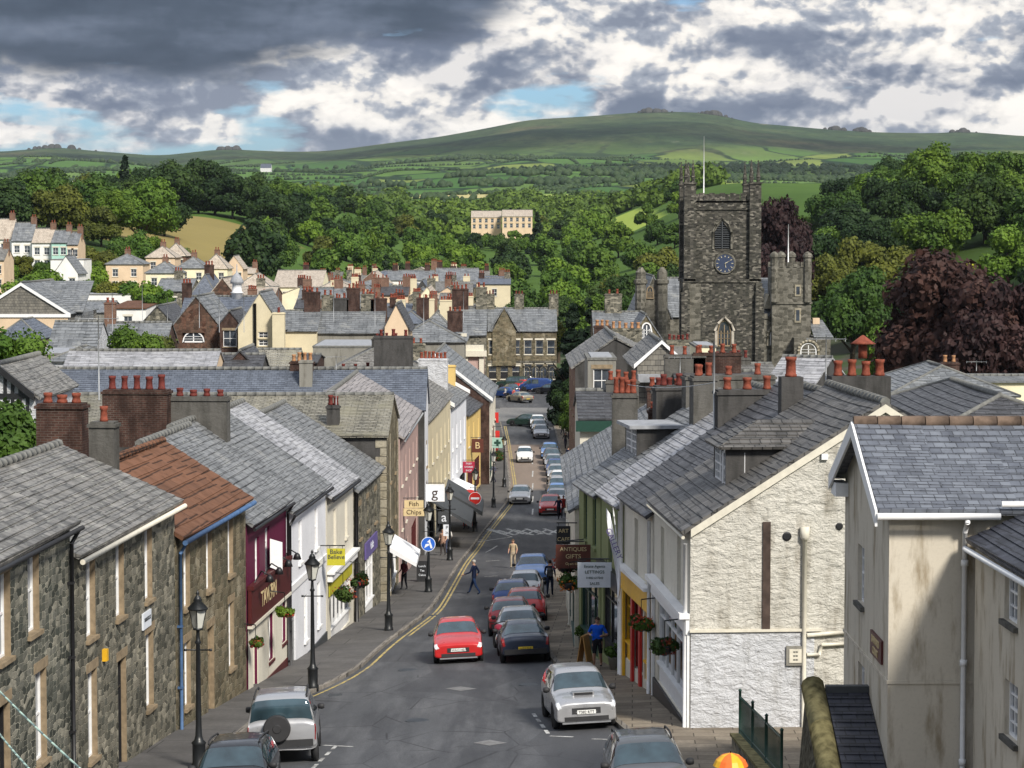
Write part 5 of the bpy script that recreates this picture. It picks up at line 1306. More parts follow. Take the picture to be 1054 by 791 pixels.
for i, (nm, lb, a, b, Y, pe, pr, d, mo, wl, rf_) in enumerate(FARL):
    def bb(h):
        n = max(1, int(h.w / 3.2))
        if mo != 'flat' and h.eave > 3: h.row('front', n, h.eave - 2.3, 1.0, 1.4, 'sash4' if i % 2 else 'sash', 'white_trim')
    h = TH(nm, lb, 'house' if 'house' in nm else 'building', a, b, Y, pe, pr, d, mo, wl, rf_, bb, GF, plain=True, trim='cream_trim')
    if mo in ('x', 'hip') and i % 3 != 1:
        for f in ((.15, .85) if h.w > 6 else (.5,)): chm(h, f if mo == 'x' else .5, 1.3, 1.2, rnd.choice(['brick_dark', 'brick_red', 'stone_mid']), 3, 'pot')
        
def infill():
    g = random.Random(21); i = 0
    W = ['cream_bright', 'far_white', 'far_peach', 'grey_render', 'stone_mid', 'cream', 'brick_red']; RF = ['slate_far', 'slate_blue', 'slate_warm', 'slate_grey', 'tile_pale', 'slate_dark']
    names = {'cream_bright': 'bright cream', 'far_white': 'white', 'far_peach': 'peach', 'grey_render': 'grey', 'stone_mid': 'stone', 'cream': 'yellow cream', 'brick_red': 'red brick'}
    out = []
    for Y, lo, hi, pe0 in ((282, 330, 470, 330), (310, 280, 470, 322), (345, 340, 480, 313), (375, 290, 470, 306), (455, 330, 500, 294), (510, 300, 500, 289), (560, 320, 480, 284), (300, 225, 290, 322)):
        px = lo
        while px < hi:
            w_ = g.uniform(18, 36)
            if not any(a < px + w_ and b > px and abs(Y - Yo) < 13 for a, b, Yo in OCC):
                out.append((px, px + w_, Y + g.uniform(-3, 3), pe0 + g.uniform(-3, 4)))
            px += w_ + g.uniform(0, 6)
    out.sort()
    for a, b, Y, pe in out:
        wl = g.choice(W); i += 1
        def bb(h):
            n = max(1, int(h.w / 3)); h.row('front', n, h.eave - 2.2, .9, 1.3, 'sash4')
        h = TH('town_house', 'small %s walled house in the packed roofs of the town, %d from left' % (names[wl], i), 'house', a, b, Y, pe, pe - g.uniform(8, 12) * 300 / Y, g.uniform(8, 11), g.choice(['x', 'x', 'y', 'hip']), wl, g.choice(RF), bb, 'small houses packed into the town', plain=True, trim='cream_trim')
        for f in ((.1, .9) if g.random() < .6 else (.5,)): chm(h, f, g.uniform(1.0, 1.8), g.uniform(.9, 1.5), g.choice(['brick_dark', 'brick_red', 'stone_mid', 'cream']), g.choice([2, 3, 4]), 'pot', fy=.5)
infill()
# ---- houses on the left hillside
HILL = [
 ('white end house with a grey roof at the top left edge of the hillside', -22, 12, 452, 246, 226, 'far_white', 'tile_pale', 'x'),
 ('white terrace house with two stacks on the upper left hillside', 12, 33, 448, 248, 230, 'far_white', 'slate_far', 'x'),
 ('white rendered terrace house left of the mint green one', 33, 53, 446, 250, 236, 'far_white', 'tile_pale', 'x'),
 ('mint green end house of the hillside terrace', 53, 69, 444, 250, 238, 'mint', 'slate_far', 'x'),
 ('stone end house just right of the mint green house', 69, 80, 444, 252, 240, 'far_peach', 'slate_far', 'x'),
 ('white house with a steep front gable below the hillside terrace', 56, 80, 400, 281, 264, 'far_white', 'slate_far', 'y'),
 ('white box of a house with a railed terrace roof under the mint green house', 52, 86, 420, 268, 266, 'far_white', 'lead', 'flat'),
 ('brick house with a pale hipped roof among the gardens', 109, 147, 430, 272, 262, 'far_peach', 'slate_far', 'hip'),
 ('peach house with pinkish hipped roof left of the hay field', 150, 180, 455, 265, 254, 'far_peach', 'tile_pale', 'hip'),
 ('cream house with a pale slate roof in front of the pinkish roof', 150, 184, 415, 281, 270, 'cream_bright', 'slate_far', 'hip'),
 ('house with a reddish hipped roof just below the hay field', 168, 191, 480, 263, 251, 'brick_red', 'tile_pale', 'hip'),
 ('pale house with wide grey roof below the hay field', 182, 212, 440, 276, 265, 'cream_bright', 'slate_far', 'hip'),
 ('cream house with a white gable right of the wide grey roof', 208, 234, 450, 276, 262, 'cream_bright', 'tile_pale', 'hip'),
 ('small peach gabled house at the right foot of the hay field', 232, 250, 460, 276, 264, 'far_peach', 'tile_pale', 'y'),
 ('house with a long pale roof at the edge of the trees', 246, 262, 480, 282, 276, 'far_peach', 'tile_pale', 'x'),
 ('tan house at the left edge below the hillside terrace', -20, 4, 400, 268, 256, 'far_peach', 'slate_warm', 'x'),
]
for i, (lb, a, b, Y, pe, pr, wl, rf_, mo) in enumerate(HILL):
    p = at((a + b) / 2, pe, Y)
    def bb(h):
        n = 2 if h.w < 7 else 3
        if mo != 'flat': h.row('front', n, 3.2, 1.0, 1.3, 'sash4'); h.row('front', n, .8, 1.0, 1.4, 'sash4')
    h = TH('hillside_house', lb, 'house', a, b, Y, pe, pr, 8, mo, wl, rf_, bb, 'houses on the left hillside', zg=p.z - 5.4, plain=True, trim='cream_trim', wallkw=dict(base=-4))
    if mo == 'x': chm(h, .9, 1.2, 1.0, 'brick_red', 2)
    elif mo == 'hip': chm(h, .5, .9, 1.0, 'brick_red', 2)
# ---- country house far away in the woods and a farm on the slopes
for lb, a, b, Y, pe, pr in (('pale mansion with long roofs in the woods, left block', 485, 516, 1050, 232, 217), ('pale mansion right block with a peach gable end in the woods', 517, 548, 1040, 231, 216)):
    p = at(500, pe, Y); h = TH('mansion', lb, 'house', a, b, Y, pe - 8, pr + .5, 14, 'x', 'far_peach', 'tile_pale', lambda h: [h.row('front', 5, 3.2, 1.2, 1.5, 'sash'), h.row('front', 5, .6, 1.2, 1.6, 'sash')], 'blocks of the mansion in the woods', zg=p.z - 2, plain=True, wallkw=dict(base=-8))
TH('farm_shed', 'tiny long white farm shed far out on the green slopes at left', 'farm building', 73, 91, 2500, 190, 187, 14, 'x', 'far_white', 'far_white', zg=at(80, 195, 2500).z, plain=True)
TH('farmhouse', 'small grey farmhouse among fields far off on the slopes', 'farm building', 268, 279, 3400, 173, 169, 14, 'x', 'far_white', 'slate_blue', zg=at(272, 177, 3400).z, plain=True)
TH('industrial_shed', 'far white roofed industrial shed seen just above the church tower top', 'building', 726, 762, 1500, 203, 199, 40, 'x', 'far_white', 'lead', zg=at(740, 206, 1500).z - 6, plain=True)

# ================================================================== CHURCH TOWER
def tower():
    Y = 262; x0 = at(704.5, 300, Y).x; x1 = at(782.5, 300, Y).x; zg = -22.4; w_ = x1 - x0
    r = empty('church_tower', ((x0 + x1) / 2, Y, zg), 0, 'dark stone church tower with pinnacles, blue clock and louvred belfry window', 'church tower')
    zz = lambda py: at(740, py, Y).z - zg
    a = w_ / 2; m = MB(); zs = zz(289.5); zt = zz(206)
    b = a - .45
    ops = [dict(u=a + .25, z=zz(357), w=1.5, h=zz(330) - zz(357), kind='gothic')]
    for (O, N, W) in (((-a, 0, 0), (0, -1, 0), w_), ((a, 0, 0), (1, 0, 0), w_), ((a, w_, 0), (0, 1, 0), w_), ((-a, w_, 0), (-1, 0, 0), w_)):
        wallface(m, O, N, W, -2, zs, ops if N == (0, -1, 0) else [], 0, .35)
    ops2 = [dict(u=b, z=zz(256.5), w=1.7, h=zz(228) - zz(256.5), kind='louvre')]
    for (O, N, W) in (((-b, .45, 0), (0, -1, 0), 2 * b), ((b, .45, 0), (1, 0, 0), w_ - .9), ((b, w_ - .45, 0), (0, 1, 0), 2 * b), ((-b, w_ - .45, 0), (-1, 0, 0), w_ - .9)):
        wallface(m, O, N, W, zs, zt, ops2 if N == (0, -1, 0) else [], 0, .3)
    m.box(-b, b, .45, w_ - .45, zt - .3, zt - .1)
    m.build('wall', X['stone_tower'], r)
    m = MB(); m.box(-a - .12, a + .12, -.12, w_ + .12, zs - .15, zs + .22); m.build('string_course', X['stone_tower'], r)
    m = MB(); m.box(-b - .15, b + .15, .3, w_ - .3, zt - 1.05, zt - .8); m.build('string_course', X['stone_tower'], r)
    # battlements
    m = MB(); k = 7; st = 2 * b / (2 * k - 1)
    for side in range(4):
        for i in range(k):
            u = -b + i * 2 * st
            if side == 0: m.box(u, u + st, .45, .8, zt, zt + .75)
            elif side == 1: m.box(u, u + st, w_ - .8, w_ - .45, zt, zt + .75)
            elif side == 2: m.box(-b, -b + .35, .45 + (u + b) * .95, .45 + (u + b + st) * .95, zt, zt + .75)
            else: m.box(b - .35, b, .45 + (u + b) * .95, .45 + (u + b + st) * .95, zt, zt + .75)
    m.build('battlement', X['stone_tower'], r)
    # corner turrets: square shafts to above the parapet, crowned by clustered pinnacles
    for sx in (-1, 1):
        for sy in (0, 1):
            cx = sx * (b - .12); cyy = .5 + sy * (w_ - 1.0)
            m = MB(); m.box(cx - .62, cx + .62, cyy - .62, cyy + .62, zs, zt + 1.7); m.box(cx - .72, cx + .72, cyy - .72, cyy + .72, zt + 1.7, zt + 1.9)
            m.build('turret', X['stone_tower'], r)
            for dx in (-.45, .35):
                m = MB(); cc = (cx + dx, cyy + (dx * .5), zt + 1.9)
                m.lathe([(.2, 0), (.2, .5), (.27, .55), (.22, .65), (.03, 2.2), (.08, 2.3), (.02, 2.4)], 6, cc, smooth=False)
                for q in range(6): m.box(cc[0] - .2 + q * .018, cc[0] + .2 - q * .018, cc[1] - .03, cc[1] + .03, cc[2] + .7 + q * .24, cc[2] + .8 + q * .24)
                m.build('pinnacle', X['stone_tower'], r)
    # buttresses
    for sx in (-1, 1):
        m = MB(); x = sx * a
        m.box(x - .55 if sx > 0 else x - .35, x + .35 if sx > 0 else x + .55, -.55, -.0, -2, zs - 1.2); m.box(x - .5 if sx > 0 else x - .2, x + .2 if sx > 0 else x + .5, -.3, 0, zs - 1.2, zs - .2)
        m.box(x, x + sx * .45, .1, 1.0, -2, zs - .8); m.build('buttress', X['stone_tower'], r)
    # stair turret on the left of the front face and quoined strip
    m = MB(); m.box(-a + .3, -a + 1.75, -.12, 0, -2, zs - .3); m.build('stair_turret', X['stone_grey'], r)
    # windows
    fm, gm = win_proto('gothic', 1.5, ops[0]['h'], 'lintel'); f = inst('window', fm, r, (-a + ops[0]['u'], .12, ops[0]['z'])); inst('pane', gm, f)
    m = MB(); h_ = ops[0]['h']
    for s in (-1, 1): m.box(-a + ops[0]['u'] + s * .9 - .14, -a + ops[0]['u'] + s * .9 + .14, -.1, 0, ops[0]['z'], ops[0]['z'] + h_ * .6)
    pts = [(-1.05, .6), (-.7, .88), (0, 1.12), (.7, .88), (1.05, .6)]
    for (p, q), (s, t) in zip(pts, pts[1:]): m.tube((-a + ops[0]['u'] + p, -.05, ops[0]['z'] + q * h_), (-a + ops[0]['u'] + s, -.05, ops[0]['z'] + t * h_), .14, .14, 6)
    m.build('hood_mould', X['granite'], r)
    m = MB(); q = ops2[0]; cx = 0
    for i in range(12): zc = q['z'] + .1 + i * q['h'] / 12.5; m.prism([(-.8, .5, zc), (.8, .5, zc), (.8, .72, zc + .16), (-.8, .72, zc + .16)], (0, .03, 0.0))
    m.box(-.06, .06, .47, .7, q['z'], q['z'] + q['h']); m.build('belfry_louvre', X['dk_grey'], r)
    m = MB(); h_ = q['h']
    for (p, qq), (s, t) in zip([(-.98, 0), (-1.0, .62), (-.66, .9), (0, 1.1)], [(-1.0, .62), (-.66, .9), (0, 1.1), (.66, .9)]): m.tube((p, .42, q['z'] + qq * h_), (s, .42, q['z'] + t * h_), .13, .13, 6)
    m.tube((.66, .42, q['z'] + .9 * h_), (1.0, .42, q['z'] + .62 * h_), .13, .13, 6); m.tube((1.0, .42, q['z'] + .62 * h_), (.98, .42, q['z']), .13, .13, 6); m.build('hood_mould', X['stone_grey'], r)
    m = MB()
    for s in (-1, 1): m.prism([(s * .86, .44, q['z'] + h_ * .62), (s * .86, .44, q['z'] + h_ * 1.02), (0, .44, q['z'] + h_ * 1.02)][::s], (0, .25, 0))
    m.build('arch_spandrel', X['stone_tower'], r)
    # clock
    cz = zz(271.5); cxx = at(746.5, 271, Y).x - (x0 + x1) / 2
    m = MB(); m.lathe([(1.12, 0), (1.2, -.1), (1.05, -.16), (1.0, -.1)][::-1], 32, (cxx, .45, cz), axis='y'); m.build('clock_rim', X['stone_grey'], r)
    m = MB(); m.lathe([(.98, -.08), (.98, -.12)], 32, (cxx, .45, cz), axis='y'); c = m.build('clock_face', X['clock_blue'], r)
    m = MB()
    for k in range(12):
        t = k * PI / 6; d = Vector((math.sin(t), 0, math.cos(t))); o = Vector((cxx, .32, cz)); m.tube(o + d * .70, o + d * .92, .045, .045, 4)
    m.build('numeral', X['clock_gold'], c)
    m = MB(); o = Vector((cxx, .29, cz)); m.tube(o, o + Vector((.62, 0, .35)), .04, .02, 4); m.tube(o, o + Vector((.1, 0, -.45)), .05, .03, 4); m.build('clock_hand', X['clock_gold'], c)
    # flagpole
    m = MB(); m.tube((-b + 1.9, w_ / 2, zt - .2), (-b + 1.9, w_ / 2, zz(139)), .07, .035, 8); m.build('flagpole', X['white_trim'], r)
X['clock_blue'] = flat('clock_blue', (.03, .045, .09), .5, .4, 0, .1); X['clock_gold'] = flat('clock_gold', (.6, .55, .4), .4, .5, .2, .05)
tower()

# ---- abbey buildings left of the tower
GAb = 'old stone buildings around the church'
t = TH('stone_hall', 'steep stone gable with lancet windows and two turreted shafts left of the tower', 'building', 655, 690, 285, 325, 285, 20, 'y', 'stone_grey', 'slate_far', lambda h: h.opx('front', 669, 312, 300, 1.0, 'gothic', 'lintel') if 0 else None, GAb, zg=-22)
m = MB()
for px in (659, 681):
    x, _ = t.hit(px, 'front'); m = MB(); m.lathe([(.65, 8), (.65, 20.0), (.8, 20.1), (.8, 20.5), (.6, 20.6), (.6, 21.4), (.2, 22.0)], 8, (x, -.2, -4.0), smooth=False); m.build('shaft', X['stone_grey'], t.root)
x, z = t.hit(669, 'front', 308); fm, gm = win_proto('gothic', .9, 1.5, 'lintel'); f = inst('window', fm, t.root, (x, -.12, z)); inst('pane', gm, f)
t = TH('stone_hall', 'long slate roofed church hall with a small gabled dormer left of the tower', 'building', 686, 716, 300, 326, 287, 14, 'x', 'stone_grey', 'slate_far', None, GAb, zg=-22)
t = TH('stone_house', 'low stone gable with a pale arched window under the abbey roofs', 'house', 640, 690, 236, 363, 325, 10, 'y', 'stone_brown', 'slate_far', None, GAb, zg=-22)
x, z = t.hit(665.5, 'front', 349); fm, gm = win_proto('gothic', 1.1, 1.6, 'white_trim'); f = inst('window', fm, t.root, (x, -.1, z)); inst('pane', gm, f)
t = TH('stone_house', 'grey slate roof left of the low stone gable', 'house', 612, 660, 250, 348, 322, 12, 'x', 'stone_brown', 'slate_far', None, GAb, zg=-22); chm(t, .45, 2.0, 1.8, 'stone_mid', 2)
# ---- guildhall with battlemented turret
def guild():
    Y = 300; x0 = at(784, 300, Y).x; x1 = at(852, 300, Y).x; zg = -22
    r = empty('guildhall', (x0, Y, zg), 0, 'battlemented stone guildhall with an arched pink glazed window and four-turret tower', 'guildhall')
    zz = lambda py: at(800, py, Y).z - zg
    xx = lambda px: at(px, 300, Y).x - x0
    def arcw(px, pyt, pyb, w_, y, fr='white_trim'):
        h_ = zz(pyt) - zz(pyb); fm, gm = win_proto('arch', w_, h_, fr); f = inst('window', fm, r, (xx(px), y - .02, zz(pyb))); inst('pane', gm, f)
        m = MB(); n = 10; R_ = w_ / 2 + .22; zc = zz(pyt) - w_ / 2
        pts = [(xx(px) - R_, zz(pyb))] + [(xx(px) - R_ * math.cos(PI * i / n), zc + R_ * math.sin(PI * i / n)) for i in range(n + 1)] + [(xx(px) + R_, zz(pyb))]
        for a, b in zip(pts, pts[1:]): m.tube((a[0], y - .04, a[1]), (b[0], y - .04, b[1]), .2, .2, 6)
        m.build('surround', X['quoin'], r)
    m = MB(); m.box(xx(770), xx(826), 0, 10, -2, zz(327)); m.build('wall', X['stone_grey'], r)
    m = MB()
    for k in range(10): a = xx(770) + k * (xx(826) - xx(770)) / 10; m.box(a, a + .42, -.12, .25, zz(327), zz(323))
    m.box(xx(770), xx(826), -.12, .0, zz(328.5), zz(327)); m.build('battlement', X['stone_grey'], r)
    m = MB(); slab(m, (xx(764), .6, zz(326)), (xx(812), .6, zz(326)), (xx(797), 8, zz(288)), (xx(760), 8, zz(288)), .5, .1); slab(m, (xx(812), .6, zz(326)), (xx(812), 15, zz(326)), (xx(797), 8, zz(288)), (xx(797), 8, zz(288)), .5, .1)
    m.build('roof', X['slate_far'], r)
    m = MB(); m.prism([(xx(787), .55, zz(318)), (xx(797), .55, zz(318)), (xx(792), .55, zz(303))], (0, 4, 0)); m.build('dormer', X['quoin'], r)
    arcw(801.5, 337, 356, 2.1, 0)
    # lower wing to the right
    m = MB(); m.box(xx(815), xx(852), -3, 6, -2, zz(347)); m.build('wing_wall', X['stone_grey'], r)
    m = MB(); slab(m, (xx(835), -3.1, zz(347)), (xx(855), -3.1, zz(347)), (xx(849), 2.5, zz(331)), (xx(835), 2.5, zz(331)), .5, .1); m.build('wing_roof', X['slate_far'], r)
    arcw(829.5, 352, 366, 2.0, -3)
    # tower
    a, b = xx(794), xx(834); m = MB(); m.box(a, b, -1, 4.2, -2, zz(275)); m.box(a - .15, b + .15, -1.15, 4.35, zz(313), zz(311)); m.build('tower_wall', X['stone_grey'], r)
    m = MB(); k = 6
    for i in range(k): q = a + i * (b - a - .45) / (k - 1); m.box(q, q + .45, -1.1, -.75, zz(275), zz(270)); m.box(q, q + .45, 3.9, 4.2, zz(275), zz(270))
    m.build('tower_battlement', X['stone_grey'], r)
    for i, px in enumerate((796, 807.5, 818, 830)):
        yy = -1.0 if i in (0, 3) else 4.0
        m = MB(); m.lathe([(.5, zz(311) if i in (0, 3) else zz(280)), (.5, zz(266)), (.62, zz(265)), (.6, zz(263)), (.45, zz(261)), (.1, zz(259))], 8, (xx(px), yy, 0), smooth=False); m.build('turret', X['stone_grey'], r)
    m = MB(); m.tube((xx(812), 1, zz(276)), (xx(812), 1, zz(231)), .08, .05, 8); m.build('flagpole', X['white_trim'], r)
    for pt, pb in ((293, 305), (317, 332)):
        m = MB(); m.box(xx(817), xx(823.5), -1.1, -1.0, zz(pb), zz(pt)); f = m.build('window', X['quoin'], r); m = MB(); m.box(xx(818.6), xx(822), -1.13, -1.1, zz(pb - 2), zz(pt + 2)); m.build('pane', X['glass'], f)
    m = MB(); m.box(xx(838), xx(845), 1, 2, zz(338), zz(328)); c = m.build('chimney', X['far_peach'], r)
guild()
# small slate roof in front of tower
t = TH('slate_shed', 'small steep slate roof with light ridge strips in front of the guildhall', 'shed', 788, 834, 150, 397, 368, 6, 'x', 'dark_render', 'slate_light', None, None, zg=-20, ang=-.5)
# ---- cluster between the right row and the tower
GC = 'roofs between the right row and the church'
def bG(h): h.row('left', 3, h.eave - 3.2, 1.1, 1.9, 'sash4'); h.row('left', 3, h.eave - 6.6, 1.1, 1.9, 'sash4'); h.row('left', 3, .2, 2.6, 2.8, 'shop', 'maroon')
GA = TH('brick_house', 'tall red brick house with white bay windows on the right of the street', 'house', 592, 690, 152, 378, 349, 16, 'y', 'dark_render', 'slate_warm', bG, GC, zg=-20.3, wallkw=dict(side_mat='brick_red'), rf=.42)
t = GA; m = MB(); a = at(604, 372, 150); 
t = TH('flat_roof_house', 'grey clad dormer block with white framed window on the brick house', 'house', 605, 634, 142, 371, 369.5, 6, 'flat', 'grey_render', 'lead', lambda h: h.row('front', 1, h.eave - 1.9, 1.0, 1.4, 'sash4'), GC, zg=-19.8)
t = TH('cream_end_house', 'cream end wall with a dark green fascia and lean slate roof', 'house', 597, 650, 114, 432, 404, 9, 'x', 'cream_pale', 'slate_dark', None, GC, zg=-18.2)
m = MB(); m.box(-.2, t.w, -.35, -.02, t.eave - .55, t.eave - .05); m.build('fascia', X['dk_green'], t.root)
chm(t, .9, .6, 1.6, 'conc_render', 4, 'pot')
t = TH('slate_house', 'slate-hung gable with pale barge boards among the red pots', 'house', 656, 706, 136, 376, 354, 12, 'y', 'slate_hung', 'slate_warm', None, GC, zg=-20)
m = MB(); m.box(0, t.w, -1.2, 0, t.eave - .9, t.eave - .5); m.build('lean_roof', X['lead'], t.root)
m = MB()
for s0 in (-.2, t.w + .2): m.prism([(s0, -.18, t.eave - .2), (t.w / 2, -.18, t.ridge), (t.w / 2, -.18, t.ridge + .2), (s0, -.18, t.eave + .05)], (0, .06, 0))
m.build('barge_board', X['white_trim'], t.root)
t = TH('slate_house', 'slate roof range between the slate-hung gable and the tower', 'house', 700, 790, 128, 412, 384, 9, 'x', 'dark_render', 'slate_dark', None, GC, zg=-19)
chm(t, .12, 1.0, 2.2, 'conc_render', 3, 'pot'); chm(t, .5, 1.1, 2.6, 'brick_dark', 4, 'pot')
t = TH('slate_house', 'low slate roof with cluster of orange pots near the yew', 'house', 612, 662, 176, 372, 352, 9, 'x', 'stone_mid', 'slate_warm', None, GC, zg=-21)
chm(t, .2, 1.2, 1.2, 'brick_dark', 3, 'pot_tan'); chm(t, .7, 1.0, 2.4, 'stone_mid', 5, 'pot_tan')
t = TH('stone_house', 'stone house with a broad square stack just left of the tower base', 'house', 690, 724, 205, 366, 357, 9, 'x', 'stone_mid', 'slate_warm', None, GC, zg=-21); chm(t, .35, .6, 2.0, 'stone_mid', 5, 'pot_dark')
t = TH('cream_house', 'cream flat topped block in front of the tower foot', 'house', 716, 737, 180, 358, 357, 6, 'flat', 'cream_bright', 'lead', None, GC, zg=-21)
t = TH('slate_house', 'small dark slate roof before the tower with a red pot row', 'house', 735, 800, 160, 388, 376, 8, 'x', 'dark_render', 'slate_warm', None, GC, zg=-20.5); chm(t, .3, .5, 3.0, 'conc_render', 6, 'pot_dark')
# ---- roofs at the right, behind the front house
GRt = 'roofs at the right below the copper beech'
t = TH('slate_house', 'broad mauve grey hipped roof with a brick stack below the copper beech', 'house', 915, 1046, 150, 408, 376, 13, 'hip', 'cream_bright', 'slate_far', None, GRt, zg=-18); chm(t, .62, .2, 1.2, 'brick_dark', 2, 'pot_tan')
t = TH('slate_house', 'blue-grey slate roof with skylights right of the orange pots', 'house', 904, 985, 124, 434, 409, 8, 'x', 'dark_render', 'slate_blue', None, GRt, zg=-17)
m = MB(); sl2 = (t.ridge - t.eave) / (t.d / 2)
for x in (1.0, 2.2): yy = 1.6; m.prism([(x, yy, t.eave + sl2 * yy + .13), (x + .6, yy, t.eave + sl2 * yy + .13), (x + .6, yy + .5, t.eave + sl2 * (yy + .5) + .13), (x, yy + .5, t.eave + sl2 * (yy + .5) + .13)], (0, 0, .05))
m.build('skylight', X['white_trim'], t.root)
TH('cream_block', 'square cream painted stack block at the right of the blue-grey roof', 'house', 983, 1001, 112, 410, 409, 5, 'flat', 'cream_bright', 'dark_render', None, GRt, zg=-16)
TH('cream_block', 'small cream block beside the dark slate slope at right', 'house', 1003, 1022, 100, 419, 418, 4, 'flat', 'cream_bright', 'dark_render', None, GRt, zg=-16)
TH('slate_house', 'large dark slate slope rising to the right edge behind the front house', 'house', 975, 1110, 84, 440, 401, 14, 'hip', 'cream_pale', 'slate_dark', None, GRt, zg=-13)
TH('cream_house', 'long pale cream walled building at the right edge under the beech', 'house', 1012, 1090, 170, 394, 388, 9, 'x', 'cream_bright', 'slate_far', None, GRt, zg=-18)
# ================================================================== TREES
def ico(n=1):
    import bmesh
    bm = bmesh.new(); bmesh.ops.create_icosphere(bm, subdivisions=n, radius=1.0)
    v = np.array([x.co[:] for x in bm.verts]); f = np.array([[q.index for q in p.verts] for p in bm.faces]); bm.free(); return v, f
ICO1 = ico(1); ICO2 = ico(2)
def np_mesh(name, V, quads=None, tris=None, mat=None, smooth=True):
    me = bpy.data.meshes.new(name)
    fs = []
    nq = 0 if quads is None else len(quads); nt = 0 if tris is None else len(tris)
    me.vertices.add(len(V)); me.vertices.foreach_set('co', V.astype(np.float32).ravel())
    loops = []; starts = []; tot = []; c = 0
    if nq: loops.append(quads.ravel()); starts.append(np.arange(nq) * 4); tot.append(np.full(nq, 4)); c = nq * 4
    if nt: loops.append(tris.ravel()); starts.append(c + np.arange(nt) * 3); tot.append(np.full(nt, 3))
    loops = np.concatenate(loops)
    me.loops.add(len(loops)); me.loops.foreach_set('vertex_index', loops.astype(np.int32))
    me.polygons.add(nq + nt); me.polygons.foreach_set('loop_start', np.concatenate(starts).astype(np.int32)); me.polygons.foreach_set('loop_total', np.concatenate(tot).astype(np.int32))
    if smooth: me.polygons.foreach_set('use_smooth', np.ones(nq + nt, dtype=bool))
    me.update(calc_edges=True); me.materials.append(mat); return me
def crown_mesh(seed, rx, rz, cz, nl, leaves, ls, mat, lobe=.42, core=.78, conic=False, flatb=.55):
    """foliage in metres: lobes spread over an ellipsoid, thousands of leaf clumps on and inside them, gaps between"""
    g = np.random.default_rng(seed)
    d = g.normal(size=(nl, 3)); d /= np.linalg.norm(d, axis=1)[:, None]
    d[:, 2] = np.where(d[:, 2] < -.2, d[:, 2] * flatb, d[:, 2])
    rad = g.uniform(.5, .82, nl)[:, None]
    C = d * rad * np.array([rx, rx, rz]) + np.array([0, 0, cz])
    lr = g.uniform(.75, 1.2, nl) * lobe * rx
    if conic:
        t = g.uniform(0, 1, nl); a = g.uniform(0, 2 * PI, nl); rr = rx * (1 - t) * g.uniform(.4, .8, nl)
        C = np.stack([rr * np.cos(a), rr * np.sin(a), cz - rz + 2 * rz * t * .95], 1); lr = lobe * rx * (1.05 - t * .8)
    w = lr ** 2; k = g.choice(nl, leaves, p=w / w.sum())
    dd = g.normal(size=(leaves, 3)); dd /= np.linalg.norm(dd, axis=1)[:, None]
    r = lr[k] * g.uniform(.68, 1.10, leaves) ** .7 * (1 + .16 * np.sin(dd[:, 0] * 7 + k) * np.cos(dd[:, 1] * 6 + k * 2))
    P = C[k] + dd * r[:, None] * np.array([1, 1, .85])
    n = dd + g.normal(size=(leaves, 3)) * .55 + np.array([0, 0, .25]); n /= np.linalg.norm(n, axis=1)[:, None]
    u = np.cross(n, g.normal(size=(leaves, 3))); u /= np.linalg.norm(u, axis=1)[:, None]; v = np.cross(n, u)
    s = (ls * g.uniform(.55, 1.3, leaves))[:, None]
    sh = g.uniform(.5, 1.0, leaves)[:, None]
    Q = np.stack([P - u * s - v * s * sh * .6, P + u * s * .4 - v * s * sh, P + u * s + v * s * .5, P - u * s * .3 + v * s * sh], 1).reshape(-1, 3)
    quads = np.arange(leaves * 4).reshape(-1, 4)
    iv, jf = ICO1; VV = [Q]; TT = []; off = len(Q)
    for i in range(nl):
        a = iv * (lr[i] * core) * np.array([1, 1, .85]) * (1 + .15 * np.sin(iv[:, :1] * 5 + i)); VV.append(a + C[i]); TT.append(jf + off); off += len(iv)
    return np_mesh('crown', np.concatenate(VV), quads, np.concatenate(TT), mat)
def trunk_mesh(h, r, seed, limbs=5, spread=3.0):
    g = random.Random(seed); m = MB(); m.tube((0, 0, -1.5), (0, 0, h * .45), r, r * .75, 8); top = Vector((g.uniform(-.3, .3), g.uniform(-.3, .3), h)); m.tube((0, 0, h * .45), top, r * .75, r * .25, 7)
    for k in range(limbs):
        a = k * 2 * PI / limbs + g.uniform(-.4, .4); z = h * g.uniform(.4, .7); e = Vector((math.cos(a) * spread, math.sin(a) * spread, z + h * .35)); m.tube((0, 0, z), e, r * .4, r * .12, 6)
    return m.mesh('trunk', X['bark'])
NEAR = [dict(seed=11, rx=5.2, rz=4.6, cz=8.2, nl=26), dict(seed=12, rx=5.6, rz=5.4, cz=8.8, nl=30), dict(seed=13, rx=4.6, rz=5.8, cz=8.6, nl=24)]
FAR = [dict(seed=21, rx=6.4, rz=5.4, cz=7.2, nl=22), dict(seed=22, rx=7.0, rz=6.0, cz=7.8, nl=26), dict(seed=23, rx=5.6, rz=6.4, cz=7.8, nl=20)]
CM = {}
def crown(kind, tier, v):
    key = (kind, tier, v)
    if key not in CM:
        if kind == 'conifer':
            CM[key] = crown_mesh(31 + v, 4.2, 7.5, 8.5, 34, 5200 if tier == 'near' else 2600, .34 if tier == 'near' else .5, X['leaf_conifer'], .34, .7, True)
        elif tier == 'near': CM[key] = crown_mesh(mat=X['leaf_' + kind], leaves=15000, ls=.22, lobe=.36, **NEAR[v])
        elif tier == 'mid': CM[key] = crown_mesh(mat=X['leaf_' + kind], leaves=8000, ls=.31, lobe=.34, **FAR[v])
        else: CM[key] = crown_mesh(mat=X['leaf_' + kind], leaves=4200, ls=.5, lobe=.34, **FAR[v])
    return CM[key]
TR = [trunk_mesh(9, .38, 1), trunk_mesh(9.5, .45, 2, 6, 3.4)]
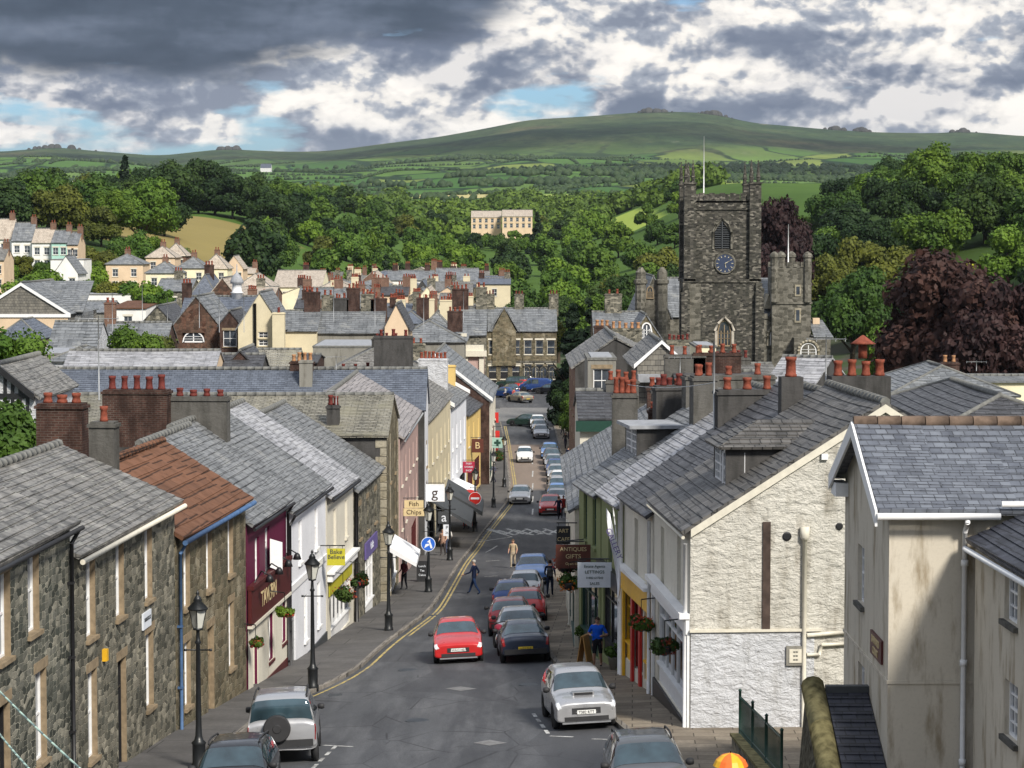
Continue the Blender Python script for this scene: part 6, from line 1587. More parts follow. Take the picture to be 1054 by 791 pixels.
KW = dict(mid='mid green', light='light green', dark='dark green', olive='olive green', lime='lime yellow-green', orange='golden orange', copper='dark copper-red', conifer='blackish conifer')
trees = []
def tree(x, y, kind, s=1.0, tier='far', sz=None, label=None, region='', group=None, name='tree', v=None, z=None):
    z = terr(x, y) - (.3 if tier == 'near' else 2.6 * s) if z is None else z
    r_ = random.Random(int(x * 13 + y * 7))
    v = r_.randrange(3) if v is None else v
    e = empty(name, (x, y, z), r_.uniform(0, 6.28), label, 'tree', group)
    e.scale = (s, s, sz or s * r_.uniform(.92, 1.12))
    inst('crown', crown(kind, tier, v if kind != 'conifer' else v % 2), e); inst('trunk', TR[v % 2], e)
    trees.append((e, kind, region, x / y * F + 527, s))
    return e
def px2x(px, y): return (px - 527) / F * y
rt = random.Random(5)
# right wooded hillside
RIGHT = []
for Y in (352, 392, 435, 480, 530, 585, 650, 730, 820):
    px = 792 + (rt.random() * 14) - (30 if Y > 500 else 0); 
    while px < 1135:
        RIGHT.append((px, Y + rt.uniform(-14, 14))); px += rt.uniform(8.2, 11.0) / Y * F
for px, Y in RIGHT:
    if Y < 380 and px > 900: k = 'dark'
    else: k = rt.choices(['mid', 'dark', 'olive', 'light'], [5, 3, 2.2, 1.3])[0]
    if Y < 415 and 845 < px < 880: continue
    tp = 240 - (terr(px2x(px, Y), Y) + 9.5) / Y * F
    if tp < interp(px, [(760, 232), (790, 212), (850, 184), (900, 170), (960, 158), (1054, 148)]): continue
    if px < 782: continue
    tree(px2x(px, Y), Y, k, rt.uniform(.82, 1.18), 'mid', region='on the right wooded slope')
tree(px2x(977, 400), 400, 'lime', .8, 'mid', label='lime yellow tree standing out on the right wooded slope', v=0)
tree(px2x(878, 330), 330, 'mid', 1.05, 'near', sz=1.25, label='tall mid green tree right of the guildhall, before the wood', v=1)
tree(px2x(850, 395), 395, 'olive', 1.0, 'near', sz=1.15, label='round olive green tree rising above the guildhall tower top', v=0)
tree(px2x(798, 372), 372, 'copper', 1.15, 'near', sz=1.95, label='dark copper beech right behind the church tower', v=1)
tree(px2x(990, 232), 232, 'copper', 1.42, 'near', sz=1.55, label='huge copper beech filling the right edge below the wood', v=1)
tree(px2x(1046, 226), 226, 'copper', 1.15, 'near', sz=1.45, label='copper tree at the far right edge beside the huge copper beech', v=0)
tree(px2x(944, 238), 238, 'copper', .9, 'near', sz=1.1, label='lower left lobe tree of the copper beeches', v=2)
tree(px2x(880, 215), 215, 'mid', .62, 'near', sz=.75, label='small bushy green tree above the conical chimney cowl', v=0)
tree(px2x(898, 196), 196, 'mid', .48, 'near', sz=.6, label='low green tree just right of the conical chimney cowl', v=2)
tree(px2x(914, 290), 290, 'light', .6, 'near', sz=.9, label='small bright green tree left of the huge copper beech', v=2)
tree(px2x(925, 180), 180, 'olive', .4, 'near', sz=.5, label='scrubby olive bush beside the orange pots of the dark stack', v=0)
# churchyard trees and the dark yew at the head of the street
tree(px2x(590, 285), 285, 'conifer', .95, 'near', sz=.95, label='tall dark yew at the far end of the street', v=0)
tree(px2x(606, 292), 292, 'conifer', .85, 'near', sz=.98, label='dark yew crown joined on the right of the tall yew', v=1)
tree(px2x(586, 272), 272, 'dark', .42, 'near', sz=.5, label='low dark green tree under the yew beside the road', v=0)
tree(px2x(592, 252), 252, 'mid', .30, 'near', sz=.45, label='small mid green tree by the far pavement under the yew', v=1)
for i, (px, Y, k, s, lb) in enumerate(((622, 340, 'light', .8, 'bright green tree right of the yew tops'), (640, 355, 'light', .75, 'pale green tree left of the turreted gable'), (608, 380, 'mid', .9, 'mid green tree above the yew, nearest the river wood'), (652, 400, 'mid', .9, 'mid green tree behind the turreted gable'), (566, 385, 'olive', .7, 'olive tree above the square right of the stone arcade house'), (548, 372, 'lime', .62, 'lime green tree over the arcade house roof'), (522, 372, 'lime', .5, 'smaller lime tree over the gabled stone house'), (500, 390, 'dark', .8, 'dark tree left above the gabled stone house'), (491, 375, 'conifer', .85, 'narrow dark conifer standing over the peach stacks'), (531, 400, 'mid', .8, 'mid green tree behind the lime trees of the square'), (575, 420, 'dark', .8, 'dark green tree behind the olive tree at the square'), (682, 380, 'mid', 1.0, 'mid green tree behind the church hall roof'), (630, 430, 'dark', 1.0, 'dark round tree behind the bright green trees'), (660, 450, 'mid', 1.0, 'mid green tree behind the abbey gable'), (694, 430, 'olive', 1.0, 'olive green tree touching the left side of the church tower'))):
    tree(px2x(px, Y), Y, k, s, 'near', label=lb)
# wood beyond the town
for Y in (560, 610, 665, 730, 800, 880, 970, 1070, 1190, 1320, 1480, 1660):
    lo = 262 if Y < 800 else -40
    hi = 705
    px = lo + rt.random() * 18
    while px < hi:
        y = Y + rt.uniform(-.035, .035) * Y; x = px2x(px, y)
        skip = (455 < px < 560 and 880 < y < 1120) or (1250 < y and rt.random() < .45) or (y > 1400 and rt.random() < .3) or (618 < px < 668 and 1000 < y < 1240) or (430 < px < 470 and 1000 < y < 1100)
        skip = skip or (262 < px < 398 and y > 1240) or (415 < px < 512 and y > 1420)
        if not skip:
            k = rt.choices(['mid', 'dark', 'light', 'olive', 'conifer'], [5, 2.6, 3.0, 1.7, .3])[0]
            tree(x, y, k, rt.uniform(.72, 1.15) * (.86 if y > 1200 else 1), 'far', region='in the wood beyond town')
        px += rt.uniform(11.0, 16.5) / Y * F * (1.25 if Y > 1100 else 1)
for i, (px, Y) in enumerate(((482, 1012), (494, 1004), (505, 1014), (518, 1006), (530, 1012), (543, 1004), (512, 990), (536, 985), (488, 985))): tree(px2x(px, Y), Y, ('mid', 'light', 'dark')[i % 3], .62, 'far', region='in front of the mansion')
tree(px2x(553, 960), 960, 'conifer', 1.15, 'far', label='dark pointed conifer right of the mansion in the woods', v=0)
# left hillside
tree(px2x(147, 540), 540, 'light', 1.5, 'near', sz=1.45, z=terr(px2x(147, 540), 540) - 5, label='largest bright green tree on the left hillside', v=1)
tree(px2x(118, 525), 525, 'mid', .9, 'near', label='green tree tucked against the left of the largest bright tree', v=0)
tree(px2x(32, 370), 370, 'light', 1.15, 'near', sz=1.02, label='wide bright green tree below the hillside terrace', v=1)
tree(px2x(14, 376), 376, 'mid', .8, 'near', sz=.7, label='mid green tree left of the wide bright tree by the terrace', v=0)
for (px, Y, k, s) in ((5, 520, 'dark', 1.1), (35, 530, 'mid', 1.1), (62, 525, 'olive', 1.1), (88, 540, 'mid', 1.1), (105, 500, 'olive', .8), (20, 590, 'dark', 1.2), (50, 600, 'mid', 1.2), (80, 605, 'olive', 1.2), (108, 610, 'mid', 1.1), (8, 660, 'mid', 1.2), (40, 670, 'dark', 1.2), (75, 675, 'mid', 1.2), (105, 690, 'dark', 1.2), (130, 640, 'dark', 1.0),
                     (170, 600, 'dark', 1.0), (185, 765, 'dark', 1.5), (205, 775, 'dark', 1.4), (222, 770, 'dark', 1.35), (240, 760, 'dark', 1.3), (256, 770, 'dark', 1.2), (270, 755, 'dark', 1.15), (285, 745, 'dark', 1.1), (165, 780, 'dark', 1.3), (130, 760, 'conifer', 1.25), (113, 770, 'dark', 1.25), (95, 790, 'dark', 1.1), (200, 830, 'dark', 1.35), (230, 830, 'dark', 1.2), (145, 820, 'dark', 1.25),
                     (262, 590, 'dark', .7), (276, 600, 'mid', .8), (288, 620, 'mid', .8), (100, 455, 'olive', .7), (120, 460, 'mid', .6), (92, 430, 'light', .6), (135, 470, 'light', .7), (160, 490, 'mid', .55), (98, 415, 'mid', .5), (186, 500, 'mid', .45)):
    tree(px2x(px, Y), Y, k, s, 'mid', region='on the left hillside')
for (px, Y, k, s, lb) in ((104, 405, 'orange', .45, 'golden orange garden tree left of the hipped brick house'), (118, 402, 'orange', .38, 'smaller golden shrub tree in front of the hipped brick house'), (132, 398, 'mid', .4, 'green garden tree right of the golden ones'), (172, 378, 'dark', .5, 'dark green tree above the stone barn'), (90, 395, 'lime', .4, 'lime garden tree beside the white box house'), (222, 300, 'light', .28, 'light bush before the steep white house'), (184, 390, 'olive', .6, 'olive tree before the hay field houses'), (310, 372, 'dark', .58, 'dark tree in front of the cream hall'), (324, 376, 'mid', .45, 'green bush right of the dark tree by the cream hall')):
    tree(px2x(px, Y), Y, k, s, 'near', label=lb)
for i, (px, Y) in enumerate(((3, 425), (22, 430), (48, 428), (66, 432), (86, 436), (100, 440))): tree(px2x(px, Y), Y, ('light', 'olive', 'mid')[i % 3], .5, 'near', sz=.5, region='in the gardens below the white terrace')
# bushes
def bush(x, y, z, w_, h_, kind, label, seed=1, group=None, n=4200, name='bush', ls=.11):
    m = crown_mesh(seed, w_ / 2, h_ / 2, h_ / 2, 14, n, ls, X['leaf_' + kind], .42, .8)
    o = inst(name, m, None, (x, y, z)); o.data.name = 'foliage'; tag(o, label, 'bush', group); return o
p = at(6, 395, 128); bush(p.x, p.y, p.z - 1.5, 4.6, 4.2, 'light', 'bright green bush beside the half timbered gable', 3)
p = at(4, 478, 84); bush(p.x, p.y, p.z - .6, 3.0, 2.4, 'mid', 'green shrub behind the roof at the left edge', 4)
p = at(141, 363, 196); bush(p.x, p.y, p.z - .5, 4.6, 2.6, 'mid', 'round green bush on the roofs left of the arched hall', 5)
p = at(160, 364, 200); bush(p.x, p.y, p.z - .5, 4.4, 1.5, 'olive', 'low trailing bush right of the round roof bush', 6)
for i, (px, py, Y, w_) in enumerate(((100, 300, 340, 5), (118, 303, 335, 6), (135, 304, 332, 5), (152, 306, 328, 5), (165, 312, 300, 4))):
    p = at(px, py, Y); bush(p.x, p.y, p.z - 1, w_, 2.6, rt.choice(['mid', 'light', 'olive']), 'hedge bush number %s from the left above the white parapet' % ('one', 'two', 'three', 'four', 'five')[i], 7 + i, 'hedge bushes above the white parapet', 1500, ls=.2)
# unique labels for the unnamed trees
ORD = lambda n: '%d%s' % (n, 'th' if 10 <= n % 100 <= 20 else {1: 'st', 2: 'nd', 3: 'rd'}.get(n % 10, 'th'))
by = {}
for e, k, reg, px, s in trees:
    if 'label' not in e: by.setdefault((k, reg), []).append((px, e, s))
for (k, reg), L in by.items():
    L.sort(key=lambda t: t[0])
    for i, (px, e, s) in enumerate(L):
        e['label'] = '%s tree %s, %s such from left' % (KW[k], reg, ORD(i + 1)); e['group'] = 'trees ' + reg
print('TREES', len(trees))
# hedgerows and far woods: one uncountable mass
def far_woods():
    g = np.random.default_rng(3); pts = []
    def blob(x, y, r): pts.append((x, y, terr(x, y), r))
    for _ in range(150):
        y = g.uniform(1700, 4300); x = g.uniform(-.27, .27) * y; L = g.uniform(120, 420); a = g.normal() * .25 + (PI / 2 if g.random() < .3 else 0)
        n = int(L / 5)
        for i in range(n):
            if g.random() < .12: continue
            t = i * 5; blob(x + math.cos(a) * t + g.normal() * .8, y + math.sin(a) * t * 1.3 + g.normal() * 1.5, g.uniform(1.3, 2.9))
    cl = [(px2x(240, 2500), 2500), (px2x(590, 2900), 2900), (px2x(640, 2700), 2700), (px2x(700, 2900), 2900), (px2x(470, 4300), 4300), (px2x(500, 4300), 4300), (px2x(680, 3300), 3300), (px2x(780, 3100), 3100), (px2x(830, 2700), 2700)]
    for _ in range(16): y = g.uniform(1650, 4200); cl.append((g.uniform(-.26, .26) * y, y))
    for cx, cyy in cl:
        sx = g.uniform(40, 130); sy = g.uniform(12, 30)
        for i in range(int(g.uniform(60, 150))): blob(cx + g.normal() * sx, cyy + g.normal() * sy, g.uniform(2.5, 5.5))
    iv, jf = ICO1; V = []; T = []; off = 0
    for i, (x, y, z, r) in enumerate(pts):
        a = iv * np.array([r * 1.15, r * 1.15, r]) * (1 + .22 * np.sin(iv[:, :1] * 6 + i) * np.cos(iv[:, 1:2] * 5 + i)); V.append(a + np.array([x, y, z + r * .55])); T.append(jf + off); off += len(iv)
    me = np_mesh('far_woods', np.concatenate(V), None, np.concatenate(T), X['leaf_farwood'], False)
    tag(inst('woods', me), 'hedgerows and woods far out on the moor slopes', 'woods', kind='stuff')
    print('BLOBS', len(pts))
X['leaf_farwood'] = leafm('leaf_farwood', (.02, .042, .022), (.04, .07, .03), .03, 0)
far_woods()
# the wood's far side, canopy behind canopy
def canopy():
    g = np.random.default_rng(9); V = []; Q = []; T = []; off = 0
    src = CM[('mid', 'far', 0)] if ('mid', 'far', 0) in CM else crown('mid', 'far', 0)
    iv, jf = ICO1; VV = []; n = 0; quads = []; tris = []
    for Y in np.arange(1130, 2050, 26):
        x = -.235 * Y + g.uniform(0, 12); hi = .085 * Y
        while x < hi:
            px = x / Y * F + 527; y = Y + g.uniform(-12, 12)
            clear = (455 < px < 560 and y < 1130) or (618 < px < 675 and y < 1250) or (266 < px < 396 and 1330 < y) or (420 < px < 510 and 1600 < y) or (420 < px < 510 and y > 1990) or (545 < px < 640 and y > 1980)
            if not clear and math.sin(px * .045 + 1) * math.cos(Y * .0065) < .62:
                r = g.uniform(4.5, 8.0); c = np.array([x, y, terr(x, y) + r * .55]); m = 150
                d = g.normal(size=(m, 3)); d /= np.linalg.norm(d, axis=1)[:, None]; d[:, 2] = np.abs(d[:, 2]) * 1.0 - .15
                rr = r * (1 + .22 * np.sin(d[:, :1] * 6 + n) * np.cos(d[:, 1:2] * 5 + n)) * g.uniform(.85, 1.12, (m, 1)); P = c + d * rr
                nn = d + g.normal(size=(m, 3)) * .5; u = np.cross(nn, g.normal(size=(m, 3))); u /= np.linalg.norm(u, axis=1)[:, None]; v = np.cross(nn, u); v /= np.linalg.norm(v, axis=1)[:, None]
                s_ = g.uniform(.5, 1.15, (m, 1))
                VV.append(np.stack([P - u * s_ - v * s_, P + u * s_ - v * s_ * .7, P + u * s_ * .8 + v * s_, P - u * s_ + v * s_ * .6], 1).reshape(-1, 3)); quads.append(np.arange(m * 4).reshape(-1, 4) + off); off += m * 4
                VV.append(iv * r * .86 * np.array([1, 1, .95]) + c); tris.append(jf + off); off += len(iv); n += 1
            x += g.uniform(9, 15)
    me = np_mesh('woodland', np.concatenate(VV), np.concatenate(quads), np.concatenate(tris), X['leaf_canopy'])
    tag(inst('woodland', me), 'unbroken far canopy of the wood below the moor', 'wood', kind='stuff'); print('CANOPY', n)
X['leaf_canopy'] = leafm('leaf_canopy', (.028, .062, .015), (.105, .175, .03), .03, .12)
canopy()
# granite tors and boulders on the skyline
def tor(px, label, seed, n, sp):
    g = random.Random(seed); y = 6480; x = px2x(px, y); z = terr(x, y)
    m = MB()
    for i in range(n):
        dx = g.gauss(0, sp); s = g.uniform(5, 13) * (1 - min(.7, abs(dx) / sp * .3)); m.T = Matrix.Translation((x + dx, y + g.uniform(-10, 10), terr(x + dx, y) + s * .2)) @ Matrix.Rotation(g.uniform(0, 3), 4, 'Z') @ Matrix.Rotation(g.uniform(-.2, .2), 4, 'X')
        m.lathe([(s * 1.2, -s), (s * 1.3, -s * .2), (s * .9, s * .5), (s * .4, s * .8)], 7, smooth=False)
    tag(m.build('rock_outcrop', X['tor_rock']), label, 'rock outcrop')
X['tor_rock'] = flat('tor_rock', (.07, .07, .065), .95, .1, 0, .3, .05)
for px, lb, sd_, n, sp in ((668, 'granite tor on the highest point of the moor', 1, 16, 30), (735, 'granite tor right of the moor summit', 2, 18, 19), (860, 'small knobbly tor low on the right skyline', 3, 14, 15), (885, 'second small tor right of the knobbly one', 4, 9, 16), (988, 'lonely tor near the right end of the skyline', 5, 10, 20), (66, 'flat rocky crest at the left end of the skyline', 6, 12, 50), (240, 'low wooded rocky knoll on the left skyline', 7, 10, 40)):
    tor(px, lb, sd_, n, sp)
# ================================================================== CARS
def catmull(P, t):
    n = len(P); i = int(min(max(t, 0), n - 1.0001)); f = t - i
    p0, p1, p2, p3 = P[max(i - 1, 0)], P[i], P[min(i + 1, n - 1)], P[min(i + 2, n - 1)]
    return .5 * ((2 * p1) + (-p0 + p2) * f + (2 * p0 - 5 * p1 + 4 * p2 - p3) * f * f + (-p0 + 3 * p1 - 3 * p2 + p3) * f ** 3)
# station: y, zlow, belt, top, half width, half width at roof ; order nose -> tail
PROF = {
 'hatch': dict(L=4.25, W=1.80, st=[(2.12, .30, .54, .62, .80, .70), (2.05, .22, .66, .74, .87, .78), (1.55, .20, .82, .90, .88, .76), (.98, .20, .90, 1.00, .90, .74), (.20, .20, .92, 1.42, .90, .62), (-.5, .20, .94, 1.48, .90, .62), (-1.35, .22, .96, 1.42, .89, .60), (-1.92, .28, .98, 1.04, .86, .70), (-2.08, .32, .84, .88, .85, .76), (-2.12, .36, .62, .66, .81, .72)]),
 'saloon': dict(L=4.6, W=1.78, st=[(2.30, .30, .52, .60, .79, .70), (2.22, .22, .64, .72, .86, .77), (1.6, .20, .80, .88, .88, .76), (1.05, .20, .88, .96, .89, .74), (.25, .20, .90, 1.38, .89, .60), (-.5, .20, .92, 1.43, .89, .60), (-1.15, .22, .94, 1.36, .88, .58), (-1.80, .26, .95, 1.03, .87, .70), (-2.24, .32, .92, .97, .85, .76), (-2.30, .36, .62, .68, .81, .72)]),
 'estate': dict(L=4.45, W=1.74, st=[(2.22, .30, .60, .68, .78, .70), (2.14, .24, .74, .81, .84, .76), (1.55, .24, .86, .93, .86, .76), (.95, .24, .92, 1.02, .87, .74), (.25, .24, .95, 1.48, .87, .62), (-.6, .24, .97, 1.54, .87, .62), (-1.85, .26, .98, 1.48, .86, .62), (-2.12, .30, .98, 1.04, .84, .72), (-2.20, .34, .84, .90, .80, .72), (-2.22, .38, .6, .66, .74, .66)]),
 'offroad': dict(L=4.5, W=1.84, st=[(2.22, .42, .74, .86, .82, .74), (2.14, .36, .90, .98, .89, .80), (1.6, .34, 1.02, 1.10, .90, .80), (.95, .34, 1.06, 1.15, .91, .78), (.45, .34, 1.08, 1.72, .91, .68), (-.6, .34, 1.08, 1.80, .91, .70), (-2.02, .36, 1.08, 1.77, .91, .70), (-2.16, .40, 1.06, 1.16, .90, .80), (-2.19, .44, .92, 1.02, .90, .84), (-2.21, .48, .60, .66, .88, .82)]),
 'mini': dict(L=3.6, W=1.64, st=[(1.78, .30, .52, .62, .62, .54), (1.70, .22, .70, .78, .74, .66), (1.3, .20, .84, .94, .80, .70), (.85, .20, .90, 1.02, .82, .68), (.2, .20, .92, 1.42, .82, .58), (-.4, .20, .94, 1.49, .82, .58), (-1.2, .22, .95, 1.42, .81, .56), (-1.6, .28, .95, 1.02, .78, .64), (-1.76, .32, .80, .84, .74, .64), (-1.8, .36, .58, .62, .66, .56)]),
 'van': dict(L=4.7, W=1.86, st=[(2.32, .36, .74, .84, .78, .70), (2.25, .28, .92, 1.0, .88, .78), (1.9, .28, 1.02, 1.15, .92, .8), (1.55, .28, 1.05, 1.30, .93, .78), (1.05, .28, 1.08, 1.82, .93, .76), (.2, .28, 1.1, 1.92, .93, .78), (-1.7, .28, 1.1, 1.90, .93, .78), (-2.22, .32, 1.1, 1.72, .92, .78), (-2.3, .36, 1.0, 1.2, .9, .78), (-2.32, .4, .8, .86, .86, .76)]),
}
class Shape:
    def __init__(s, kind):
        P = PROF[kind]; s.W = P['W']; s.n = len(P['st']); s.st = [Vector(q).freeze() if 0 else np.array(q) for q in P['st']]
    def pt(s, u, v, off=0.0):
        """u along the stations (nose 0 .. tail n-1); v across: 0 bottom centre, 1 sill, 2 flank, 3 belt, 4 rail, 5 upper, 6 roof centre"""
        y, zl, zb, zt, hw, hr = catmull(s.st, u)
        sec = [np.array([0, zl]), np.array([hw * .90, zl]), np.array([hw, zl + (zb - zl) * .45]), np.array([hw * .975, zb]), np.array([hr + .03, zt - .07 - (zt - zb) * .05]), np.array([hr * .72, zt - .012]), np.array([0, zt])]
        x, z = catmull(sec, v)
        return np.array([x, y, z])
    def nrm(s, u, v):
        e = .03; du = s.pt(min(u + e, s.n - 1.001), v) - s.pt(max(u - e, 0), v); dv = s.pt(u, min(v + e, 6)) - s.pt(u, max(v - e, 0))
        n = np.cross(dv, du); n = n / (np.linalg.norm(n) + 1e-9)
        p = s.pt(u, v); c = np.array([0, p[1] * .8, .8]); return n if np.dot(p - c, n) > 0 else -n
    def body(s, mat, nu=44, nv=26):
        us = [i / nu * (s.n - 1.0001) for i in range(nu + 1)]; vv = [6 * i / nv for i in range(nv + 1)]
        m = MB(); ring = []
        for u in us:
            r = [s.pt(u, v) for v in vv]
            pts = r + [np.array([-p[0], p[1], p[2]]) for p in r[-2:0:-1]]
            ring.append([m.add(p) for p in pts])
        k = len(ring[0])
        for a, b in zip(ring, ring[1:]):
            for i in range(k):
                j = (i + 1) % k; m.f.append([a[i], b[i], b[j], a[j]]); m.m.append(0); m.sm.append(True)
        m.f.append(ring[0]); m.m.append(0); m.sm.append(False); m.f.append(ring[-1][::-1]); m.m.append(0); m.sm.append(False)
        return m
    def patch(s, m, u0, u1, v0, v1, mirror=True, off=.008, nu=6, nv=5, mi=0, full=False):
        for sgn in ((1, -1) if mirror else (1,)):
            g = []
            for i in range(nu + 1):
                row = []
                for j in range(nv + 1):
                    u = u0 + (u1 - u0) * i / nu; v = v0 + (v1 - v0) * j / nv
                    n = s.nrm(u, min(v, 5.97)); p = s.pt(u, v) 
                    p = p + n * off; row.append(m.add((p[0] * sgn, p[1], p[2])))
                g.append(row)
            for i in range(nu):
                for j in range(nv):
                    q = [g[i][j], g[i + 1][j], g[i + 1][j + 1], g[i][j + 1]]
                    m.f.append(q if sgn > 0 else q[::-1]); m.m.append(mi); m.sm.append(True)
def paint(name, c, metal=0.35):
    n = NT('car_paint_' + name, .28, .5, metal); n.set('Base Color', c); n.set('Coat Weight', .7); n.set('Coat Roughness', .05)
    f = n.noise(n.obj(), 3, 4, .6); n.set('Roughness', n.ramp(f, [(.3, .25), (.7, .42)])); return n.mat
PAINT = dict(red=paint('red', (.50, .012, .012), .1), silver=paint('silver', (.46, .46, .47), .6), black=paint('black', (.012, .013, .016)), navy=paint('navy', (.014, .022, .045)), blue=paint('blue', (.02, .06, .22)), lblue=paint('lblue', (.12, .25, .55), .3), white=paint('white', (.72, .73, .74), 0), dred=paint('dred', (.22, .012, .02)), green=paint('green', (.02, .05, .04)), gold=paint('gold', (.40, .36, .28), .5), grey=paint('grey', (.10, .105, .11), .5))
X['tyre'] = flat('tyre', (.018, .018, .019), .85, .2); X['rim'] = flat('rim', (.42, .43, .45), .35, .5, .7); X['headlamp'] = flat('headlamp', (.75, .77, .8), .12, .7, .2, .05); X['taillamp'] = flat('taillamp', (.28, .008, .008), .2, .6, 0, .05)
X['plate_white'] = flat('plate_white', (.78, .78, .75), .5, .4, 0, .02); X['plate_yellow'] = flat('plate_yellow', (.72, .52, .03), .5, .4, 0, .02); X['plastic'] = flat('plastic', (.03, .03, .032), .6, .3); X['chrome'] = flat('chrome', (.7, .7, .72), .15, .5, .9, .02); X['amber'] = flat('amber', (.7, .25, .02), .3, .5)
CARC = {}
def car_meshes(kind, col_):
    if kind in CARC: return CARC[kind]
    S = Shape(kind); n = S.n; P = PROF[kind]; d = {}
    d['body'] = S.body(None).mesh('car_body', PAINT['silver'])
    m = MB(); S.patch(m, 3.10, 3.86, 3.95, 6.0, nu=6, nv=6); d['windscreen'] = m.mesh('windscreen', X['car_glass'])
    r = 6 if kind != 'offroad' else 6
    m = MB(); S.patch(m, 6.15, 6.90, 3.95, 6.0, nu=6, nv=6); d['rear_window'] = m.mesh('rear_window', X['car_glass'])
    panes = [(3.62, 4.62, 3.08, 3.86), (4.70, 5.35, 3.08, 3.88)]
    if kind != 'van': panes.append((5.42, 6.05, 3.10, 3.88) if kind in ('estate', 'offroad') else (5.42, 5.9, 3.12, 3.84))
    d['side'] = []
    for q in panes: m = MB(); S.patch(m, *q, mirror=False); d['side'].append(m.mesh('side_window', X['car_glass']))
    # wheels
    wr = .33 if kind not in ('offroad', 'van') else .37
    m = MB(); m.lathe([(wr * .62, -.1), (wr * .92, -.1), (wr, -.05), (wr, .05), (wr * .92, .1), (wr * .62, .1)], 24, axis='x'); d['tyre'] = m.mesh('tyre', X['tyre'])
    m = MB()
    m.lathe([(wr * .64, -.07), (wr * .64, .07)], 20, axis='x', mi=1)
    for k in range(5):
        a = k * 2 * PI / 5; m.T = Matrix.Rotation(a, 4, 'X'); m.box(.065, .095, -.035, .035, .02, wr * .62); m.box(-.095, -.065, -.035, .035, .02, wr * .62)
    m.T = Matrix.Identity(4); m.lathe([(.06, -.1), (.06, .1)], 10, axis='x'); d['rim'] = m.mesh('rim', [X['rim'], X['plastic']])
    ym = S.st[0][0]; yt = S.st[-1][0]; fy = S.st[2][0] - .28; ry = S.st[-3][0] + (.55 if kind != 'saloon' else .40)
    d['wheels'] = (fy, ry, wr, S.st[4][4])
    m = MB()
    for y in (fy, ry):
        for sx in (1, -1): m.lathe([(wr + .07, -.13), (wr + .07, .003)] if sx > 0 else [(wr + .07, -.003), (wr + .07, .13)], 22, (sx * (S.st[4][4] - .0), y, wr), axis='x')
    d['arch'] = m.mesh('wheel_arch', X['plastic'])
    # lamps
    m = MB(); S.patch(m, .12, 1.25, 2.75, 4.35, mirror=False, nu=4, nv=4, off=.012); d['hl'] = m.mesh('headlight', X['headlamp'])
    m = MB(); S.patch(m, n - 2.6, n - 1.15, 2.6, 4.2 if kind != 'offroad' else 4.0, mirror=False, nu=4, nv=4, off=.012); d['tl'] = m.mesh('tail_light', X['taillamp'])
    zb = S.st[1][1]; zc = S.st[0][2]
    m = MB(); m.box(-.40, .40, ym - .05, ym + .02, zc - .13, zc + .03); m.box(-.62, .62, ym - .08, ym + .01, zb + .03, zb + .15); m.box(-.3, .3, ym + .015, ym + .025, zc - .1, zc - .07, 1); d['grille'] = m.mesh('grille', [X['plastic'], X['chrome']])
    m = MB()
    for sx in (-1, 1): m.lathe([(.05, 0), (.06, .02), (.04, .03)], 10, (sx * .52, ym - .06, zb + .11), axis='y')
    m.box(-.68, .68, ym - .16, ym - .03, zb - .05, zb + .02); d['fog'] = m.mesh('fog_lamp', X['rim'])
    m = MB(); m.box(-.26, .26, ym - .02, ym + .035, zb + .22, zb + .33); d['pf'] = m.mesh('number_plate', X['plate_white'])
    zr = S.st[-1][2] - .08 if kind not in ('saloon',) else .55
    m = MB(); m.box(-.26, .26, yt - .035, yt + .03, zr - .06, zr + .05); d['pr'] = m.mesh('number_plate', X['plate_yellow'])
    m = MB(); m.box(-S.st[-2][4] * .9, S.st[-2][4] * .9, yt - .05, yt + .1, S.st[-1][1] - .02, S.st[-1][1] + .16); d['bump'] = m.mesh('rear_bumper', X['plastic'])
    b = catmull(S.st, 3.45)
    m = MB(); m.lathe([(.03, 0), (.075, .04), (.085, .1), (.075, .17), (.05, .19)], 8, (b[4] - .02, b[0], b[2] + .07), axis='x'); d['mir'] = m.mesh('wing_mirror', X['plastic'])
    m = MB(); yy = [S.pt(4.2, 4.2), S.pt(5, 4.2), S.pt(6.0, 4.2)]
    for sx in (1, -1): m.path([(sx * yy[0][0], yy[0][1], yy[0][2] + .02), (sx * yy[0][0], yy[0][1] - .1, yy[0][2] + .09), (sx * yy[1][0], yy[1][1], yy[1][2] + .08), (sx * yy[2][0], yy[2][1] + .1, yy[2][2] + .09), (sx * yy[2][0], yy[2][1], yy[2][2] + .02)], .022, 6)
    d['rail'] = m.mesh('roof_rail', X['plastic'])
    m = MB()
    for sx in (-1, 1):
        q = S.pt(3.12, 5.2); e = S.pt(3.55, 5.75); m.tube((sx * q[0], q[1], q[2] + .03), (sx * (e[0] - .1), e[1], e[2] + .03), .012, .012, 5)
    d['wiper'] = m.mesh('wiper', X['plastic'])
    m = MB()
    for u0 in (4.66, 3.55): S.patch(m, u0, u0 + .03, 1.1, 3.02, nu=1, nv=6, off=.004)
    S.patch(m, 4.4, 4.55, 2.85, 2.92, nu=2, nv=1, off=.02)
    d['seam'] = m.mesh('door_seam', X['plastic'])
    d['S'] = S
    CARC[kind] = d; return d
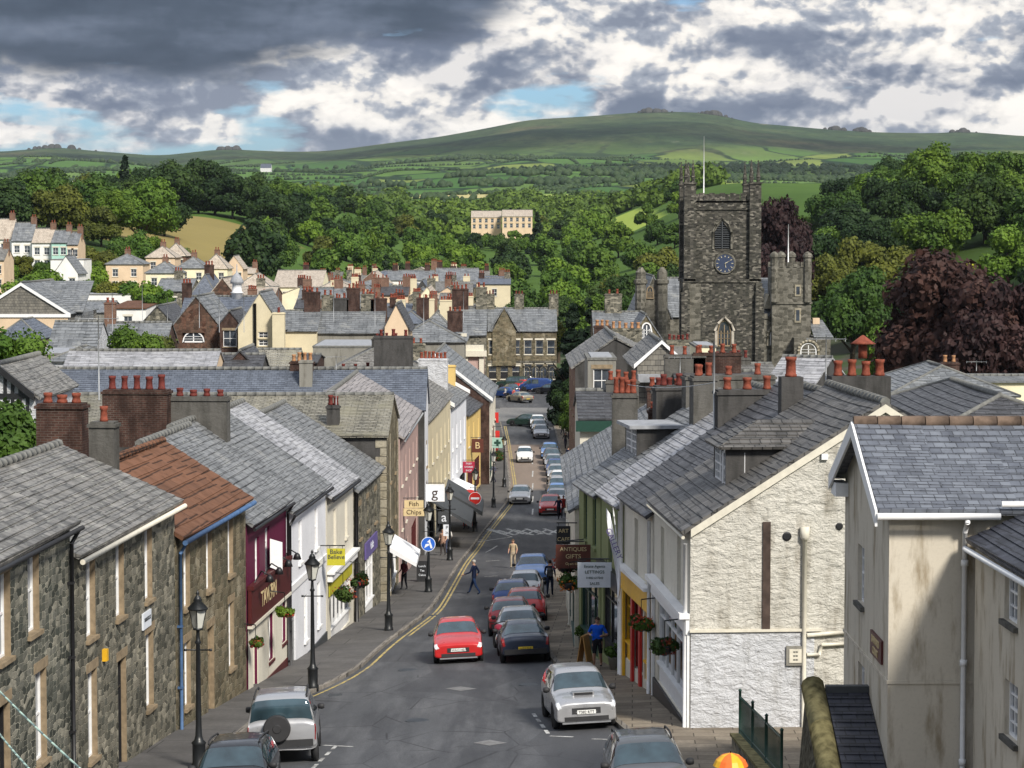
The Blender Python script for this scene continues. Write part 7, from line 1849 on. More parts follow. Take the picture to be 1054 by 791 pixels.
def car(kind, colr, px, py, Y=None, label='', side_facing='front', yaw=None, group=None, plate=None, rails=False, detail=2, spare=False, x=None, intake=False):
    """px: middle of the car; Y: middle of the car's length"""
    d = car_meshes(kind, colr)
    if Y is None: p = gp(px, py)
    else: p = Vector((px2x(px, Y), Y, 0))
    if x is not None: p.x = x
    dx = (kright(p.y + 3) - kright(p.y - 3)) / 6 if p.x > (kleft(p.y) + kright(p.y)) / 2 else (kleft(p.y + 3) - kleft(p.y - 3)) / 6
    hd = math.atan2(-dx, 1) if yaw is None else yaw
    if side_facing == 'front': hd += PI if yaw is None else 0
    fwd = Vector((-math.sin(hd), math.cos(hd), 0)); rt_ = Vector((math.cos(hd), math.sin(hd), 0))
    gz = lambda q: near_z(q.x, q.y) if q.y < 420 else terr(q.x, q.y)
    a = gz(p + fwd * 1.3); b = gz(p - fwd * 1.3); c = gz(p + rt_ * .8); e_ = gz(p - rt_ * .8)
    f3 = Vector((fwd.x, fwd.y, (a - b) / 2.6)).normalized(); r3 = Vector((rt_.x, rt_.y, (c - e_) / 1.6)); u3 = r3.cross(f3).normalized(); r3 = f3.cross(u3).normalized()
    M = Matrix((r3, f3, u3)).transposed()
    e = empty('parked_car' if group else 'car', (p.x, p.y, (a + b) / 2 + .012), 0, label, 'car', group)
    e.rotation_euler = M.to_euler()
    bo = inst('body', d['body'], e); bo.material_slots[0].link = 'OBJECT'; bo.material_slots[0].material = PAINT[colr]
    for nm in ('windscreen', 'rear_window'): inst(nm, d[nm], e)
    for q in d['side']:
        for sx in (1, -1): inst('side_window', q, e, scale=(sx, 1, 1))
    fy, ry, wr, hw = d['wheels']
    inst('wheel_arch', d['arch'], e)
    for y in (fy, ry):
        for sx in (1, -1):
            w_ = inst('wheel', d['tyre'], e, (sx * (hw - .085), y, wr)); inst('rim', d['rim'], w_)
    for sx in (1, -1):
        inst('headlight', d['hl'], e, scale=(sx, 1, 1)); inst('tail_light', d['tl'], e, scale=(sx, 1, 1))
        mi = inst('wing_mirror', d['mir'], e, scale=(sx, 1, 1))
    inst('grille', d['grille'], e); inst('number_plate', d['pf'], e); inst('number_plate', d['pr'], e); inst('bumper', d['bump'], e); inst('fog_lamp', d['fog'], e)
    if detail > 1: inst('door_seam', d['seam'], e)
    if rails: inst('roof_rail', d['rail'], e)
    S = d['S']; ym = S.st[0][0]; yt = S.st[-1][0]
    if plate:
        if side_facing == 'front': text(plate, .105, 'black', e, (0, ym + .04, S.st[1][1] + .27), (PI / 2, 0, PI))
        else: text(plate, .105, 'black', e, (0, yt - .04, (S.st[-1][2] - .085) if kind != 'saloon' else .545), (PI / 2, 0, 0))
    if spare:
        m = MB(); m.lathe([(.33, .02), (.36, -.02), (.36, -.16), (.33, -.19), (.12, -.19), (.10, -.21)], 28, (-.12, yt - .01, .96), axis='y', smooth=False); m.build('spare_wheel', X['plastic'], e)
    if intake:
        q = S.pt(2.2, 6); m = MB(); m.box(-.3, .3, q[1] - .22, q[1] + .22, q[2] - .05, q[2] + .06); m.box(-.26, .26, q[1] + .2, q[1] + .235, q[2] - .02, q[2] + .045, 1); m.build('bonnet_scoop', [PAINT[colr], X['black']], e)
    return e
car('estate', 'black', 240, 0, 56.8, 'dark estate car with pale roof at the bottom left edge', 'front', rails=True, x=-6.5)
car('offroad', 'silver', 275, 0, 65.4, 'silver off-road car with a spare wheel on its back, parked at left', 'back', yaw=.06, rails=True, spare=True, plate='WG04 KXT', x=-6.15)
car('estate', 'silver', 595, 0, 69.2, 'silver estate car with a bonnet scoop parked facing us at the right kerb', 'front', rails=False, plate='T382 RTT', intake=True, x=1.92)
car('estate', 'grey', 668, 0, 54.0, 'dark grey car with roof rails at the bottom right beside the pavement', 'front', rails=True, x=3.05)
car('hatch', 'red', 473, 0, 89.6, 'bright red hatchback driving towards us in the middle of the road', 'front', plate='WA12 HEJ', x=-2.0)
GP = 'cars parked along the right kerb'
car('saloon', 'navy', 538, 0, 88.6, 'dark blue saloon with a yellow number plate, last of the parked line', 'back', group=GP, plate='WJ03 EUC', x=.42)
QUEUE = [('hatch', 'silver', 535, 96.0, 'silver hatchback just ahead of the dark blue saloon'), ('hatch', 'dred', 526, 101.2, 'dark red and silver car standing out to the left in the parked line'), ('hatch', 'red', 542, 106.3, 'red hatchback in the middle of the parked line'), ('hatch', 'blue', 528, 112.2, 'blue car standing left of the red hatchback'), ('mini', 'white', 542, 118.2, 'small white car ahead of the red hatchback'), ('hatch', 'lblue', 549, 130, 'light blue car facing us where the road bends')]
for k, c, px, Y, lb in QUEUE: car(k, c, px, 0, Y - 1.5, lb, 'front' if c == 'lblue' else 'back', group=GP, plate='WK55' if 0 else None)
car('saloon', 'silver', 536, 0, 199, 'silver car coming down the middle of the street', 'front')
car('mini', 'white', 540, 0, 239, 'small white rounded car driving on the buff road surface', 'front')
LINE = [(567, 187, 'red', 'hatch', 'red car nearest in the long parked line past the junction'), (574, 194, 'silver', 'hatch', 'silver car right behind the red one past the junction'), (574.5, 200, 'lblue', 'hatch', 'light blue car third in the long parked line'), (575, 206, 'silver', 'estate', 'silver estate fourth in the long parked line'), (576, 212.5, 'white', 'hatch', 'white car fifth in the long parked line'), (573.5, 219, 'silver', 'hatch', 'silver car sixth in the long parked line'), (572, 225, 'blue', 'hatch', 'blue car seventh in the long parked line'), (570, 231, 'silver', 'saloon', 'silver saloon eighth in the long parked line'), (568.5, 237, 'grey', 'hatch', 'grey car ninth in the long parked line'), (566, 243.5, 'lblue', 'hatch', 'light blue car at the far end of the long parked line'),
        (557, 268, 'silver', 'saloon', 'silver saloon nearest of the three cars before the square'), (555, 274.5, 'silver', 'hatch', 'silver hatchback in the middle of the three before the square'), (553.5, 281, 'white', 'hatch', 'white hatchback farthest of the three before the square')]
for px, Y, c, k, lb in LINE: car(k, c, px, 0, Y, lb, 'front', group=GP, detail=1)
GQ = 'cars standing in the square'
for k, c, px, Y, yaw, lb in (('hatch', 'green', 541, 283, 1.0, 'dark green car turning left of the three silver cars'), ('saloon', 'gold', 535, 322, .5, 'pale gold car on the near side of the square'), ('hatch', 'blue', 519, 331, .9, 'blue hatchback at the left of the square'), ('hatch', 'navy', 526, 338, .2, 'navy car beside the blue hatchback in the square'), ('offroad', 'green', 527, 349, 1.3, 'dark green car before the stone arcade'), ('hatch', 'red', 538, 346, 2.2, 'bright red car in the middle of the square'), ('van', 'blue', 552, 343, 1.4, 'dark blue van in the square'), ('saloon', 'black', 565, 338, 1.2, 'black car with bright roof at the right of the square')):
    car(k, c, px, 0, Y, lb, 'back', yaw=yaw, group=GQ, detail=1)
# motorcycle beside the parked line
def motorcycle():
    Y = 91.5; x = px2x(514, Y); e = empty('motorcycle', (x, Y, near_z(x, Y)), R(12), 'black and chrome motorcycle standing left of the dark blue saloon', 'motorcycle')
    for y in (-.68, .72):
        m = MB(); m.lathe([(.2, -.05), (.31, -.05), (.32, 0), (.31, .05), (.2, .05)], 20, (0, y, .32), axis='x'); w_ = m.build('wheel', X['tyre'], e); m = MB()
        m.lathe([(.2, -.015), (.2, .015)], 16, (0, y, .32), axis='x'); m.build('rim', X['rim'], w_)
    m = MB(); m.lathe([(.03, -.3), (.15, -.2), (.17, 0), (.13, .25), (.03, .34)], 12, (0, .12, .86), axis='y'); m.build('fuel_tank', X['sign_red'], e)
    m = MB(); m.box(-.14, .14, -.75, -.1, .74, .86); m.build('seat', X['black'], e)
    m = MB(); m.lathe([(.05, -.15), (.2, -.1), (.2, .12), (.05, .16)], 10, (0, .05, .45), axis='x'); m.path([(.14, .1, .3), (.16, -.4, .28), (.16, -.9, .38)], .05, 8); m.build('engine', X['chrome'], e)
    m = MB(); m.path([(0, .74, .32), (0, .52, .98)], .04, 7); m.path([(-.34, .40, 1.08), (0, .54, 1.0), (.34, .40, 1.08)], .02, 6); m.lathe([(.09, 0), (.1, .06), (.02, .12)], 10, (0, .6, .88), axis='y'); m.build('handlebar', X['plastic'], e)
motorcycle()

# ================================================================== STREET LAMPS
def lamp_proto():
    e = empty('street_lamp', (0, 0, 0))
    m = MB(); m.lathe([(.20, -.1), (.20, .1), (.17, .14), (.17, .62), (.20, .66), (.12, .74), (.09, .85), (.075, 1.2), (.055, 3.25), (.09, 3.3), (.055, 3.36), (.045, 3.6), (.09, 3.65)], 12); m.build('pole', X['iron'], e)
    m = MB(); m.tube((-.32, 0, 3.1), (.32, 0, 3.1), .02, .02, 6); m.lathe([(.035, -.035), (.035, .035)], 8, (.33, 0, 3.1), axis='x'); m.lathe([(.035, -.035), (.035, .035)], 8, (-.33, 0, 3.1), axis='x'); m.build('ladder_bar', X['iron'], e)
    m = MB(); m.lathe([(.11, 3.67), (.215, 4.16)], 4, smooth=False); g = m.build('lantern', X['lamp_glass'], e)
    m = MB()
    for k in range(4):
        a = k * PI / 2; m.tube((.115 * math.cos(a), .115 * math.sin(a), 3.66), (.225 * math.cos(a), .225 * math.sin(a), 4.17), .014, .014, 5)
    m.lathe([(.13, 3.63), (.13, 3.68)], 8); m.lathe([(.26, 4.16), (.27, 4.20), (.10, 4.38), (.12, 4.40), (.07, 4.5), (.03, 4.53), (.05, 4.58), (.0, 4.68)], 12); m.build('lantern_frame', X['iron'], e)
    m = MB(); m.box(-.075, .075, -.075, .075, .25, .55); m.build('base_door', X['iron'], e)
    return e
lp = lamp_proto()
LAMPS = [((201, 0), 62.6, -7.95 - .45, 'nearest iron street lamp, in front of the brown roofed stone house'), ((322, 712), None, None, 'iron street lamp in front of the white painted house'), ((400, 652), None, None, 'iron street lamp before the quoined stone gable'), ((441, 612), None, None, 'iron street lamp carrying a round blue sign'), ((463, 579), None, None, 'iron street lamp by the dark awnings'), ((489, 549), None, None, 'iron street lamp carrying the no entry sign'), ((508, 524), None, None, 'iron street lamp left of the road markings'), ((519, 503), None, None, 'iron street lamp where the buff road surface begins'), ((508, 480), None, None, 'far iron street lamp near the red banners')]
lamps = []
KIDS[lp.name] = list(lp.children)
for i, ((px, py), Y, x, lb) in enumerate(LAMPS):
    if Y is None: p = gp(px, py); 
    else: p = Vector((px2x(px, Y), Y, near_z(px2x(px, Y), Y)))
    o = lp if i == 0 else copy_tree(lp)
    o.location = (p.x, p.y, near_z(p.x, p.y) + .12); tag(o, lb, 'street lamp', 'black iron street lamps'); lamps.append(o)
# road signs on the lamps
def disc(p, r, mat, label, body=None, hole=False, name='road_sign'):
    e = empty(name, p, 0, label, 'sign')
    m = MB(); m.lathe([(r, 0), (r, -.02)], 24, axis='y'); m.build('face', X[mat], e); m = MB(); m.lathe([(r + .03, .012), (r + .03, -.012)], 24, axis='y'); m.build('rim', X['sign_white'], e)
    if body == 'bar': m = MB(); m.box(-r * .7, r * .7, -.035, -.022, -r * .16, r * .16); m.build('bar', X['sign_white'], e)
    if body == 'arrow': m = MB(); m.prism([(-.08, -.03, .1), (.1, -.03, .26), (.1, -.03, .16), (.22, -.03, -.2), (.12, -.03, -.22), (.02, -.03, .1)][::-1], (0, .008, 0)); m.prism([(-.2, -.03, -.2), (.1, -.03, -.02), (-.02, -.03, .02), (-.14, -.03, .0)], (0, .008, 0)); m.build('arrow', X['sign_white'], e)
    m = MB(); m.box(-.04, .04, .0, .1, -.1, .1); m.build('bracket', X['iron'], e)
    return e
L4_ = lamps[3].location; disc((L4_.x, L4_.y - .12, at(441, 560, L4_.y).z), .34, 'sign_blue', 'round blue direction sign on a lamp post', 'arrow')
L6_ = lamps[5].location; disc((L6_.x, L6_.y - .12, at(489, 513, L6_.y).z), .42, 'red_paint', 'round red no entry sign on a lamp post', 'bar')

# ================================================================== HANGING SIGNS, BASKETS, FLAG
def board(px, py, Y, w_, h_, mat, lines, tmat, label, size=.3, post=None, name='hanging_sign', yaw=0.0, frame=None, t=.06):
    p = at(px, py, Y); e = empty(name, p, yaw, label, 'sign')
    m = MB(); m.box(-w_ / 2, w_ / 2, -t / 2, t / 2, -h_ / 2, h_ / 2); m.build('board', X[mat], e)
    if frame: 
        m = MB(); f = .05
        m.box(-w_ / 2 - f, w_ / 2 + f, -t / 2 - .01, t / 2 + .01, h_ / 2, h_ / 2 + f); m.box(-w_ / 2 - f, w_ / 2 + f, -t / 2 - .01, t / 2 + .01, -h_ / 2 - f, -h_ / 2); m.box(-w_ / 2 - f, -w_ / 2, -t / 2 - .01, t / 2 + .01, -h_ / 2, h_ / 2); m.box(w_ / 2, w_ / 2 + f, -t / 2 - .01, t / 2 + .01, -h_ / 2, h_ / 2); m.build('frame', X[frame], e)
    n = len(lines)
    for i, l in enumerate(lines):
        l, s = (l, size) if isinstance(l, str) else l
        text(l, s, tmat, e, (0, -t / 2 - .008, h_ * (.5 - (i + .5) / n) * .92))
    if post:   # bracket to the wall: post = x offset of the wall
        m = MB(); m.tube((post, 0, h_ / 2 + .12), (-w_ / 2 * (1 if post > 0 else -1), 0, h_ / 2 + .12), .025, .025, 6)
        for s in (-.35, .35): m.tube((w_ * s, 0, h_ / 2 + .12), (w_ * s, 0, h_ / 2), .012, .012, 5)
        m.build('bracket', X['iron'], e)
    return e
board(346, 573.5, 97, .72, .68, 'sign_yellow', [('Bake', .26), ('Believe', .24), (' ', .1)], 'dk_grey', 'square yellow hanging sign on the narrow cream shop', post=-.9)
board(426, 519, 133, 1.05, .42, 'sign_cream', [('Fish', .36)], 'brown_ink', 'cream hanging board reading Fish above the awning', post=-1.0)
board(426, 527.5, 132.9, 1.15, .42, 'sign_cream', [('Chips', .36)], 'brown_ink', 'cream hanging board reading Chips under the Fish board')
board(447.5, 507.5, 153, 1.15, 1.0, 'sign_white', [('g', .95)], 'brown_ink', 'white square sign with a letter g', frame='white_trim', post=-1.2)
board(457, 533, 150, .75, .75, 'dk_grey', [('a', .8)], 'sign_white', 'dark grey sign with a pale swirl beside the awnings', post=-.7)
board(460, 546, 149, .45, .7, 'sign_white', [('P', .3), ('2h', .2)], 'dk_grey', 'small white parking plate near the dark awning')
board(482.5, 481, 196, .95, .9, 'sign_red', [('TOBY', .2), ('STORES', .2), ('SHOP', .2)], 'sign_white', 'dark red square sign with rows of white lettering', post=-.8)
board(491.5, 459, 204, 1.0, 1.15, 'sign_brown', [('B', .8)], 'sign_cream', 'brown hanging sign with a gold letter B', post=-.8)
board(503.5, 444.5, 226, .85, 1.0, 'sign_brown', [('d', .7)], 'sign_cream', 'brown hanging sign with a gold letter, farther up the street', post=-.7)
e = board(512, 456, 222, .95, .95, 'sign_mint', [' '], 'dk_green', 'pale green pharmacy cross sign', post=-.7)
m = MB(); m.box(-.3, .3, -.045, -.032, -.11, .11); m.box(-.11, .11, -.048, -.034, -.3, .3); m.build('cross', X['dk_green'], e)
board(612, 592, 81.6, 1.15, .85, 'sign_white', [('Estate Agents', .13), ('LETTINGS', .15), ('01822 617243', .10), ('SALES', .13)], 'dk_green', 'white angled shop sign on the green shop, lettered in rows', post=.5)
board(590, 573, 86.5, 1.25, .85, 'sign_brown', [('ANTIQUES', .2), ('GIFTS', .22), ('Open daily', .13)], 'sign_cream', 'dark brown lettered board above the flower baskets', post=.4)
board(580, 551, 90, .52, .68, 'black', [('ART', .2), ('CAFE', .2)], 'sign_cream', 'small black sign over the brown lettered board', post=.5)
board(566, 493, 0 + 176, .01, .01, 'black', [' '], 'black', 'x') if 0 else None
p = gp(423, 583); e = empty('pavement_sign', (p.x - .9, p.y, near_z(p.x, p.y) + .12), 0, 'black chalk pavement board below the white awning', 'sign')
p = gp(434, 590)
e.location = (px2x(434, 130), 130, near_z(-5, 130) + .12)
m = MB(); m.prism([(-.3, -.15, 0), (.3, -.15, 0), (.3, 0, 1.1), (-.3, 0, 1.1)], (0, .03, 0)); m.prism([(-.3, .3, 0), (.3, .3, 0), (.3, .12, 1.1), (-.3, .12, 1.1)], (0, .03, 0)); m.build('board', X['black'], e)
for i, l in enumerate(('Lunch', 'Tea', 'Cakes')): text(l, .16, 'sign_white', e, (0, -.10 + i * .0 - .03, .85 - i * .24), (PI / 2 - .13, 0, 0))
# white feather flag on the green shop
def feather():
    Y = 78.0; b = at(636, 628, Y); tp = at(628, 523, Y); e = empty('feather_flag', (b.x, Y, b.z), 0, 'tall white feather flag leaning out from the green shop', 'flag')
    m = MB(); pts = []
    for i in range(13):
        t = i / 12; px = 637 - 3 * t - 12 * max(0, t - .6) ** 1.5; q = at(px, 628 - 105 * t, Y) - b; pts.append(q)
    m.path(pts, .02, 6); m.build('pole', X['white_trim'], e)
    m = MB(); n = 12; g = []
    for i in range(n + 1):
        t = i / n; py = 523 + 92 * t; cxp = 626 + 11.5 * sm(t * 1.05); wd = 2.0 + 6.0 * math.sin(PI * min(1, t * .9 + .06)) ** .7 * (1 - t * .55); row = []
        for j in range(5): q = at(cxp + wd * (j / 4) - 2, py + (j / 4) * (6 - 8 * t), Y - .08 - .10 * math.sin(j * 1.3 + t * 5)) - b; row.append(m.add(q))
        g.append(row)
    for i in range(n):
        for j in range(4): m.f.append([g[i][j], g[i + 1][j], g[i + 1][j + 1], g[i][j + 1]]); m.m.append(0); m.sm.append(True)
    m.build('cloth', X['awn_white'], e)
    q = at(632, 560, Y - .3) - b; text('GALLERY', .26, 'sign_purple', e, q, (PI / 2, R(68), 0))
feather()
def basket(px, py, Y, r, label, flowers='flower_mix', dx=.6, kind='mid'):
    p = at(px, py, Y); e = empty('hanging_basket', p, 0, label, 'hanging basket', 'hanging flower baskets')
    m = MB(); m.lathe([(.04, -r * .8), (r * .5, -r * .55), (r * .72, 0), (r * .66, .02)], 12); m.path([(0, 0, 0), (0, 0, r + .35)], .012, 4); m.tube((0, 0, r + .35), (dx, 0, r + .42), .02, .02, 5); m.build('basket', X['iron'], e)
    me = crown_mesh(int(px), r, r * .75, -.02, 10, 900, .055, X['leaf_' + kind], .5, .7); inst('foliage', me, e)
    me = crown_mesh(int(px) + 5, r * 1.02, r * .72, -.05, 12, 190, .045, X[flowers], .5, .1); inst('flowers', me, e)
    return e
basket(660, 641, 73.6, .36, 'green hanging basket on the yellow and red shop', dx=.6, kind='mid'); basket(684, 665, 67.6, .36, 'hanging basket of pink and purple flowers on the white shop front', dx=.6, kind='dark')
basket(581, 580, 87.5, .46, 'large dark hanging basket under the brown board', dx=.7, kind='dark'); basket(586, 600, 86, .38, 'hanging basket of orange flowers below the larger dark one', 'flower_orange', dx=.6)
basket(263, 661, 80.2, .22, 'small hanging basket by the door of the purple pub', dx=-.7); basket(293, 629, 84, .28, 'hanging basket of red flowers between the pub and white house', dx=-.5)
basket(370, 598, 104, .42, 'round dark green basket on the mossy stone shop', dx=-.5, kind='dark'); basket(353, 611, 99, .46, 'trailing green basket hanging low on the narrow cream shop', dx=-.4, kind='dark'); basket(513, 470, 218, .6, 'basket of mixed flowers under the pharmacy sign', dx=-.6, kind='dark')
basket(215, 640, 63.8, .10, 'tiny basket', dx=-.2) if 0 else None
# ================================================================== PEOPLE
def skinmat(): return flat('skin', (.42, .24, .17), .6, .3, 0, .08)
X['skin'] = skinmat()
CL = {}
def cloth(c):
    k = tuple(c)
    if k not in CL: CL[k] = flat('cloth', c, .85, .1, 0, .2, 8)
    return CL[k]
def person(px, py, label, top, legs, hair=(.08, .05, .03), h=1.74, yaw=0.0, stride=.25, arm=.2, loc=None, long_sleeve=True, shorts=False, bulk=1.0, elbow=0.0, group=None, skirt=False, coat=0.0, shoe=(.03, .03, .03)):
    p = gp(px, py, .0) if loc is None else Vector(loc)
    onpav = p.x < kleft(p.y) or p.x > kright(p.y)
    if onpav and loc is None: p = gp(px, py, .12)
    e = empty('person', p, yaw, label, 'person', group)
    k = h / 1.74
    V = []; E = []; Rr = []
    def a(x, y, z, r, par=None, ry=None):
        V.append((x * k, y * k, z * k)); Rr.append((r * k * bulk if .5 < z < 1.45 and abs(x) < .2 else r * k, (ry or r) * k * (bulk if .5 < z < 1.45 and abs(x) < .2 else 1)))
        if par is not None: E.append((par, len(V) - 1))
        return len(V) - 1
    pel = a(0, 0, .94, .155, None, .115); wst = a(0, 0, 1.10, .14, pel, .10); chs = a(0, 0, 1.30, .165, wst, .115); shl = a(0, -.0, 1.43, .12, chs, .09); nk = a(0, .01, 1.51, .055, shl); hd0 = a(0, .03, 1.59, .078, nk, .09); hd1 = a(0, .025, 1.68, .075, hd0, .09)
    for s in (-1, 1):
        st = stride * s
        hp = a(s * .095, 0, .88, .10, pel); kn = a(s * .10, st * .45 + .03, .49, .066, hp); an = a(s * .10, st - (.06 if st < 0 else 0), .09 + (.05 if st < -.1 else 0), .043, kn); to = a(s * .11, st + .14 - (.06 if st < 0 else 0), .045, .04, an)
        sh = a(s * .19, 0, 1.40, .062, shl); el = a(s * (.25 + elbow * .12), -st * .45 - .03, 1.13, .048, sh); wr_ = a(s * (.25 - elbow * .08), -st * .9 + .10 + arm * .5, .90 + arm * .45 + elbow * .1, .032, el)
        d = (Vector(V[wr_]) - Vector(V[el])).normalized(); w3 = Vector(V[wr_]) / k
        pm = a(*(w3 + d * .06), .034, wr_)
        for q in range(4):
            o = Vector((0, (q - 1.5) * .02, 0)); L_ = (.085, .095, .09, .07)[q]
            f1 = a(*(w3 + d * (.06 + .05) + o), .010, pm); a(*(w3 + d * (.06 + L_) + o * 1.1 + Vector((-s * .012, 0, 0))), .008, f1)
        a(*(w3 + d * .07 + Vector((-s * .02, .045, 0))), .010, pm)
    me = bpy.data.meshes.new('person_body'); me.from_pydata(V, E, []); o = bpy.data.objects.new('body', me); col.objects.link(o)
    md = o.modifiers.new('s', 'SKIN'); md.use_smooth_shade = True
    for i, sv in enumerate(me.skin_vertices[0].data): sv.radius = Rr[i]; sv.use_root = (i == 0)
    m2 = o.modifiers.new('d', 'SUBSURF'); m2.levels = 1; m2.render_levels = 1
    bpy.context.view_layer.update()
    nm = bpy.data.meshes.new_from_object(o.evaluated_get(bpy.context.evaluated_depsgraph_get())); bpy.data.objects.remove(o)
    nm.materials.clear()
    for mm in (X['skin'], cloth(top), cloth(legs), cloth(shoe)): nm.materials.append(mm)
    for pl in nm.polygons:
        c = pl.center / k; ax = abs(c.x); mi = 1
        arm_ = ax > .17 and c.z < 1.42 and c.z > .7
        if c.z > 1.475: mi = 0
        elif arm_:
            if long_sleeve: mi = 1 if c.z > .93 + arm * .45 or ax < .0 else 0
            else: mi = 1 if c.z > 1.2 else 0
        elif c.z < .085: mi = 3
        elif c.z < .98 - coat: mi = 0 if (shorts and c.z < .5) else 2
        pl.material_index = mi; pl.use_smooth = True
    inst('body', nm, e)
    # face and hair
    m = MB(); m.T = Matrix.Scale(k, 4)
    iv, jf = ICO2
    hm = MB(); hm.T = m.T
    hv = [hm.add((v[0] * .087, .015 + v[1] * .10 - .012, 1.655 + v[2] * .095)) for v in iv]
    for t in jf:
        c = iv[t].mean(0)
        if c[2] > .15 or (c[1] < -.1 and c[2] > -.75): hm.f.append([hv[i] for i in t]); hm.m.append(0); hm.sm.append(True)
    hm.build('hair', cloth(hair), e)
    f = MB(); f.T = m.T
    f.prism([(-.012, .125, 1.60), (.012, .125, 1.60), (0, .115, 1.65)], (0, -.04, 0)); f.box(-.026, .026, .10, .122, 1.565, 1.573, 1)
    for s in (-1, 1): f.lathe([(.011, 0), (.008, .006)], 6, (s * .032, .108, 1.642), axis='y', mi=2); f.box(s * .082 - .008, s * .082 + .008, .0, .035, 1.60, 1.66)
    f.build('face', [X['skin'], cloth((.3, .1, .09)), cloth((.02, .02, .02))], e)
    return e
navy = (.012, .018, .045); 
person(488, 612, 'grey haired person in a dark jacket and jeans crossing the road', navy, (.02, .04, .10), (.45, .43, .4), 1.76, yaw=1.2, stride=.3, coat=.12)
person(615, 687, 'heavy set person in a bright blue T-shirt and dark shorts on the right pavement', (.01, .10, .62), (.02, .02, .025), (.06, .04, .03), 1.74, yaw=2.9, stride=.1, long_sleeve=False, shorts=True, bulk=1.3, arm=.35, elbow=.8)
person(566, 614, 'person in dark clothes with a backpack walking away beside the parked cars', navy, (.02, .03, .06), (.03, .02, .02), 1.78, yaw=-.1, stride=.2, coat=.1)
person(528, 585, 'person in a beige top and pale trousers standing in the road', (.42, .33, .22), (.38, .32, .24), (.12, .08, .05), 1.68, yaw=3.0, stride=.06, long_sleeve=False)
person(416, 607, 'person in a red and white top near the white awning', (.38, .10, .12), (.04, .04, .05), (.15, .08, .05), 1.6, yaw=2.5, stride=.08)
person(456, 572, 'person in a tan coat by the dark awnings', (.42, .27, .2), (.06, .05, .05), (.3, .22, .15), 1.65, yaw=2.8, stride=.1, coat=.2)
person(461, 570, 'person in white beside the person in a tan coat', (.6, .58, .55), (.05, .06, .1), (.1, .07, .05), 1.7, yaw=.2, stride=.1)
person(575, 535, 'person in dark blue at the right edge of the road by the junction', navy, (.02, .02, .03), (.05, .03, .02), 1.75, yaw=.3)
person(580, 533, 'person in a dark red coat beside the red parked car', (.25, .03, .03), (.03, .03, .04), (.05, .03, .02), 1.7, yaw=3, coat=.2)
for i, (px, py, c, lb) in enumerate(((585, 478, navy, 'person in navy on the far right pavement'), (588, 481, (.3, .03, .04), 'person in crimson on the far right pavement'), (582, 462, (.05, .05, .05), 'person in black walking on the far right pavement'), (579, 448, (.35, .3, .2), 'person in beige under the yew'), (586, 455, (.02, .05, .03), 'person in dark green on the far right pavement'), (520, 412, (.5, .5, .5), 'small pale figure left in the square'), (529, 413, (.5, .12, .1), 'small red topped figure in the square'), (511, 474, (.4, .06, .05), 'person in red on the far left pavement'), (508, 497, (.1, .1, .15), 'person in slate blue on the left pavement by the pharmacy'), (480, 545, (.08, .08, .08), 'person in black by the red telephone box'))):
    person(px, py, lb, c, (.03, .03, .05), (.06, .04, .03), 1.7, yaw=i * 1.7, stride=.15 + .05 * (i % 3))
# backpack
p = gp(566, 614, .12); e = empty('backpack', (p.x, p.y - .22, p.z + 1.2), 0, 'black backpack on the person walking beside the parked cars', 'backpack'); m = MB(); m.lathe([(.08, -.24), (.15, -.18), (.16, .1), (.1, .22)], 10); m.build('bag', X['black'], e)
m = MB(); m.box(-.1, .1, -.17, -.12, -.15, .0); m.build('pocket', X['dk_grey'], e)
# ================================================================== OTHER STREET THINGS
def phone_box(px, py):
    p = gp(px, py, .12); e = empty('telephone_box', p, 0, 'bright red kiosk beside the yellow shop on the left pavement', 'kiosk')
    m = MB(); m.box(-.45, .45, -.45, .45, 0, .35); m.box(-.48, .48, -.48, .48, 2.1, 2.4)
    for x in (-.45, .37):
        for y in (-.45, .37): m.box(x, x + .08, y, y + .08, .35, 2.1)
    m.build('frame', X['red_paint'], e); m = MB(); m.lathe([(.66, 2.4), (.5, 2.52), (.2, 2.6)], 4, smooth=False); m.build('roof', X['red_paint'], e)
    m = MB(); m.box(-.4, .4, -.4, .4, .35, 2.1); m.build('glazing', X['glass'], e)
phone_box(483, 541)
def awning(px0, py0, Y, w_, out, drop, mat, label, poles=False):
    p = at(px0, py0, Y); e = empty('shop_awning', p, 0, label, 'awning')
    m = MB(); m.prism([(0, 0, 0), (out, 0, -drop), (out, 0, -drop - .3), (0, 0, -.12)], (0, w_, 0)); m.build('canvas', X[mat], e)
    m = MB()
    for y in (.1, w_ - .1): m.tube((0, y, -drop * .9), (out, y, -drop - .2), .02, .02, 6)
    m.build('arm', X['iron'], e); return e
awning(444, 515, 156, 8, 2.6, 1.5, 'dk_grey', 'dark grey sloping awning next to the g sign'); awning(458, 505, 168, 8, 2.6, 1.5, 'dk_grey', 'second dark grey awning behind the one by the g sign'); awning(462, 497, 184.5, 6, 2.0, .9, 'awn_white', 'pale awning edge above the dark awnings')
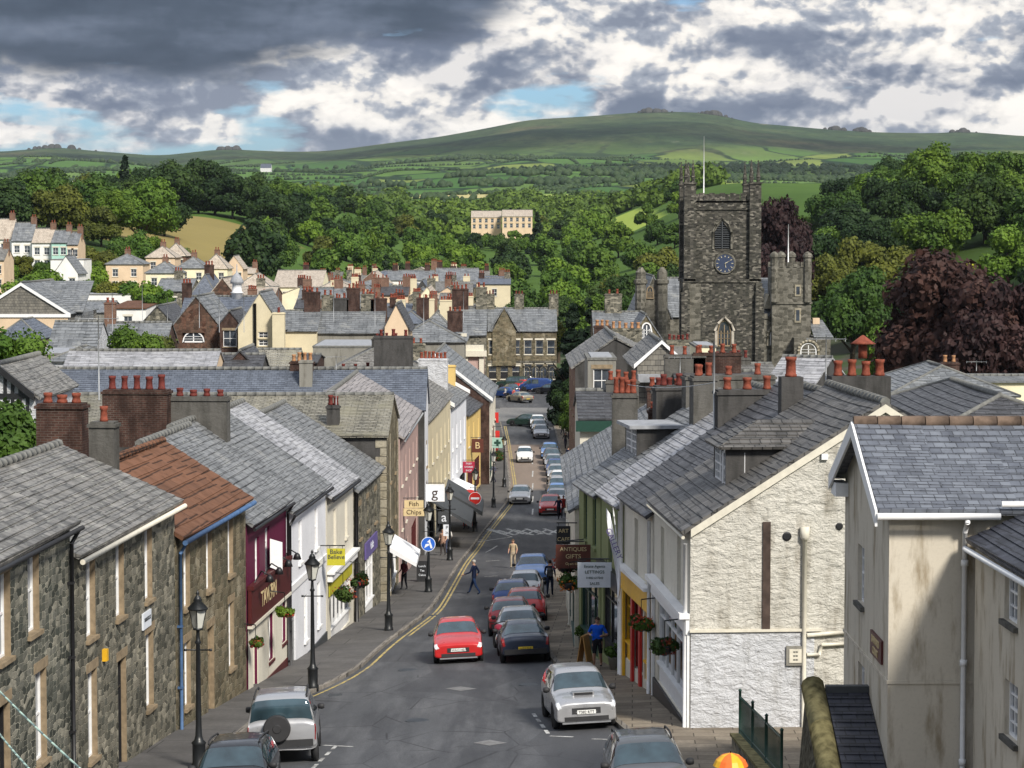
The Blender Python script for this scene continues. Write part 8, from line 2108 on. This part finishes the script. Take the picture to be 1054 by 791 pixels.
# black pilasters, bins and planters on the right pavement
def pole_thing(px, py, h, label, r=.05):
    p = gp(px, py, .12); e = empty('white_post', p, 0, label, 'post'); m = MB(); m.lathe([(r * 1.6, 0), (r * 1.6, .12), (r, .15), (r, h - .1), (r * 1.5, h)], 10); m.build('shaft', X['cream_trim'], e)
pole_thing(586, 645, 3.4, 'slender white post at the start of the black shop fronts'); pole_thing(617, 668, 3.2, 'slender white post outside the black shop front')
p = gp(603, 690, .12); e = empty('a_board', (p.x, p.y, p.z), R(70), 'ochre wooden pavement board behind the person in blue', 'sign'); m = MB(); m.prism([(-.3, -.2, 0), (.3, -.2, 0), (.3, 0, 1.2), (-.3, 0, 1.2)], (0, .03, 0)); m.prism([(-.3, .25, 0), (.3, .25, 0), (.3, .06, 1.2), (-.3, .06, 1.2)], (0, .03, 0)); m.build('board', X['wood'], e)
m = MB(); m.box(-.24, .24, -.19, -.18, .2, .3); m.build('panel', X['sign_cream'], e); e.name = 'pavement_sign'
for i, (px, py, lb) in enumerate(((634, 689, 'planter of leafy plants in front of the white post'), (603, 668, 'small planter with orange flowers by the black shop front'))):
    p = gp(px, py, .12); e = empty('planter', p, 0, lb, 'planter'); m = MB(); m.lathe([(.2, 0), (.28, .4), (.3, .42), (.25, .42)], 12); m.build('pot', X['grey_render'], e)
    inst('foliage', crown_mesh(40 + i, .34, .3, .62, 8, 500, .05, X['leaf_mid'], .5, .6), e)
# banners on the far left facade
for i, (px, py) in enumerate(((511, 430), (512, 449))):
    p = at(px, py, 236 - i * 8); e = empty('banner', p, 0, ('upper', 'lower')[i] + ' red banner hanging at the far end of the left row', 'banner'); m = MB(); m.box(-.2, .2, -.02, .02, -.5, .5); m.build('cloth', X['red_paint'], e); m = MB(); m.tube((-.5, 0, .92), (.35, 0, .92), .03, .03, 6); m.build('bar', X['iron'], e)
# railings, wall and umbrella at the bottom right
e = empty('garden_wall', (5.9, 58, -12.9), 0, 'low stone wall carrying green railings by the white painted gable', 'wall')
m = MB(); m.prism([(-.18, 4.2, -2), (.18, 4.2, -2), (.18, 4.2, .02), (-.18, 4.2, .02)], (0, .02, 0)) if 0 else None
m.poly([(0, 0, 0)] * 3) if 0 else None
A = [(-.2, 4.3, -.12), (.2, 4.3, -.12), (.35, -6, .75), (-.1, -6, .75)]
m = MB(); top = [Vector(q) for q in A]; bot = [Vector((q[0], q[1], q[2] - 2.5)) for q in A]
m.poly(top); m.poly(bot[::-1])
for k in range(4): m.poly([bot[k], bot[(k + 1) % 4], top[(k + 1) % 4], top[k]])
m.build('wall', X['stone_mid'], e)
m = MB(); t2 = [q + Vector((0, 0, .07)) + Vector(((-.05, .05, .05, -.05)[i], (.05, .05, -.05, -.05)[i], 0)) for i, q in enumerate(top)]; b2 = [q - Vector((0, 0, .068)) for q in t2]
m.poly(t2)
for k in range(4): m.poly([b2[k], b2[(k + 1) % 4], t2[(k + 1) % 4], t2[k]])
m.build('coping', X['moss'], e)
e = empty('railing', (5.9, 58, -12.82), 0, 'dark green iron railing on the low stone wall', 'railing')
m = MB(); P = lambda t, h: Vector((0 + .13 * t, 4.2 - 8.5 * t, -.12 + .72 * t + h))
for h in (.12, .95): m.tube(P(0, h), P(1, h), .025, .025, 6)
for k in range(41): m.tube(P(k / 40, .0), P(k / 40, 1.0), .012, .012, 5)
m.build('bars', X['dk_green'], e)
for k in range(4):
    m = MB(); m.tube(P(k / 3, -.05), P(k / 3, 1.12), .035, .035, 8); m.lathe([(.03, 0), (.05, .04), (.0, .09)], 8, P(k / 3, 1.10)); m.build('post', X['dk_green'], e)
p = at(752, 776, 50); e = empty('umbrella', p, 0, 'yellow and orange domed umbrella at the bottom of the picture', 'umbrella')
m = MB(); n = 16
for ri, (r0, z0, r1, z1) in enumerate(((.02, .02, .19, -.03), (.19, -.03, .31, -.13), (.31, -.13, .37, -.25))):
    for k in range(n):
        a0, a1 = 2 * PI * k / n, 2 * PI * (k + 1) / n; mi = 1 if k % 4 in (2, 3) else 0
        m.poly([(r0 * math.cos(a0), r0 * math.sin(a0), z0), (r1 * math.cos(a0), r1 * math.sin(a0), z1), (r1 * math.cos(a1), r1 * math.sin(a1), z1), (r0 * math.cos(a1), r0 * math.sin(a1), z0)], mi, True)
m.build('canopy', [X['yellow_paint'], X['umb_orange']], e); m = MB(); m.tube((0, 0, .06), (0, 0, -.85), .012, .012, 6); m.build('shaft', X['black'], e)
person(0, 0, 'person under the yellow and orange umbrella, mostly below the picture', (.5, .1, .03), (.03, .03, .04), h=1.3, yaw=3, loc=(p.x, p.y + .1, near_z(p.x, p.y) + .12))
# cables and aerials
def wire(pts, r, mat, label, name='cable', cat='cable'):
    m = MB(); m.path(pts, r, 5); return tag(m.build(name, X[mat], None), label, cat)
def sagged(a, b, s, n=12): return [a.lerp(b, i / n) - Vector((0, 0, s * 4 * (i / n) * (1 - i / n))) for i in range(n + 1)]
wire(sagged(at(-8, 704, 30), at(92, 800, 24), .02), .012, 'cable_green', 'upper pale green cable crossing the bottom left corner')
wire(sagged(at(-8, 746, 30), at(38, 800, 25), .02), .012, 'cable_green', 'lower pale green cable crossing the bottom left corner')
wire(sagged(at(646, 396, 96), at(735, 394, 79), .15), .015, 'grey_metal', 'thin cable slung between the stacks of the right row')
wire([at(735, 441, 80), at(735, 352, 80)], .035, 'grey_metal', 'tall thin aerial pole before the long dark stack', 'aerial', 'aerial')
def aerial(px, py0, py1, Y, label, arms=5, wd=.6):
    a = at(px, py0, Y); b = at(px, py1, Y); e = empty('television_aerial', a, 0, label, 'aerial'); h_ = b.z - a.z
    m = MB(); m.tube((0, 0, 0), (0, 0, h_), .022, .018, 6); m.build('mast', X['grey_metal'], e)
    m = MB(); m.tube((-wd, 0, h_ - .1), (wd, 0, h_ - .1), .012, .012, 5)
    for k in range(arms): x = -wd + 2 * wd * k / (arms - 1); m.tube((x, -.2, h_ - .1), (x, .2, h_ - .1), .008, .008, 4); m.tube((x, 0, h_ - .18), (x, 0, h_ - .02), .008, .008, 4)
    m.build('antenna', X['grey_metal'], e)
for a_ in ((102, 412, 325, 74, 'tall mast aerial on the dark brick stack'), (850, 400, 346, 76, 'aerial with a long boom left of the conical cowl'), (1005, 382, 371, 148, 'aerial on the broad mauve roof at right'), (346, 381, 366, 153, 'small aerial by the blue-grey slate ridge'), (346, 417, 400, 119, 'short aerial by the two-pot dark stack'), (700, 384, 366, 130, 'aerial over the slate-hung gable')): aerial(*a_)

# ironwork set in the road
for i, (px, py, lb) in enumerate(((430, 742, 'round manhole cover in the near lane left of the diamond marks'), (545, 705, 'round manhole cover behind the silver car with the bonnet scoop'), (512, 650, 'small manhole cover beside the motorcycle'), (420, 690, 'manhole cover near the yellow line'))):
    p = gp(px, py, .006); e = empty('manhole_cover', p, 0, lb, 'manhole cover'); m = MB(); m.lathe([(.36, 0), (.36, .008)], 20); m.build('frame', X['dk_grey'], e)
    m = MB(); m.lathe([(.29, .009), (.29, .013)], 20); m.build('lid', X['iron'], e)
for i, (px, py) in enumerate(((446, 634), (345, 716), (600, 716))):
    p = gp(px, py, .008); e = empty('drain_grate', p, 0, ('drain grate by the left kerb near the crossing person', 'drain grate by the left kerb in front of the white house', 'drain grate by the right kerb behind the silver car')[i], 'drain'); m = MB(); m.box(-.22, .22, -.3, .3, 0, .006); m.build('frame', X['iron'], e)
# aerials over the town stacks
AR = random.Random(4)
for i in range(14):
    px = 120 + i * 27 + AR.uniform(-8, 8); Y = AR.choice([215, 240, 262]); py = AR.uniform(330, 345)
    a = at(px, py, Y); wire([a, a + Vector((0, 0, 3.4))], .03, 'grey_metal', 'thin aerial mast over the town roofs, %s from left of fourteen' % ORD(i + 1), 'aerial', 'aerial')

def add_shade_cloud(name, tx, ty, H, rx, ry, seed, nb=40, s0=60, s1=110):
    """cloud added out of view as a shade blocker; its shadow falls round the ground point tx, ty"""
    iv, jf = ICO2; g = np.random.default_rng(seed); V = []; T = []; off = 0
    k = H / sd.z; c0 = np.array([tx + sd.x * k, ty + sd.y * k, H + terr(tx, ty)])
    for i in range(nb):
        a = g.uniform(0, 2 * PI); r = math.sqrt(g.uniform(0, 1)); s = g.uniform(s0, s1)
        c = c0 + np.array([r * math.cos(a) * rx, r * math.sin(a) * ry, g.uniform(-12, 18)])
        v = iv * np.array([s, s, s * .4]) * (1 + .15 * np.sin(iv[:, :1] * 5 + i) * np.cos(iv[:, 1:2] * 4)) + c; V.append(v); T.append(jf + off); off += len(iv)
    me = np_mesh('shade_cloud', np.concatenate(V), None, np.concatenate(T), X['shade_cloud_mat']); tag(inst(name, me), kind='structure')
n_ = NT('shade_cloud_mat', 1, 0); n_.set('Base Color', (.8, .8, .82)); X['shade_cloud_mat'] = n_.mat
add_shade_cloud('shade_cloud', 350, 5200, 1500, 900, 500, 3, 40, 120, 220)  # unseen clouds added above the frame to throw shade patches on the moor
add_shade_cloud('shade_cloud', -700, 5600, 1500, 500, 350, 4, 24, 100, 180)
add_shade_cloud('shade_cloud', 200, 3300, 1300, 420, 260, 5, 20, 90, 150)

# the air: one even volume round everything on the ground
def haze():
    m = bpy.data.materials.new('haze_air'); m.use_nodes = True; t = m.node_tree; t.nodes.remove(t.nodes['Principled BSDF'])
    v = t.nodes.new('ShaderNodeVolumePrincipled'); v.inputs['Color'].default_value = (.78, .87, 1.0, 1); v.inputs['Density'].default_value = HAZE_D; v.inputs['Anisotropy'].default_value = .2
    t.links.new(v.outputs[0], t.nodes['Material Output'].inputs['Volume'])
    mb = MB(); mb.box(-9900, 9900, -75, 10100, -60, 420); tag(mb.build('haze', m), kind='stuff')
zmin = min(v.co.z for v in bpy.data.objects['ground'].data.vertices); zmax = max(v.co.z for v in bpy.data.objects['ground'].data.vertices); print('ZRANGE', zmin, zmax)
HAZE_D = 2.8e-5
haze()
